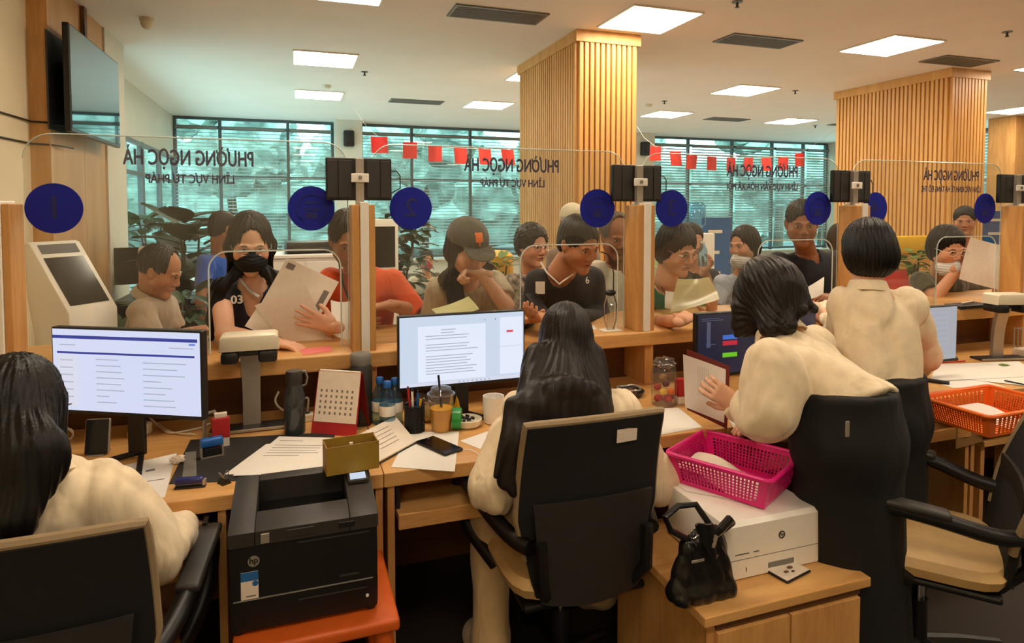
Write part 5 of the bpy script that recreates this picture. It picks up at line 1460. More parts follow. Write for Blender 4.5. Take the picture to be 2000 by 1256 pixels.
# --- black handbag
t = thing('handbag', 'black leather handbag leaning against the white printer', 'bag', (1.075, 1.47, z_p))
vb = Vol(.005)
for x0, z0, x1, z1 in ((-.07, .03, -.045, .15), (.06, .025, .035, .17), (0, .025, 0, .17)): vb.rc((x0, 0, z0), (x1, 0, z1), .042, .03, k=.03, fl=(0, 1, 0), f=.85)
vb.rc((-.075, 0, .02), (.065, 0, .02), .030, .030, k=.02, fl=(0, 1, 0), f=1.3).pl((0, 0, .002), (0, 0, -1), .008)
v, f = vb.mesh(folds(.0045, 1.9, 4)); mkmesh('bag_body', [(v, f)], 'bag_leather', t)
B().tube([(-.05, .0, .17), (-.10, .01, .20), (-.115, .02, .235), (-.06, .04, .25), (.0, .04, .245), (.02, .0, .20), (.03, -.01, .17)], .009, 8).done('strap', 'bag_leather', t, smooth=True)
B().tube([(.0, -.03, .185), (.02, -.045, .21), (.06, -.03, .225), (.085, -.01, .205), (.055, 0, .18)], .012, 8).done('handle', 'bag_leather', t, smooth=True)
B().sheet(lambda i, j: (-.06+.05*i+.05*j, -.045+.008*math.sin(i*6+j*4), .235-.10*j), 6, 8, .006).done('flap', 'bag_leather', t, smooth=True)
B().tube([(.012*math.cos(a)-.06, -.035, .205+.012*math.sin(a)) for a in np.linspace(0, 6.28, 14)], .0025, 6).done('buckle', 'metal', t, smooth=True)
B().tube([(-.01, -.05, .17), (.0, -.052, .20)], .007, 8).done('clasp', 'silver', t, smooth=True)
B().box(-.075, -.035, -.052, -.048, .135, .142, .001).done('zip', 'silver', t)

# --- right of the middle clerk
t = thing('storage_jar', 'clear jar of wrapped sweets on the third desk', 'jar', D(1297, 790))
B().lathe([(0, .002), (.048, 0), (.052, .006), (.054, .13), (.046, .155), (.044, .16)], seg=32).done('jar_wall', 'clear', t, smooth=True)
b = B(); crumple(b, (0, 0, .175), (.045, .045, .022), 7, .2); b.done('plastic_cover', 'clear', t, smooth=True)
for k, (x, y, z, m) in enumerate(((-.02, -.02, .06, 'yellow'), (.012, -.03, .062, 'orange'), (.0, .0, .03, 'red'), (-.03, 0, .03, 'red'), (.03, .0, .03, 'maroon'), (0, -.03, .03, 'red'), (-.02, .02, .07, 'red'), (.02, .02, .08, 'maroon'), (0, .01, .11, 'card'))):
    crumple(B(), (x, y, z), (.017, .014, .015), k, .1, 2).done('sweet', m, t, smooth=True)
t = thing('red_box', 'small red and white box right of the sweets jar', 'packet', D(1328, 788))
B().box(-.018, .018, -.015, .015, .032, .105, .002).done('packet', 'red', t); B().box(-.018, .018, -.015, .015, 0, .032, .002).done('foot', 'white', t)
t = thing('cable_tray', 'dark round tray of clips beside the sweets jar', 'tray', D(1228, 772))
B().lathe([(0, .003), (.055, 0), (.066, .02), (.068, .022), (.060, .020), (.05, .006), (0, .006)], seg=32).done('tray_bowl', 'dark_grey', t, smooth=True)
B().tube([(.05*math.cos(a), .05*math.sin(a), .03+.004*math.sin(3*a)) for a in np.linspace(0, 12, 40)], .004, 6).done('coiled_cord', 'silver', t, smooth=True)
crumple(B(), (0, 0, .012), (.035, .03, .014), 2, .3).done('clips', 'brown', t)
# right-hand desk papers
rp = [([(1830, 712), (1990, 706), (2030, 735), (1815, 745)], 'large white sheet on the right desk beside the standing clerk', .004), ([(1860, 738), (2040, 722), (2060, 765), (1985, 752)], 'white sheet at the right edge above the orange basket', .002), ([(1815, 742), (1900, 738), (1965, 757), (1860, 758)], 'white sheet just above the rim of the orange basket', .0)]
for cs, l_, dz in rp: flat_paper('sheet_of_paper', l_, cs, dz=dz, group=PG)
t = thing('lime_note', 'small lime green note on the papers at the right', 'note', D(1962, 716)+V3((0, 0, .008)))
B().sheet(lambda a, c: ((a-.5)*.05, (c-.5)*.03, .004*math.sin(a*3.1)), 5, 3, .001).done('note_sheet', 'leaf_light', t)
cabl('pen', 'red and black pen lying on the right papers', [D(1825, 713)+V3((0, 0, .01)), D(1885, 709)+V3((0, 0, .01))], .004, 'red', 'pen')
cabl('pen', 'black pen lying by the rim of the orange basket', [D(1962, 747)+V3((0, 0, .009)), D(2010, 757)+V3((0, 0, .009))], .004, 'black', 'pen')
t = thing('computer_mouse', 'dark mouse in front of the pale grey screen', 'mouse', D(1850, 702), .5)
vb = Vol(.004); vb.el((0, 0, .008), (.03, .05, .022)).pl((0, 0, .001), (0, 0, -1)); v, f = vb.mesh(); mkmesh('mouse_shell', [(v, f)], 'dark_grey', t)
t = thing('desk_clutter_tray', 'small metal rack at the right edge behind the papers', 'rack', D(1996, 695))
for k in range(3):
    x = -.02+.03*k; B().tube([(x, -.03, 0), (x, -.03, .15), (x, .03, .15), (x, .03, 0)], .004, 6).done('rack_wire', 'silver', t)
B().box(-.03, .05, -.035, .035, 0, .04, .006).done('rack_base', 'paper2', t)
t = thing('cardboard_box', 'brown cardboard box under the right desk', 'box', (P(1860, 975, v=1.98).x, 2.02, .53), .12)
B().box(-.10, .10, -.1, .1, 0, .15, .003).done('box_body', 'card', t); B().box(-.10, .10, -.012, .012, .1502, .1508).done('tape', 'paper2', t)
t = thing('under_desk_shelf', 'low shelf under the right desk carrying the cardboard box', 'shelf', (3.2, 2.05, 0))
B().box(-.33, .33, -.12, .25, .505, .529, .002).done('shelf_board', 'wood', t)
for x in (-.31, .31): B().box(x-.012, x+.012, -.1, .25, 0, .505).done('side_panel', 'wood_z', t)
# keyboards on the trays
def keyboard(lab, loc, rz=0):
    t = thing('keyboard', lab, 'keyboard', loc, rz, 'keyboards on the pull-out trays')
    B().box(-.20, .20, -.065, .065, 0, .014, .004).done('keyboard_base', 'black', t)
    b = B()
    for r_ in range(5):
        for k in range(15): b.box(-.192+k*.0257, -.192+k*.0257+.021, -.058+r_*.023, -.058+r_*.023+.019, .0142, .020)
    tag(b.done('keys', 'dark_grey', t), kind='stuff')
keyboard('black keyboard on the tray in front of the long-haired clerk', (1.0, 2.02, .6195))
keyboard('black keyboard on the tray of the left desk', (-1.0, 1.95, .6195))
# things on the counter
ctr = lambda x, y: P(x, y, z=ZC)
t = thing('desk_microphone', 'counter microphone on a looped silver stand', 'microphone', ctr(1192, 646))
B().box(-.045, .045, -.03, .03, 0, .006, .002).done('base_plate', 'white', t)
vm = Vol(.004); vm.el((0, 0, .175), (.026, .018, .016)); v, f = vm.mesh(); mkmesh('microphone_head', [(v, f)], 'black', t)
for s_ in (-1, 1):
    pts = [(s_*.016, 0, .006), (s_*.03, 0, .05), (s_*.032, 0, .12), (s_*.018, 0, .165)]
    B().tube(pts, .0035, 8).done('stand_wire', 'metal', t, smooth=True)
B().tube([(.02, .01, .17), (.026, .02, .26), (.018, .03, .33), (0, .035, .35), (-.03, .04, .36)], .003, 8).done('gooseneck', 'dark_grey', t, smooth=True)
B().lathe([(0, .006), (.018, .006), (.016, .12), (0, .125)], seg=20).done('clear_holder', 'clear', t, smooth=True)
def ctr_sheet(lab, cs, m='paper', cat='paper', name='sheet_of_paper', lift=0, group='sheets on the counter top'):
    return flat_paper(name, lab, cs, cat, m, 0, z=ZC+lift, group=group)
ctr_sheet('pink sheet on the counter below the papers of the masked woman', [(585, 682), (646, 676), (650, 686), (592, 694)], 'pink_paper')
ctr_sheet('white sheet on the counter in front of the young man in the dark jersey', [(1095, 640), (1160, 636), (1166, 644), (1100, 650)])
t = thing('pen_tray', 'dark low tray of pens on the counter at the right', 'tray', ctr(1895, 600))
B().box(-.14, .10, -.05, .05, 0, .02, .004).done('tray_shell', 'black', t); B().tube([(-.1, -.02, .028), (.04, .01, .03)], .005, 8).done('pen', 'silver', t)
# self-service kiosk beyond the counter
t = thing('service_kiosk', 'white self-service kiosk with a tilted screen at the left', 'kiosk', (P(150, 600, v=3.45).x, 3.45, 0), .92)
prof = [(.10, .0), (.10, .86), (.26, 1.10), (.30, 1.16), (.20, 1.44), (.13, 1.44), (-.075, 1.05), (-.09, 1.00), (-.09, 0)]
prof = [(-.11, 0), (.10, 0), (.10, .98), (.205, 1.36), (.145, 1.405), (.125, 1.40), (-.11, 1.09)]
ZXprism(B(), prof, -.12, .12, .008).done('kiosk_body', 'white', t, smooth=True)
nrm = V3((0, -(1.40-1.09), (.125+.11))).normalized()
def onface(s0, s1, x0, x1, off, m, nm):
    a, c = V3((0, -.11, 1.09)), V3((0, .125, 1.40)); d = c-a; n_ = V3((0, -d.z, d.y)).normalized()
    def fn(i, j): p = a+d*(s0+(s1-s0)*j); return V3((x0+(x1-x0)*i, p.y, p.z))+n_*off
    return B().sheet(fn, 1, 1, .002).done(nm, m, t)
onface(.10, .78, -.095, .095, .0015, 'gloss_black', 'touch_screen'); onface(.84, .97, -.09, .09, .0015, 'dark_grey', 'camera_bar')
t2 = B().box(-.14, .14, -.13, .2, 0, .03, .01).done('foot_plate', 'white', t)
# blue folded banner behind the first post
t = thing('blue_banner', 'blue folded banner leaning by the left wall', 'banner', (P(30, 640, v=4.0).x, 4.0, 0), .1)
B().prism([(-.05, 0), (.22, 0), (-.03, 1.12), (-.06, 1.12)], -.01, .01, T=RX).done('banner_cloth', 'blue_banner', t); B().tube([(-.055, 0, 0), (-.055, 0, 1.14)], .01, 8).done('banner_pole', 'blue', t)
# ------------------------------------------------------------------ cloths
def cloth(n, c, rough=.85, var=.06, pat=None):
    m = M[n] = mat(n.replace('_', ' '), c, rough, var=var, vs=25, bump=.25, bs=700, sheen=.2 if sum(c) > 150 else 0)
    N, L = m.node_tree.nodes, m.node_tree.links; old = [x for x in N if x.type == 'BUMP'][0]
    tc = N.new('ShaderNodeTexCoord'); wv = N.new('ShaderNodeTexNoise'); wv.inputs['Scale'].default_value = 9; wv.inputs['Detail'].default_value = 2; wv.inputs['Distortion'].default_value = .7
    mp = N.new('ShaderNodeMapping'); mp.inputs['Scale'].default_value = (1.5, 1.5, .55); mp.inputs['Rotation'].default_value = (.3, .35, 0); L.new(tc.outputs['Object'], mp.inputs[0]); L.new(mp.outputs[0], wv.inputs['Vector'])
    b2 = N.new('ShaderNodeBump'); b2.inputs['Strength'].default_value = .22 if sum(c) < 150 else .5; b2.inputs['Distance'].default_value = .035
    L.new(wv.outputs['Fac'], b2.inputs['Height']); L.new(b2.outputs[0], old.inputs['Normal'])
cloth('cream_blouse', (238, 218, 182), .6); cloth('navy_jersey', (30, 32, 48)); cloth('orange_tee', (222, 84, 34)); cloth('khaki_shirt', (176, 160, 132))
cloth('charcoal_jersey', (50, 47, 44)); cloth('white_shirt', (214, 204, 180)); cloth('green_top', (20, 116, 82)); cloth('pale_blue_top', (176, 186, 200))
cloth('dark_polo', (28, 30, 38)); cloth('beige_shirt', (178, 156, 132)); cloth('blue_shirt', (34, 78, 160)); cloth('olive_tee', (66, 62, 46)); cloth('black_cloth', (11, 10, 9)); cloth('beige_trousers', (206, 176, 128))
cloth('black_mask', (18, 20, 24)); cloth('white_mask', (206, 204, 200)); cloth('red_mask', (196, 70, 80)); cloth('grey_cap', (78, 72, 62)); cloth('white_cap', (216, 206, 176))
cloth('grey_shirt', (140, 120, 100))
M['floral'] = mat('floral blouse', (150, 134, 120), .85, var=.9, vs=38)
J = lambda x, y, v: P(x, y, v=v)
Z = lambda x, y, z: P(x, y, z=z)
def legs_of(hip, lat, fwd=V3((0, 0, 0)), s=.09, g=1):
    r = []
    for k in (-1, 1):
        a = hip+lat*(k*s); r.append([a, V3((a.x, a.y, .47))+fwd*.03, V3((a.x, a.y, .10)), V3((a.x, a.y, .04))+fwd*.14])
    return r
U = V3((1, 0, 0))
def patch(p, name, m, fn, nu=6, nv=6, t=.002):
    """a flat print or badge that lies on clothing: fn gives world points"""
    return B().sheet(lambda a, c: fn(a, c)-p['loc'], nu, nv, t).done(name, m, p['t'])
def held(lab, cs, v, m='paper2', bend=.01, t=.0012, cat='paper', name='sheet_of_paper', group=None, nu=10):
    """a held sheet: corners as seen, each with its own depth"""
    q = [P(x, y, v=vv) for (x, y), vv in zip(cs, v)]; c = sum(q, V3())/4
    n = (q[1]-q[0]).cross(q[3]-q[0]).normalized()
    th = thing(name, lab, cat, c, group=group)
    def fn(a, b_):
        p = (q[0]*(1-a)+q[1]*a)*(1-b_)+(q[3]*(1-a)+q[2]*a)*b_
        return p-c+n*(bend*math.sin(a*3.14)+bend*.5*math.sin(b_*4+a*2))
    B().sheet(fn, nu, nu, t).done('sheet', m, th, smooth=True)
    return th, fn, n
# ------------------------------------------------------------------ visitors at the counter
hip = J(486, 700, 3.20)
p = person('young woman with long black hair, glasses and a black face mask, in a navy jersey', J(489, 474, 2.98), (4, 20, 0), 'long',
    (J(432, 577, 3.06), J(552, 580, 3.06)), hip,
    [dict(p=(J(432, 577, 3.06), Z(440, 652, 1.06), Z(530, 668, 1.03)), sleeve='none', r=(.058, .054), hand=dict(d=V3((.8, -.35, -.12)), n=(0, 0, -1), side=1, curl=(.25, .35, .3))),
     dict(p=(J(552, 580, 3.06), J(634, 690, 3.06), J(648, 636, 2.76)), sleeve='short', r=(.058, .054), hand=dict(d=V3((-.9, -.05, .35)), n=(.0, 1, .1), side=-1, curl=(.10, .15, .15), spread=.2))],
    'navy_jersey', 'fair', hs=1.03, legs=legs_of(hip, U), pants='black_cloth', vneck=.10, seed=3, neckcut=.06,
    hx=[((-.078, .0, -.02), J(430, 560, 2.94), .030, .024, (0, 1, 0), .6), (J(430, 560, 2.94), J(414, 625, 2.93), .026, .022, (0, 1, 0), .5), (J(420, 625, 2.93), J(408, 678, 2.94), .022, .008, (0, 1, 0), .6), ((.078, .0, -.02), J(540, 545, 2.94), .030, .026, (0, 1, 0), .6), (J(540, 545, 2.94), J(530, 600, 2.91), .026, .012, (0, 1, 0), .6)])
mask(p, 'black_mask'); glasses(p, 'silver')
text('03', .05, 'white', p['t'], J(463, 586, 2.95)-p['loc'], (math.pi/2-.1, 0, .05), 'jersey_number', .0005, .002)
B().tube([q-p['loc'] for q in (J(434, 548, 2.99), J(424, 556, 2.985), J(416, 572, 2.98), J(414, 590, 2.985))], .0045, 6).done('shoulder_stripe', 'white', p['t'], smooth=True)
B().tube([q-p['loc'] for q in (J(464, 535, 2.99), J(474, 552, 2.97), J(490, 570, 2.955), J(506, 580, 2.95))], .0065, 6).done('neck_trim', 'pink_paper' if False else 'white_mask', p['t'], smooth=True)
t, fn, n = held('large off-white document held up behind the front sheet by the masked woman', [(560, 504), (662, 551), (612, 640), (500, 610)], (2.88, 2.87, 2.86, 2.88), bend=.008, group='documents held by the masked woman')
B().sheet(lambda a, c: fn(.06+.14*a, .05+.10*c)+n*(-.0012), 3, 3, .0004).done('stamp_mark', 'ink', t); B().sheet(lambda a, c: fn(.84+.10*a, .25+.45*c)+n*(-.0012), 3, 3, .0004).done('handwritten_line', 'ink', t)
t, fn, n = held('front off-white sheet held by the masked woman, pinkish towards its foot', [(497, 597), (596, 556), (652, 668), (556, 668)], (2.83, 2.82, 2.80, 2.81), bend=-.006, group='documents held by the masked woman')
held('lower off-white sheet with a folded corner held by the masked woman', [(506, 594), (560, 620), (545, 668), (478, 637)], (2.86, 2.85, 2.83, 2.84), bend=.006, group='documents held by the masked woman')
held('curled white sheet between the masked woman and the wooden post', [(646, 586), (692, 584), (694, 668), (650, 655)], (2.86, 2.86, 2.76, 2.78), m='paper', bend=.022)
hip = J(705, 700, 3.30)
p = person('person in an orange t-shirt standing behind the wooden post, head bowed', J(682, 468, 3.10), (8, 22, 4), 'tied',
    (J(645, 548, 3.17), J(768, 550, 3.17)), hip,
    [dict(p=(J(645, 548, 3.17), J(630, 640, 3.25), J(676, 640, 3.02)), sleeve='short', hand=dict(d=(.8, -.3, .2), n=(0, 1, -.3), side=1)),
     dict(p=(J(768, 550, 3.17), J(806, 606, 3.14), J(762, 596, 2.98)), sleeve='elbow', r=(.06, .062), hand=dict(d=(-.8, -.3, 0), n=(0, 0, -1), side=-1))],
    'orange_tee', 'tan', hs=1.1, legs=legs_of(hip, U), pants='black_cloth', seed=4, hx=[((-.065, -.03, 0), ((-.06, -.02, -.13)), .03, .02, None, 1)])
B().tube([q-p['loc'] for q in (J(662, 485, 3.06), J(664, 520, 3.04), J(672, 560, 3.01), J(688, 600, 3.0), J(696, 612, 3.0))], .006, 6).done('lanyard', 'black_cloth', p['t'], smooth=True)
hip = J(900, 700, 3.30)
p = person('young woman in a grey cap with an orange badge, chin on her fist', J(914, 484, 2.90), (28, 22, 4), 'long',
    (J(856, 566, 3.05), J(966, 552, 3.05)), hip,
    [dict(p=(J(856, 566, 3.05), J(838, 650, 3.12), Z(885, 640, 1.06)), sleeve='elbow', r=(.060, .060), hand=dict(d=(.7, -.5, 0), n=(0, 0, -1), side=1)),
     dict(p=(J(966, 552, 3.05), J(990, 600, 2.90), J(940, 535, 2.85)), sleeve='short', r=(.060, .064), hand=dict(d=(-.95, -.05, .12), n=(.1, -.3, -1), side=-1, curl=(1.1, 1.3, .9), thumb=.2))],
    'khaki_shirt', 'fair', hs=1.08, legs=legs_of(hip, U), pants='black_cloth', seed=6, neckcut=.07,
    hx=[((-.07, -.02, -.03), J(868, 545, 2.98), .04, .030, None, 1), ((.06, -.03, -.03), J(958, 520, 3.0), .034, .02, None, 1), (J(872, 545, 2.96), J(888, 600, 2.92), .026, .018, None, 1)], haircol='hair_brown')
def cap(p, m, brim=True, badge=True):
    v = Vol(.003)
    v.el((0, -.012, .048), (.088, .110, .088)); v.el((0, -.012, .045), (.083, .104, .082), k=.003, op='s'); v.pl((0, 0, .035), (0, .10, -1), .004)
    if brim:
        v.rc((-.035, .09, .035), (.035, .09, .035), .004, k=.004); v.el((0, .105, .034), (.070, .075, .005), R=Matrix.Rotation(-.22, 3, 'X'), k=.006)
    vv, f = v.mesh(); R = np.array(p['R']); vv = (vv*p['hs']) @ R.T+arr(p['Hc']); o = mkmesh('cap', [(vv, f)], m, p['t'], p['loc'])
    if badge:
        def fn(a, c): 
            x, z = (a-.5)*.034, .07+c*.035; y = .110*math.sqrt(max(0, 1-(x/.088)**2-((z-.048)/.088)**2))-.012+.002; return hp(p, (x, y, z))
        b = B(); b.sheet(fn, 6, 5, .0025); b.done('badge', 'orange', o); b = B(); b.sheet(lambda a, c: fn(.42+.16*a, -.45+.45*c), 3, 3, .0025); b.done('badge_stem', 'orange', o)
    return o
cap(p, 'grey_cap'); collar(p, 'khaki_shirt', .072, .04, 1.2)
patch(p, 'scarf', 'black_cloth', lambda a, c: J(868+34*a+8*c, 540+62*c, 2.915-.0*c+.01*math.sin(a*3.1)), 6, 8, .012)
held('pale yellow-green papers lying up against the counter below the capped woman', [(842, 604), (915, 578), (936, 604), (870, 625)], (2.80, 2.82, 2.74, 2.70), m='plastic_sleeve' if 'plastic_sleeve' in M else 'paper', bend=.006)
hip = J(1118, 705, 3.30)
p = person('young man with short dark hair in a charcoal long-sleeved jersey looking down at a phone', J(1130, 476, 2.86), (42, 24, 4), 'short',
    (J(1048, 546, 3.0), J(1160, 540, 3.06)), hip,
    [dict(p=(J(1048, 552, 3.02), J(1030, 632, 3.02), Z(1040, 632, 1.06)+V3((0, .12, 0))), sleeve='long', r=(.060, .050), hand=dict(d=(.15, -.95, .05), n=(0, .1, 1), side=-1, curl=(.3, .5, .4))),
     dict(p=(J(1158, 546, 3.08), J(1172, 622, 3.06), Z(1090, 628, 1.10)+V3((0, .1, 0))), sleeve='long', r=(.062, .052), hand=dict(d=(-.85, -.4, .1), n=(0, 0, 1), side=1, curl=(.6, .6, .4)))],
    'charcoal_jersey', 'tan', hs=1.08, neck=J(1092, 532, 2.98), legs=legs_of(hip, U), pants='black_cloth', seed=8, vneck=.05, neckcut=.066, strandA=.0015)
B().tube([q-p['loc'] for q in (J(1056, 512, 2.97), J(1068, 532, 2.925), J(1092, 555, 2.895), J(1118, 536, 2.925), J(1124, 522, 2.98))], .005, 6).done('neck_trim', 'white', p['t'], smooth=True)
patch(p, 'chest_patch', 'paper2', lambda a, c: J(1046+18*a, 550+24*c, 2.893), 2, 2)
text('6', .05, 'white', p['t'], J(1147, 548, 2.925)-p['loc'], (math.pi/2, -.2, .2), 'sleeve_mark', .0005, .001)
t = thing('mobile_phone', 'black phone held by the young man in the charcoal jersey', 'phone', J(1058, 606, 2.78), .3)
B().box(-.036, .036, -.004, .004, -.02, .11, .003, T=Matrix.Rotation(-.9, 4, 'X')).done('phone_body', 'black', t)
hip = J(1210, 700, 3.62)
p = person('old man with sparse grey hair in an open white shirt', J(1203, 462, 3.42), (22, 14, 0), 'bald',
    (J(1166, 528, 3.55), J(1240, 532, 3.60)), hip,
    [dict(p=(J(1166, 528, 3.55), J(1162, 620, 3.55), J(1172, 690, 3.45)), sleeve='short', hand=dict(d=(0, -.2, -1), n=(1, 0, 0), side=1)), dict(p=(J(1240, 532, 3.6), J(1250, 620, 3.6), J(1245, 690, 3.5)), sleeve='short', hand=dict(d=(0, -.2, -1), n=(-1, 0, 0), side=-1))],
    'white_shirt', 'dark', hs=1.12, fat=.93, old=1, haircol='hair_grey', legs=legs_of(hip, U), pants='black_cloth', seed=9, vneck=.09, stubble=.25, browcol=(70, 60, 50), nose=1.15)
collar(p, 'white_shirt', .066, .035, 1.1)
hip = J(1120, 640, 4.5)
p = person('person with a pale cap or white hair far behind the young man', J(1118, 434, 4.35), (10, 5, 0), 'crew', (J(1082, 500, 4.4), J(1156, 500, 4.4)), hip,
    [dict(p=(J(1082, 500, 4.4), J(1078, 570, 4.4), J(1090, 630, 4.35)), sleeve='long'), dict(p=(J(1156, 500, 4.4), J(1160, 570, 4.4), J(1150, 630, 4.35)), sleeve='long')], 'grey_shirt', 'tan', hs=1.08, haircol='hair_white', legs=legs_of(hip, U), seed=10, pants='black_cloth')
cap(p, 'white_cap', False, False)
hip = J(1040, 690, 3.95)
p = person('woman with short curly black hair and glasses in a patterned blouse', J(1040, 480, 3.85), (38, 6, 0), 'curly',
    (J(1000, 552, 3.9), J(1078, 552, 3.95)), hip,
    [dict(p=(J(1000, 552, 3.9), J(990, 630, 3.9), J(1000, 690, 3.8)), sleeve='elbow', hand=dict(d=(0, -.2, -1), n=(1, 0, 0), side=1)), dict(p=(J(1078, 552, 3.95), J(1085, 630, 3.95), J(1080, 690, 3.85)), sleeve='elbow')], 'floral', 'mid', hs=1.08, legs=legs_of(hip, U), seed=11, curly=1, pants='black_cloth', vneck=.05)
glasses(p)
hip = J(1290, 705, 3.30)
p = person('woman with short black hair in a green top reading a plastic sleeve', J(1322, 486, 2.98), (46, 20, 3), 'fringe',
    (J(1256, 574, 3.08), J(1350, 566, 3.14)), hip,
    [dict(p=(J(1256, 574, 3.08), J(1243, 632, 3.0), Z(1330, 626, 1.06)), sleeve='short', r=(.062, .066), hand=dict(d=(.85, .45, .15), n=(-.2, .3, -.8), side=1, curl=(.4, .5, .3), s=.9)),
     dict(p=(J(1350, 566, 3.14), J(1385, 625, 3.1), J(1390, 612, 2.95)), sleeve='short', r=(.06, .06), hand=dict(d=(-.3, -.4, .6), n=(0, 1, 0), side=1))],
    'green_top', 'mid', hs=1.1, fat=1.04, neck=J(1300, 548, 3.06), legs=legs_of(hip, U), seed=12, hvol=1.02, vneck=.10, neckcut=.07, pants='black_cloth')
glasses(p, 'silver')
B().tube([q-p['loc'] for q in (J(1292, 560, 2.99), J(1304, 585, 2.93), J(1312, 594, 2.92), J(1330, 575, 2.96))], .002, 6).done('necklace', 'black', p['t'])
held('pale yellow plastic sleeve of papers held by the woman in green', [(1324, 544), (1386, 540), (1405, 585), (1308, 612)], (2.86, 2.86, 2.74, 2.73), m='sleeve_film', bend=.012, name='plastic_sleeve', cat='document sleeve') if 'sleeve_film' in M else None
held('white sheet held behind the plastic sleeve by the woman in green', [(1300, 568), (1322, 570), (1318, 604), (1298, 602)], (2.93, 2.93, 2.88, 2.88), m='paper', bend=.004)
hip = J(1360, 690, 4.1)
p = person('person in dark clothes behind the woman in green, holding a clear bottle', J(1350, 470, 3.95), (30, 10, 0), 'short', (J(1318, 535, 4.0), J(1392, 540, 4.05)), hip,
    [dict(p=(J(1318, 535, 4.0), J(1312, 610, 4.0), J(1330, 670, 3.9)), sleeve='long'), dict(p=(J(1392, 540, 4.05), J(1398, 590, 3.95), J(1376, 528, 3.78)), sleeve='elbow', hand=dict(d=(.2, -.3, .5), n=(-1, 0, .2), side=-1, curl=(.7, .7, .5)))],
    'dark_polo', 'mid', hs=1.0, legs=legs_of(hip, U), seed=13, pants='black_cloth')
t = thing('plastic_bottle', 'clear water bottle held up behind the woman in green', 'bottle', J(1372, 520, 3.72))
B().lathe([(0, 0), (.03, 0), (.032, .01), (.032, .11), (.015, .15), (.014, .16)], seg=20).done('body', 'water', t, smooth=True); B().lathe([(.015, .158), (.016, .175), (0, .176)], seg=16).done('cap', 'white', t)
hip = J(1440, 660, 3.9)
p = person('woman in a pale blue top with a mask under her chin, looking left', J(1453, 478, 3.72), (-38, 8, 0), 'bob',
    (J(1410, 552, 3.8), J(1486, 548, 3.8)), hip, [dict(p=(J(1410, 552, 3.8), J(1395, 620, 3.75), J(1420, 660, 3.6)), sleeve='short', hand=dict(d=(0, -1, 0), n=(0, 0, -1), side=1)), dict(p=(J(1486, 548, 3.8), J(1495, 620, 3.8), J(1470, 660, 3.65)), sleeve='short')],
    'pale_blue_top', 'mid', hs=1.06, legs=legs_of(hip, U), seed=14, pants='black_cloth')
mask(p, 'white_mask', chin=True)
hip = J(1585, 660, 3.35)
p = person('tall man with receding hair in a dark polo shirt holding out a white sheet', J(1566, 436, 3.16), (8, 12, 0), 'crew',
    (J(1518, 512, 3.26), J(1634, 508, 3.26)), hip,
    [dict(p=(J(1518, 512, 3.26), J(1508, 600, 3.22), Z(1560, 612, 1.05)), sleeve='short', r=(.066, .066), hand=dict(d=(.2, -.9, 0), n=(0, 0, -1), side=1)),
     dict(p=(J(1634, 508, 3.26), J(1664, 590, 3.15), J(1622, 582, 2.92)), sleeve='short', r=(.066, .066), hand=dict(d=(-.9, -.25, .15), n=(0, .3, -1), side=-1, curl=(.6, .6, .5)))],
    'dark_polo', 'dark', hs=1.13, fat=1.04, legs=legs_of(hip, U), pants='black_cloth', seed=15, vneck=.07, chest=.155)
collar(p, 'dark_polo', .07, .035, 1.1)
held('white sheet held out by the tall man in the dark polo', [(1556, 572), (1610, 540), (1608, 574), (1585, 584)], (2.86, 2.86, 2.80, 2.80), m='paper', bend=.006)
hip = J(1650, 640, 4.6)
person('person with black hair mostly hidden behind the standing clerk', J(1642, 466, 4.4), (150, 5, 0), 'bob', (J(1680, 530, 4.5), J(1610, 530, 4.5)), hip,
    [dict(p=(J(1680, 530, 4.5), J(1690, 590, 4.5), J(1680, 640, 4.5)), sleeve='long'), dict(p=(J(1610, 530, 4.5), J(1600, 590, 4.5), J(1610, 640, 4.5)), sleeve='long')], 'black_cloth', 'mid', hs=1.05, legs=legs_of(hip, U), seed=16, pants='black_cloth')
hip = J(1835, 665, 3.35)
p = person('woman with tied dark hair and glasses lifting a sheet close to her face', J(1850, 484, 2.96), (36, 16, 3), 'fringe',
    (J(1796, 548, 3.08), J(1886, 556, 3.14)), hip,
    [dict(p=(J(1796, 548, 3.08), J(1826, 582, 2.94), J(1872, 524, 2.88)), sleeve='short', r=(.060, .062), hand=dict(d=(.9, -.1, .12), n=(0, 1, 0), side=1, curl=(.2, .3, .3))),
     dict(p=(J(1886, 556, 3.14), J(1962, 590, 3.08), J(1948, 556, 2.90)), sleeve='short', r=(.058, .06), hand=dict(d=(.15, -.1, .8), n=(-.2, 1, 0), side=1, curl=(.3, .35, .3)))],
    'olive_tee', 'mid', hs=1.12, neck=J(1838, 540, 3.06), legs=legs_of(hip, U), pants='black_cloth', seed=17, vneck=.04)
glasses(p, 'white'); mask(p, 'white_mask', chin=True)
held('off-white sheet lifted to the face of the woman in glasses at the right', [(1896, 463), (1990, 486), (1950, 566), (1872, 545)], (2.86, 2.84, 2.80, 2.82), bend=.012)
hip = J(1890, 640, 4.3)
person('man standing behind the woman who lifts a sheet', J(1884, 432, 4.1), (0, 5, 0), 'crew', (J(1846, 500, 4.2), J(1926, 500, 4.2)), hip,
    [dict(p=(J(1846, 500, 4.2), J(1840, 570, 4.2), J(1850, 630, 4.1)), sleeve='short', hand=dict(d=(0, 0, -1), n=(1, 0, 0))), dict(p=(J(1926, 500, 4.2), J(1934, 570, 4.2), J(1925, 630, 4.1)), sleeve='short', hand=dict(d=(0, 0, -1), n=(-1, 0, 0)))], 'grey_shirt', 'tan', hs=1.05, legs=legs_of(hip, U), seed=18, pants='black_cloth')
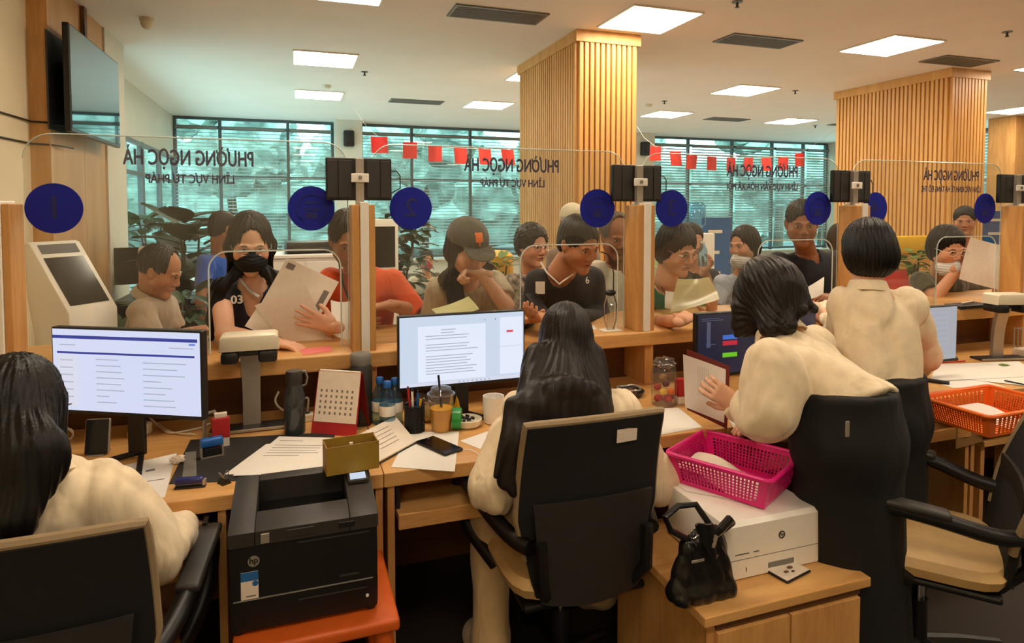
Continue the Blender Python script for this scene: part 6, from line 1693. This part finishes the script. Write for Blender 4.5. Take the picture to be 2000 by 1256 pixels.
# left hall
hip = P(272, 700, v=3.80)
p = person('old man with thinning hair in a beige shirt, seen in profile at the left', J(312, 530, 3.62), (68, 24, 0), 'bald',
    (J(282, 604, 3.50), J(322, 596, 3.82)), hip,
    [dict(p=(J(276, 610, 3.48), J(292, 672, 3.42), J(372, 648, 3.40)), sleeve='elbow', r=(.064, .066), hand=dict(d=(.9, -.1, .15), n=(0, .3, -1), side=-1, curl=(.4, .5, .4))),
     dict(p=(J(322, 596, 3.84), J(345, 660, 3.84), J(385, 650, 3.62)), sleeve='short', r=(.06, .06), hand=dict(d=(.9, -.1, .1), n=(0, -.3, -1), side=1))],
    'beige_shirt', 'tan', hs=1.02, old=1, haircol='hair_brown', neck=J(296, 572, 3.66), legs=legs_of(hip, V3((.3, 1, 0)).normalized()), pants='black_cloth', seed=19, fold=.004, nose=1.1, body_r=.95)
collar(p, 'beige_shirt', .07, .04, 1.0)
hip = J(415, 650, 5.25)
person('man in a blue shirt with his back turned behind the masked woman', J(436, 447, 5.2), (120, 20, 0), 'short', (J(450, 510, 5.35), J(402, 512, 5.1)), hip,
    [dict(p=(J(450, 510, 5.35), J(462, 590, 5.4), J(470, 640, 5.4)), sleeve='short'), dict(p=(J(400, 512, 5.1), J(392, 590, 5.0), J(400, 640, 5.1)), sleeve='short', hand=dict(d=(0, 0, -1), n=(1, 0, 0)))], 'blue_shirt', 'dark', hs=1.0, legs=legs_of(hip, U), seed=20, pants='black_cloth')
def seated(lab, head, v, shirt, hair='bob', face=(20, 5, 0), msk=None, sd=1, hs=1.0):
    H = P(head[0], head[1], v=v); lt = V3((math.cos(YAW), -math.sin(YAW), 0)); ba = V3((0, .05, 0))
    mid_ = H+V3((0, .02, -.25)); hip_ = V3((H.x, H.y+.08, max(H.z-.68, .45)))
    lg = [[hip_+lt*k*.09, hip_+lt*k*.1+V3((0, -.38, 0)), V3((hip_.x+lt.x*k*.1, hip_.y-.36, .08)), V3((hip_.x+lt.x*k*.1, hip_.y-.46, .04))] for k in (-1, 1)]
    p = person(lab, H, face, hair, (mid_-lt*.16, mid_+lt*.16), hip_, [dict(p=(mid_+lt*k*.16, mid_+lt*k*.2+V3((0, -.05, -.25)), mid_+lt*k*.1+V3((0, -.28, -.32))), sleeve='short', hand=dict(d=(0, -1, 0), n=(0, 0, -1), side=k)) for k in (-1, 1)], shirt, 'mid', hs=hs, legs=lg, pants='black_cloth', seed=sd, res=.012, hairh=.006, headh=.004)
    if msk: mask(p, msk)
    t = thing('waiting_chair', 'waiting chair under the '+lab[:50].split(',')[0], 'chair', (hip_.x, hip_.y, 0), group='waiting chairs in the hall')
    s_ = hip_.z-.13
    B().box(-.22, .22, -.25, .2, s_-.03, s_, .01).done('seat', 'grey', t); B().box(-.22, .22, .2, .23, s_+.1, s_+.45, .01).done('backrest', 'grey', t)
    for a in (-.2, .2):
        for c in (-.22, .2): B().cyl((a, c, 0), (a, c, s_-.03 if c < 0 else s_+.12), .012).done('leg', 'metal', t)
seated('child in white with a red face mask, far behind beside the big plant', (833, 508), 7.4, 'white_shirt', 'bob', (15, 5, 0), 'red_mask', 21, .98)
seated('person with black hair sitting far behind, right of the masked woman', (592, 494), 7.6, 'black_cloth', 'bob', (160, 5, 0), None, 22, .98)
# ------------------------------------------------------------------ clerks
# clerk at the left edge
sR, sL = J(190, 952, 1.66), J(-70, 970, 1.62)
mid_ = (sR+sL)/2; hip = V3((mid_.x-.02, 1.68, .56)); fw = V3((.2, 1, 0)).normalized(); lt = V3((1, -.2, 0)).normalized()
lg = [[hip+lt*k*.1, hip+lt*k*.12+fw*.36+V3((0, 0, -.02)), V3((hip.x+k*.12, 2.02, .1)), V3((hip.x+k*.12, 2.14, .04))] for k in (-1, 1)]
p = person('clerk in a cream blouse with long black hair, seen from behind at the left edge', J(34, 808, 1.68), (158, 12, 0), 'long', (sR, sL), hip,
    [dict(p=(sR, J(306, 1070, 1.72), Z(352, 1030, .67)), sleeve='long', r=(.068, .075), cuff=.050, hand=dict(d=(.2, .9, 0), n=(0, 0, -1), side=-1, curl=(.3, .4, .3))),
     dict(p=(sL, sL+V3((-.05, .1, -.26)), sL+V3((.1, .38, -.27))), sleeve='long', r=(.06, .055), hand=dict(d=(.1, .9, 0), n=(0, 0, -1), side=1))],
    'cream_blouse', 'fair', hs=1.02, legs=lg, pants='beige_trousers', seed=31, res=.0075, fold=.014, foldsc=.8, chest=.15, neckcut=.052,
    hx=[((0, -.06, -.03), J(42, 900, 1.56), .090, .080, (0, 1, 0), .6), (J(42, 900, 1.56), J(20, 1020, 1.51), .080, .05, (0, 1, 0), .5), ((-.06, -.03, -.03), J(88, 880, 1.60), .05, .03, (0, 1, 0), .8)]+[(J(20+12*i, 880, 1.56), J(2+10*i, 1035-9*i, 1.515), .020, .006, None, 1) for i in range(6)], strandA=.002)
glasses(p, 'black'); collar(p, 'cream_blouse', .066, .03, .8)
# long-haired clerk in the middle
sR, sL = J(1216, 800, 1.83), J(1016, 806, 1.83)
mid_ = (sR+sL)/2; hip = V3((mid_.x, 1.82, .58)); lt = U
lg = [[hip+lt*k*.10, hip+lt*k*.19+V3((0, .40, -.02)), V3((hip.x+k*.24, 2.1, .12)), V3((hip.x+k*.24, 2.22, .04))] for k in (-1, 1)]
lg[0] = [hip-lt*.12, hip+V3((-.22, .20, -.03)), V3((hip.x-.23, 1.98, .12)), V3((hip.x-.23, 2.12, .04))]
p = person('clerk in a cream blouse with very long dark brown hair, sitting in the middle', J(1106, 668, 1.95), (178, 16, 0), 'long', (sR, sL), hip,
    [dict(p=(sR, J(1282, 940, 1.84), Z(1180, 935, .66)), sleeve='long', r=(.064, .066), cuff=.04, hand=dict(d=(-.2, .9, 0), n=(0, 0, -1), side=-1)),
     dict(p=(sL, J(966, 950, 1.80), Z(1010, 935, .67)), sleeve='long', r=(.064, .072), cuff=.042, hand=dict(d=(.2, .9, 0), n=(0, 0, -1), side=1))],
    'cream_blouse', 'fair', hs=1.02, legs=lg, pants='beige_trousers', seed=32, res=.007, fold=.014, foldsc=.9, haircol='hair_brown', chest=.15, neckcut=.052,
    hx=[((0, -.06, -.03), J(1108, 790, 1.745), .078, .090, (0, 1, 0), .55), (J(1068, 780, 1.745), J(1015, 870, 1.70), .062, .042, (0, 1, 0), .55), (J(1015, 870, 1.70), J(980, 940, 1.69), .036, .012, (0, 1, 0), .7), (J(1020, 850, 1.70), J(1000, 960, 1.67), .030, .008, (0, 1, 0), .7), (J(1110, 780, 1.72), J(1120, 900, 1.665), .075, .055, (0, 1, 0), .42),
        (J(1150, 780, 1.73), J(1182, 860, 1.67), .052, .03, (0, 1, 0), .5), (J(1050, 700, 1.86), J(1035, 800, 1.74), .05, .05, (0, 1, 0), .7), (J(1158, 700, 1.86), J(1172, 800, 1.75), .045, .045, (0, 1, 0), .7)]+[(J(1000+17*i, 790, 1.735), J((968, 985, 1003, 1022, 1045, 1068, 1092, 1120, 1150, 1180, 1205)[i], (930, 950, 965, 940, 900, 905, 890, 900, 880, 860, 850)[i], 1.675), .021, .005, None, 1) for i in range(11)], strandA=.0012)
# bending clerk
A1, C1 = J(1590, 668, 1.90), J(1500, 706, 1.62)
hip = J(1655, 812, 1.54)
Hd = J(1500, 578, 1.82)
lt = (C1-A1); lt.z = 0; lt.normalize(); fw = V3((-.7, .7, 0))
lg = [[hip+lt*k*.05+V3((0, .03, -.06)), V3((hip.x+.02+lt.x*k*.09, hip.y+.03+lt.y*k*.09, .46)), V3((hip.x+.04+lt.x*k*.09, hip.y+lt.y*k*.09, .1)), V3((hip.x-.04+lt.x*k*.09, hip.y+.1+lt.y*k*.09, .04))] for k in (-1, 1)]
def puff(bl):
    bl.rc(J(1560, 735, 1.66), J(1690, 790, 1.52), .125, .125, k=.08, fl=(.3, .1, 1), f=.8)
    bl.rc(J(1520, 730, 1.62), J(1500, 805, 1.60), .070, .078, k=.05)
p = person('clerk in a cream blouse and black skirt bending over the desk, dark bobbed hair', Hd, (-148, 50, 0), 'bob', (A1, C1), hip,
    [dict(p=(C1, J(1484, 808, 1.62), J(1440, 788, 1.74)), sleeve='long', r=(.07, .085), cuff=.058, hand=dict(d=(-.55, .25, .35), n=(.35, .9, .1), side=1, curl=(.5, .6, .5), s=.9)),
     dict(p=(A1, J(1600, 800, 2.05), Z(1520, 835, .80)), sleeve='long', r=(.066, .066), cuff=.05, hand=dict(d=(-.7, .5, 0), n=(0, 0, -1), side=-1))],
    'cream_blouse', 'fair', hs=1.05, neck=J(1520, 645, 1.76), legs=lg, pants=None, seed=33, res=.0075, fold=.014, foldsc=.75, extra_shirt=puff, neckcut=.052, waist=.135, haircol='hair_brown',
    hx=[(J(1500, 560, 1.80), J(1462, 630, 1.84), .098, .050, None, 1), (J(1515, 560, 1.78), J(1498, 618, 1.76), .090, .045, None, 1), (J(1530, 570, 1.76), J(1590, 604, 1.70), .062, .014, None, 1), (J(1540, 580, 1.74), J(1565, 606, 1.68), .05, .02, None, 1), (J(1470, 580, 1.85), J(1446, 636, 1.88), .07, .03, None, 1), (J(1530, 560, 1.76), J(1538, 636, 1.68), .055, .03, None, 1), (J(1505, 570, 1.76), J(1500, 642, 1.70), .055, .03, None, 1)]+[(J(1440+14*i, 600, 1.84), J(1436+10*i, 655-4*i, 1.83), .02, .005, None, 1) for i in range(5)], strandA=.0018)
def skirt(p, hip, name, x, y, r0, r1, z1=.08, top=.06, fl=.8, dx=0):
    v = Vol(.010); v.rc(hip+V3((0, 0, top)), V3((x, y, z1+r1*.6)), r0, r1, k=.02, fl=(0, 1, 0), f=fl); v.el(hip+V3((0, 0, -.08)), (r0*1.06, r0*.95, .14), k=.05); v.pl((0, 0, z1), (0, 0, -1)); v.pl(hip+V3((0, 0, top+.03)), (0, 0, 1), .01)
    vv, f = v.mesh(folds(.005, .45, 3)); mkmesh(name, [(vv, f)], 'black_cloth', p['t'], p['loc'])
skirt(p, hip, 'skirt', hip.x+.05, hip.y+.02, .168, .20, .06)
B().box(-.006, .006, -.012, -.006, -.022, .022, .002).done('zip_tag', 'silver', p['t'], offset=J(1650, 836, 1.352)-p['loc'])
collar(p, 'cream_blouse', .072, .03, .8)
# the red folder in her hand
t, fn, n = held('white ruled page of the open red folder held by the bending clerk', [(1334, 692), (1418, 722), (1414, 826), (1338, 795)], (1.98, 1.90, 1.88, 1.96), m='paper', bend=.008)
for k in range(6): B().sheet(lambda a, c: fn(.35+.05*k+.004*c, .12+.55*a)-n*.0012, 4, 1, .0004).done('ruled_line', 'ink', t)
t, fn, n = held('dark red folder cover behind the white page held by the bending clerk', [(1342, 682), (1426, 716), (1420, 838), (1342, 800)], (2.01, 1.93, 1.91, 1.99), m='maroon', bend=.008, t=.004, cat='folder', name='folder')
# standing clerk at right
A1, C1 = J(1772, 596, 1.82), J(1652, 592, 1.92)
hip = J(1722, 775, 1.78)
lt = (C1-A1); lt.z = 0; lt.normalize()
lg = [[hip+lt*k*.05+V3((0, 0, -.05)), V3((hip.x+lt.x*k*.07, hip.y, .47)), V3((hip.x+lt.x*k*.09, hip.y, .1)), V3((hip.x+lt.x*k*.09, hip.y+.12, .04))] for k in (-1, 1)]
p = person('clerk in a cream blouse with short black hair and glasses, standing with her back turned', J(1694, 494, 1.92), (-158, 14, 0), 'bob', (A1, C1), hip,
    [dict(p=(A1, J(1808, 690, 1.88), J(1765, 735, 2.12)), sleeve='long', r=(.064, .064), cuff=.048, hand=dict(d=(-.1, .9, -.2), n=(0, 0, -1), side=-1)),
     dict(p=(C1, J(1640, 660, 2.08), J(1608, 600, 2.42)), sleeve='long', r=(.062, .058), cuff=.04, hand=dict(d=(-.2, .9, .1), n=(0, 0, -1), side=1))],
    'cream_blouse', 'fair', hs=.96, neck=J(1694, 560, 1.90), legs=lg, pants=None, seed=34, res=.0075, fold=.014, foldsc=.8, hvol=1.14, strandA=.002, chest=.155, waist=.15, neckcut=.052)
glasses(p, 'white'); collar(p, 'cream_blouse', .062, .04, .8)
skirt(p, hip, 'skirt', hip.x+.03, hip.y, .165, .17, .06)
# ------------------------------------------------------------------ the hall behind the visitors
def leaf_mesh(b, base, d, up, L, W, droop=.3, fold=.15):
    base, d, up = V3(base), V3(d).normalized(), V3(up); sd = d.cross(up).normalized(); up = sd.cross(d)
    def fn(a, c):
        w_ = W*math.sin(math.pi*min(1, a*.93+.05))**.8
        return base+d*L*a+up*(-droop*L*a*a+fold*abs(c-.5)*W)+sd*(c-.5)*w_
    b.sheet(fn, 7, 4, .0015)
def plant(lab, loc, h, n, L, W, pot_r=.14, pot_h=.3, m='leaf', sd=1, spread=.25, pot='dark_grey', group='potted plants in the hall', stem=True, base=0.0, up_bias=.3):
    t = thing('potted_plant', lab, 'plant', (loc[0], loc[1], base), group=group)
    B().lathe([(0, 0), (pot_r*.75, 0), (pot_r, pot_h), (pot_r*.9, pot_h), (pot_r*.88, pot_h-.02)], seg=28).done('pot', pot, t, smooth=True)
    B().lathe([(0, pot_h-.03), (pot_r*.88, pot_h-.02)], seg=24).done('soil', 'soil', t)
    rr = random.Random(sd); b = B(); sb = B()
    for k in range(3 if stem else 0):
        a = k*2.1; sb.tube([(.03*math.cos(a), .03*math.sin(a), pot_h-.03), (.06*math.cos(a), .06*math.sin(a), h*.6), (.10*math.cos(a)*spread*4, .10*math.sin(a)*spread*4, h*.92)], .009, 6)
    if stem: sb.done('stem', 'trunk', t, smooth=True)
    else: sb.bm.free()
    for i in range(n):
        z = pot_h+(h-pot_h)*(rr.random()**.7 if stem else .05); a = rr.uniform(0, 6.28); r_ = rr.uniform(0, spread)*.6
        leaf_mesh(b, (r_*math.cos(a), r_*math.sin(a), z), (math.cos(a), math.sin(a), rr.uniform(up_bias-.4, up_bias+.5)), (0, 0, 1), L*rr.uniform(.7, 1.1), W*rr.uniform(.8, 1.1), rr.uniform(.1, .5))
    tag(b.done('leaves', m, t, smooth=True), kind='stuff'); return t
g = lambda x, y, v: (P(x, y, v=v).x, v)
plant('large-leaved potted plant silhouetted left of the masked woman', g(368, 500, 6.0), P(368, 412, v=6.0).z-.05, 60, .36, .25, m='leaf', sd=2, spread=.22, up_bias=.5)
plant('smaller potted plant by the glazed corner, left of the large-leaved one', g(292, 500, 7.7), P(285, 418, v=7.7).z, 90, .26, .14, m='leaf', sd=3, spread=.3)
plant('tall dense green plant between the wooden post and the capped woman', g(782, 500, 6.2), P(780, 415, v=6.2).z, 190, .17, .12, m='leaf', sd=4, spread=.40, up_bias=.0)
plant('low leafy plant beside the self-service kiosk', g(222, 590, 4.4), 1.02, 26, .26, .07, m='leaf', sd=5, spread=.10, stem=False, pot_h=.8, pot_r=.13)
plant('green plant behind the sitting old man at the left', g(370, 590, 4.35), 1.05, 60, .22, .07, m='leaf', sd=6, spread=.3)
plant('bright green plant low behind the counter microphone', g(1238, 530, 4.6), P(1238, 490, v=4.6).z, 60, .16, .08, m='leaf_light', sd=7, spread=.18)
plant('round green shrub in front of the yellow bench at the far column', g(1778, 500, 4.12), P(1778, 492, v=4.12).z, 130, .12, .07, m='leaf_light', sd=8, spread=.25)
plant('green plant with the yellow planter left of the curly-haired woman', g(972, 520, 6.4), P(972, 505, v=6.4).z, 60, .16, .08, m='leaf_light', sd=9, spread=.25, pot='yellow')
t = thing('yellow_planter', 'rounded yellow planter top behind the capped woman', 'planter', (*g(970, 500, 6.9), .0))
zz = P(970, 488, v=6.9).z; B().lathe([(0, 0), (.16, 0), (.2, zz*.5), (.19, zz-.06), (.12, zz-.01), (0, zz)], seg=28).done('planter_body', 'yellow', t, smooth=True)
# information boards
def board(lab, x, y0, y1, v, w_, m, rz=0, rows=3):
    c = P(x, y0, v=v); z1 = c.z; z0 = P(x, y1, v=v).z
    t = thing('display_board', lab, 'board', (c.x, v, 0), rz)
    B().box(-w_/2, w_/2, -.015, .015, z0, z1, .003).done('panel', m, t)
    B().box(-.03, .03, .02, .05, 0, z1-.1).done('support', 'metal', t); B().box(-w_*.4, w_*.4, -.15, .2, 0, .03, .004).done('foot', 'metal', t)
    rr = random.Random(4)
    for k in range(rows):
        z = z0+(z1-z0)*(.2+.6*k/max(1, rows-1)); b = B(); b.box(-w_*.32, w_*rr.uniform(.05, .35), -.0175, -.0155, z-.02, z+.02); b.done('printed_line', 'white', t)
    return t
board('blue information board behind the woman in green', 1400, 425, 560, 6.6, .42, 'blue_banner', 0, 3)
board('blue poster board with white marks beyond the far slatted column', 1951, 412, 500, 7.0, .55, 'blue_banner', -.3, 3)
t = thing('metal_cabinet', 'grey cabinet with papers beside the blue information board', 'cabinet', (*g(1408, 480, 7.4), 0), 0)
zz = P(1408, 474, v=7.4).z; B().box(-.35, .35, -.2, .2, 0, zz, .01).done('carcass', 'dark_grey', t)
for k in range(3): B().box(-.3+.2*k, -.14+.2*k, -.212, -.2005, zz-.5, zz-.05, .004).done('drawer', 'grey', t)
t = thing('yellow_bench', 'long bench with a yellow upholstered back at the far column', 'bench', (*g(1775, 480, 4.9), 0))
zz = P(1775, 461, v=4.9).z; z0 = P(1775, 485, v=4.9).z
B().box(-.55, .35, -.05, .07, z0-.05, zz, .02).done('backrest', 'yellow', t, smooth=True); B().box(-.55, .35, -.5, -.05, .38, .46, .02).done('seat', 'beige_leather', t, smooth=True)
for x in (-.5, .3):
    for y in (-.45, -.1): B().box(x-.02, x+.02, y-.02, y+.02, 0, .38).done('leg', 'metal', t)
B().box(-.5, .3, .0, .04, .3, z0-.05).done('back_support', 'slat', t)
for x, y, v, l_ in ((1772, 530, 3.9, 'red chair back behind the shoulder of the woman who lifts a sheet'), (1984, 505, 3.6, 'red chair back at the right edge behind the lifted sheet')):
    c = P(x, y, v=v); t = thing('red_chair', l_, 'chair', (c.x, c.y, 0), .2, 'red plastic chairs')
    B().sheet(lambda a, b_: ((a-.5)*.40, .03*(2*a-1)**2+.08*b_, .5+(c.z-.5)*b_), 8, 6, .01).done('backrest', 'red_plastic', t, smooth=True)
    B().box(-.21, .21, -.42, .0, .43, .46, .01).done('seat', 'red_plastic', t, smooth=True)
    for a in (-.18, .18):
        for b_ in (-.38, -.02): B().cyl((a, b_, 0), (a, b_, .43), .014).done('leg', 'metal', t)
# far desk with queue machines
t = thing('hall_desk', 'dark desk with equipment in the hall behind the sitting old man', 'desk', (*g(305, 560, 6.5), 0))
B().box(-.28, .6, -.3, .3, .72, .76, .004).done('tabletop', 'dark_grey', t)
for x in (-.26, .56): B().box(x, x+.02, -.28, .28, 0, .72).done('side_panel', 'dark_grey', t)
B().box(-.238, .558, .2, .22, .2, .72).done('modesty_panel', 'black', t)
t = thing('queue_machine', 'white tilted ticket machine on the dark hall desk', 'ticket machine', (*g(312, 560, 6.45), .761), .4)
ZXprism(B(), [(-.1, 0), (.1, 0), (.12, .42), (.05, .46), (-.1, .28)], -.15, .15, .01).done('machine_body', 'white', t, smooth=True)
B().sheet(lambda a, c: ((a-.5)*.22, -.10+.15*(.1+.75*c)-.004, .28+.18*(.1+.75*c)+.004), 2, 2, .002).done('machine_screen', 'gloss_black', t)
t = thing('computer_monitor', 'black monitor on the dark hall desk by the glazed corner', 'monitor', (*g(284, 560, 6.5), .761), .3)
B().box(-.25, .25, -.015, .015, .12, .45, .006).done('bezel', 'black', t); B().box(-.02, .02, .0, .03, .0, .2).done('neck', 'black', t); B().box(-.1, .1, -.08, .08, 0, .01, .003).done('stand_foot', 'black', t)
t = thing('queue_kiosk', 'tall white kiosk between the wooden post and the dense plant', 'kiosk', (*g(742, 500, 5.4), 0), .1)
zz = P(742, 428, v=5.4).z
B().box(-.14, .14, -.08, .08, 0, zz, .012).done('kiosk_body', 'white', t, smooth=True); B().box(-.11, .11, -.083, -.0805, zz-.40, zz-.06).done('touch_screen', 'gloss_black', t); B().box(-.18, .18, -.16, .16, 0, .03, .006).done('foot_plate', 'white', t)
t = thing('water_dispenser', 'water dispenser with a clear bottle behind the woman in green', 'water dispenser', (*g(1352, 520, 5.6), 0))
zz = P(1352, 455, v=5.6).z
B().box(-.16, .16, -.16, .16, 0, zz, .015).done('cabinet', 'white', t, smooth=True); B().lathe([(.05, zz), (.06, zz+.04), (.13, zz+.08), (.13, zz+.28), (.10, zz+.32), (0, zz+.32)], seg=24).done('water_bottle', 'water', t, smooth=True)
t = thing('motor_scooter', 'dark scooter outside behind the masked woman', 'scooter', (P(595, 520, v=14).x, 14, -.5), .3)
vb = Vol(.02)
vb.rc((-.6, 0, .75), (.1, 0, .72), .14, .12, k=.1).rc((.1, 0, .5), (.55, 0, .95), .10, .08, k=.1).rc((-.2, 0, .45), (.3, 0, .38), .14, .12, k=.1)
v, f = vb.mesh(); mkmesh('scooter_body', [(v, f)], 'gloss_black', t)
for x in (-.6, .62): B().lathe([(.18, -.04), (.25, -.05), (.27, 0), (.25, .05), (.18, .04), (.18, -.04)], seg=28, T=Matrix.Translation((x, 0, .27)) @ RX).done('wheel', 'black', t, smooth=True)
B().tube([(.62, 0, .27), (.5, 0, .95), (.42, -.25, 1.02)], .025, 8).done('handlebar', 'metal', t)
B().tube([(.5, 0, .95), (.42, .25, 1.02)], .02, 8).done('handlebar', 'metal', t)

t = thing('hall_cabinet', 'low white cabinet in the hall between the masked woman and the orange t-shirt', 'cabinet', (*g(598, 520, 5.9), 0))
zz = P(598, 500, v=5.9).z
B().box(-.42, .40, -.25, .25, .0, zz, .01).done('carcass', 'white', t); B().box(-.45, .43, -.27, .27, zz+.001, zz+.03, .006).done('cabinet_top', 'white', t)
for x in (-.41, -.005): B().box(x, x+.395, -.262, -.2505, .1, zz-.03, .003).done('door', 'white', t)
t = thing('desktop_printer', 'black printer on the low white cabinet in the hall', 'printer', (*g(604, 500, 5.9), zz+.031), .1)
B().box(-.20, .20, -.15, .15, 0, .10, .015).done('printer_body', 'black', t, smooth=True); B().box(-.15, .15, -.155, -.1505, .02, .05, .004).done('tray', 'dark_grey', t)
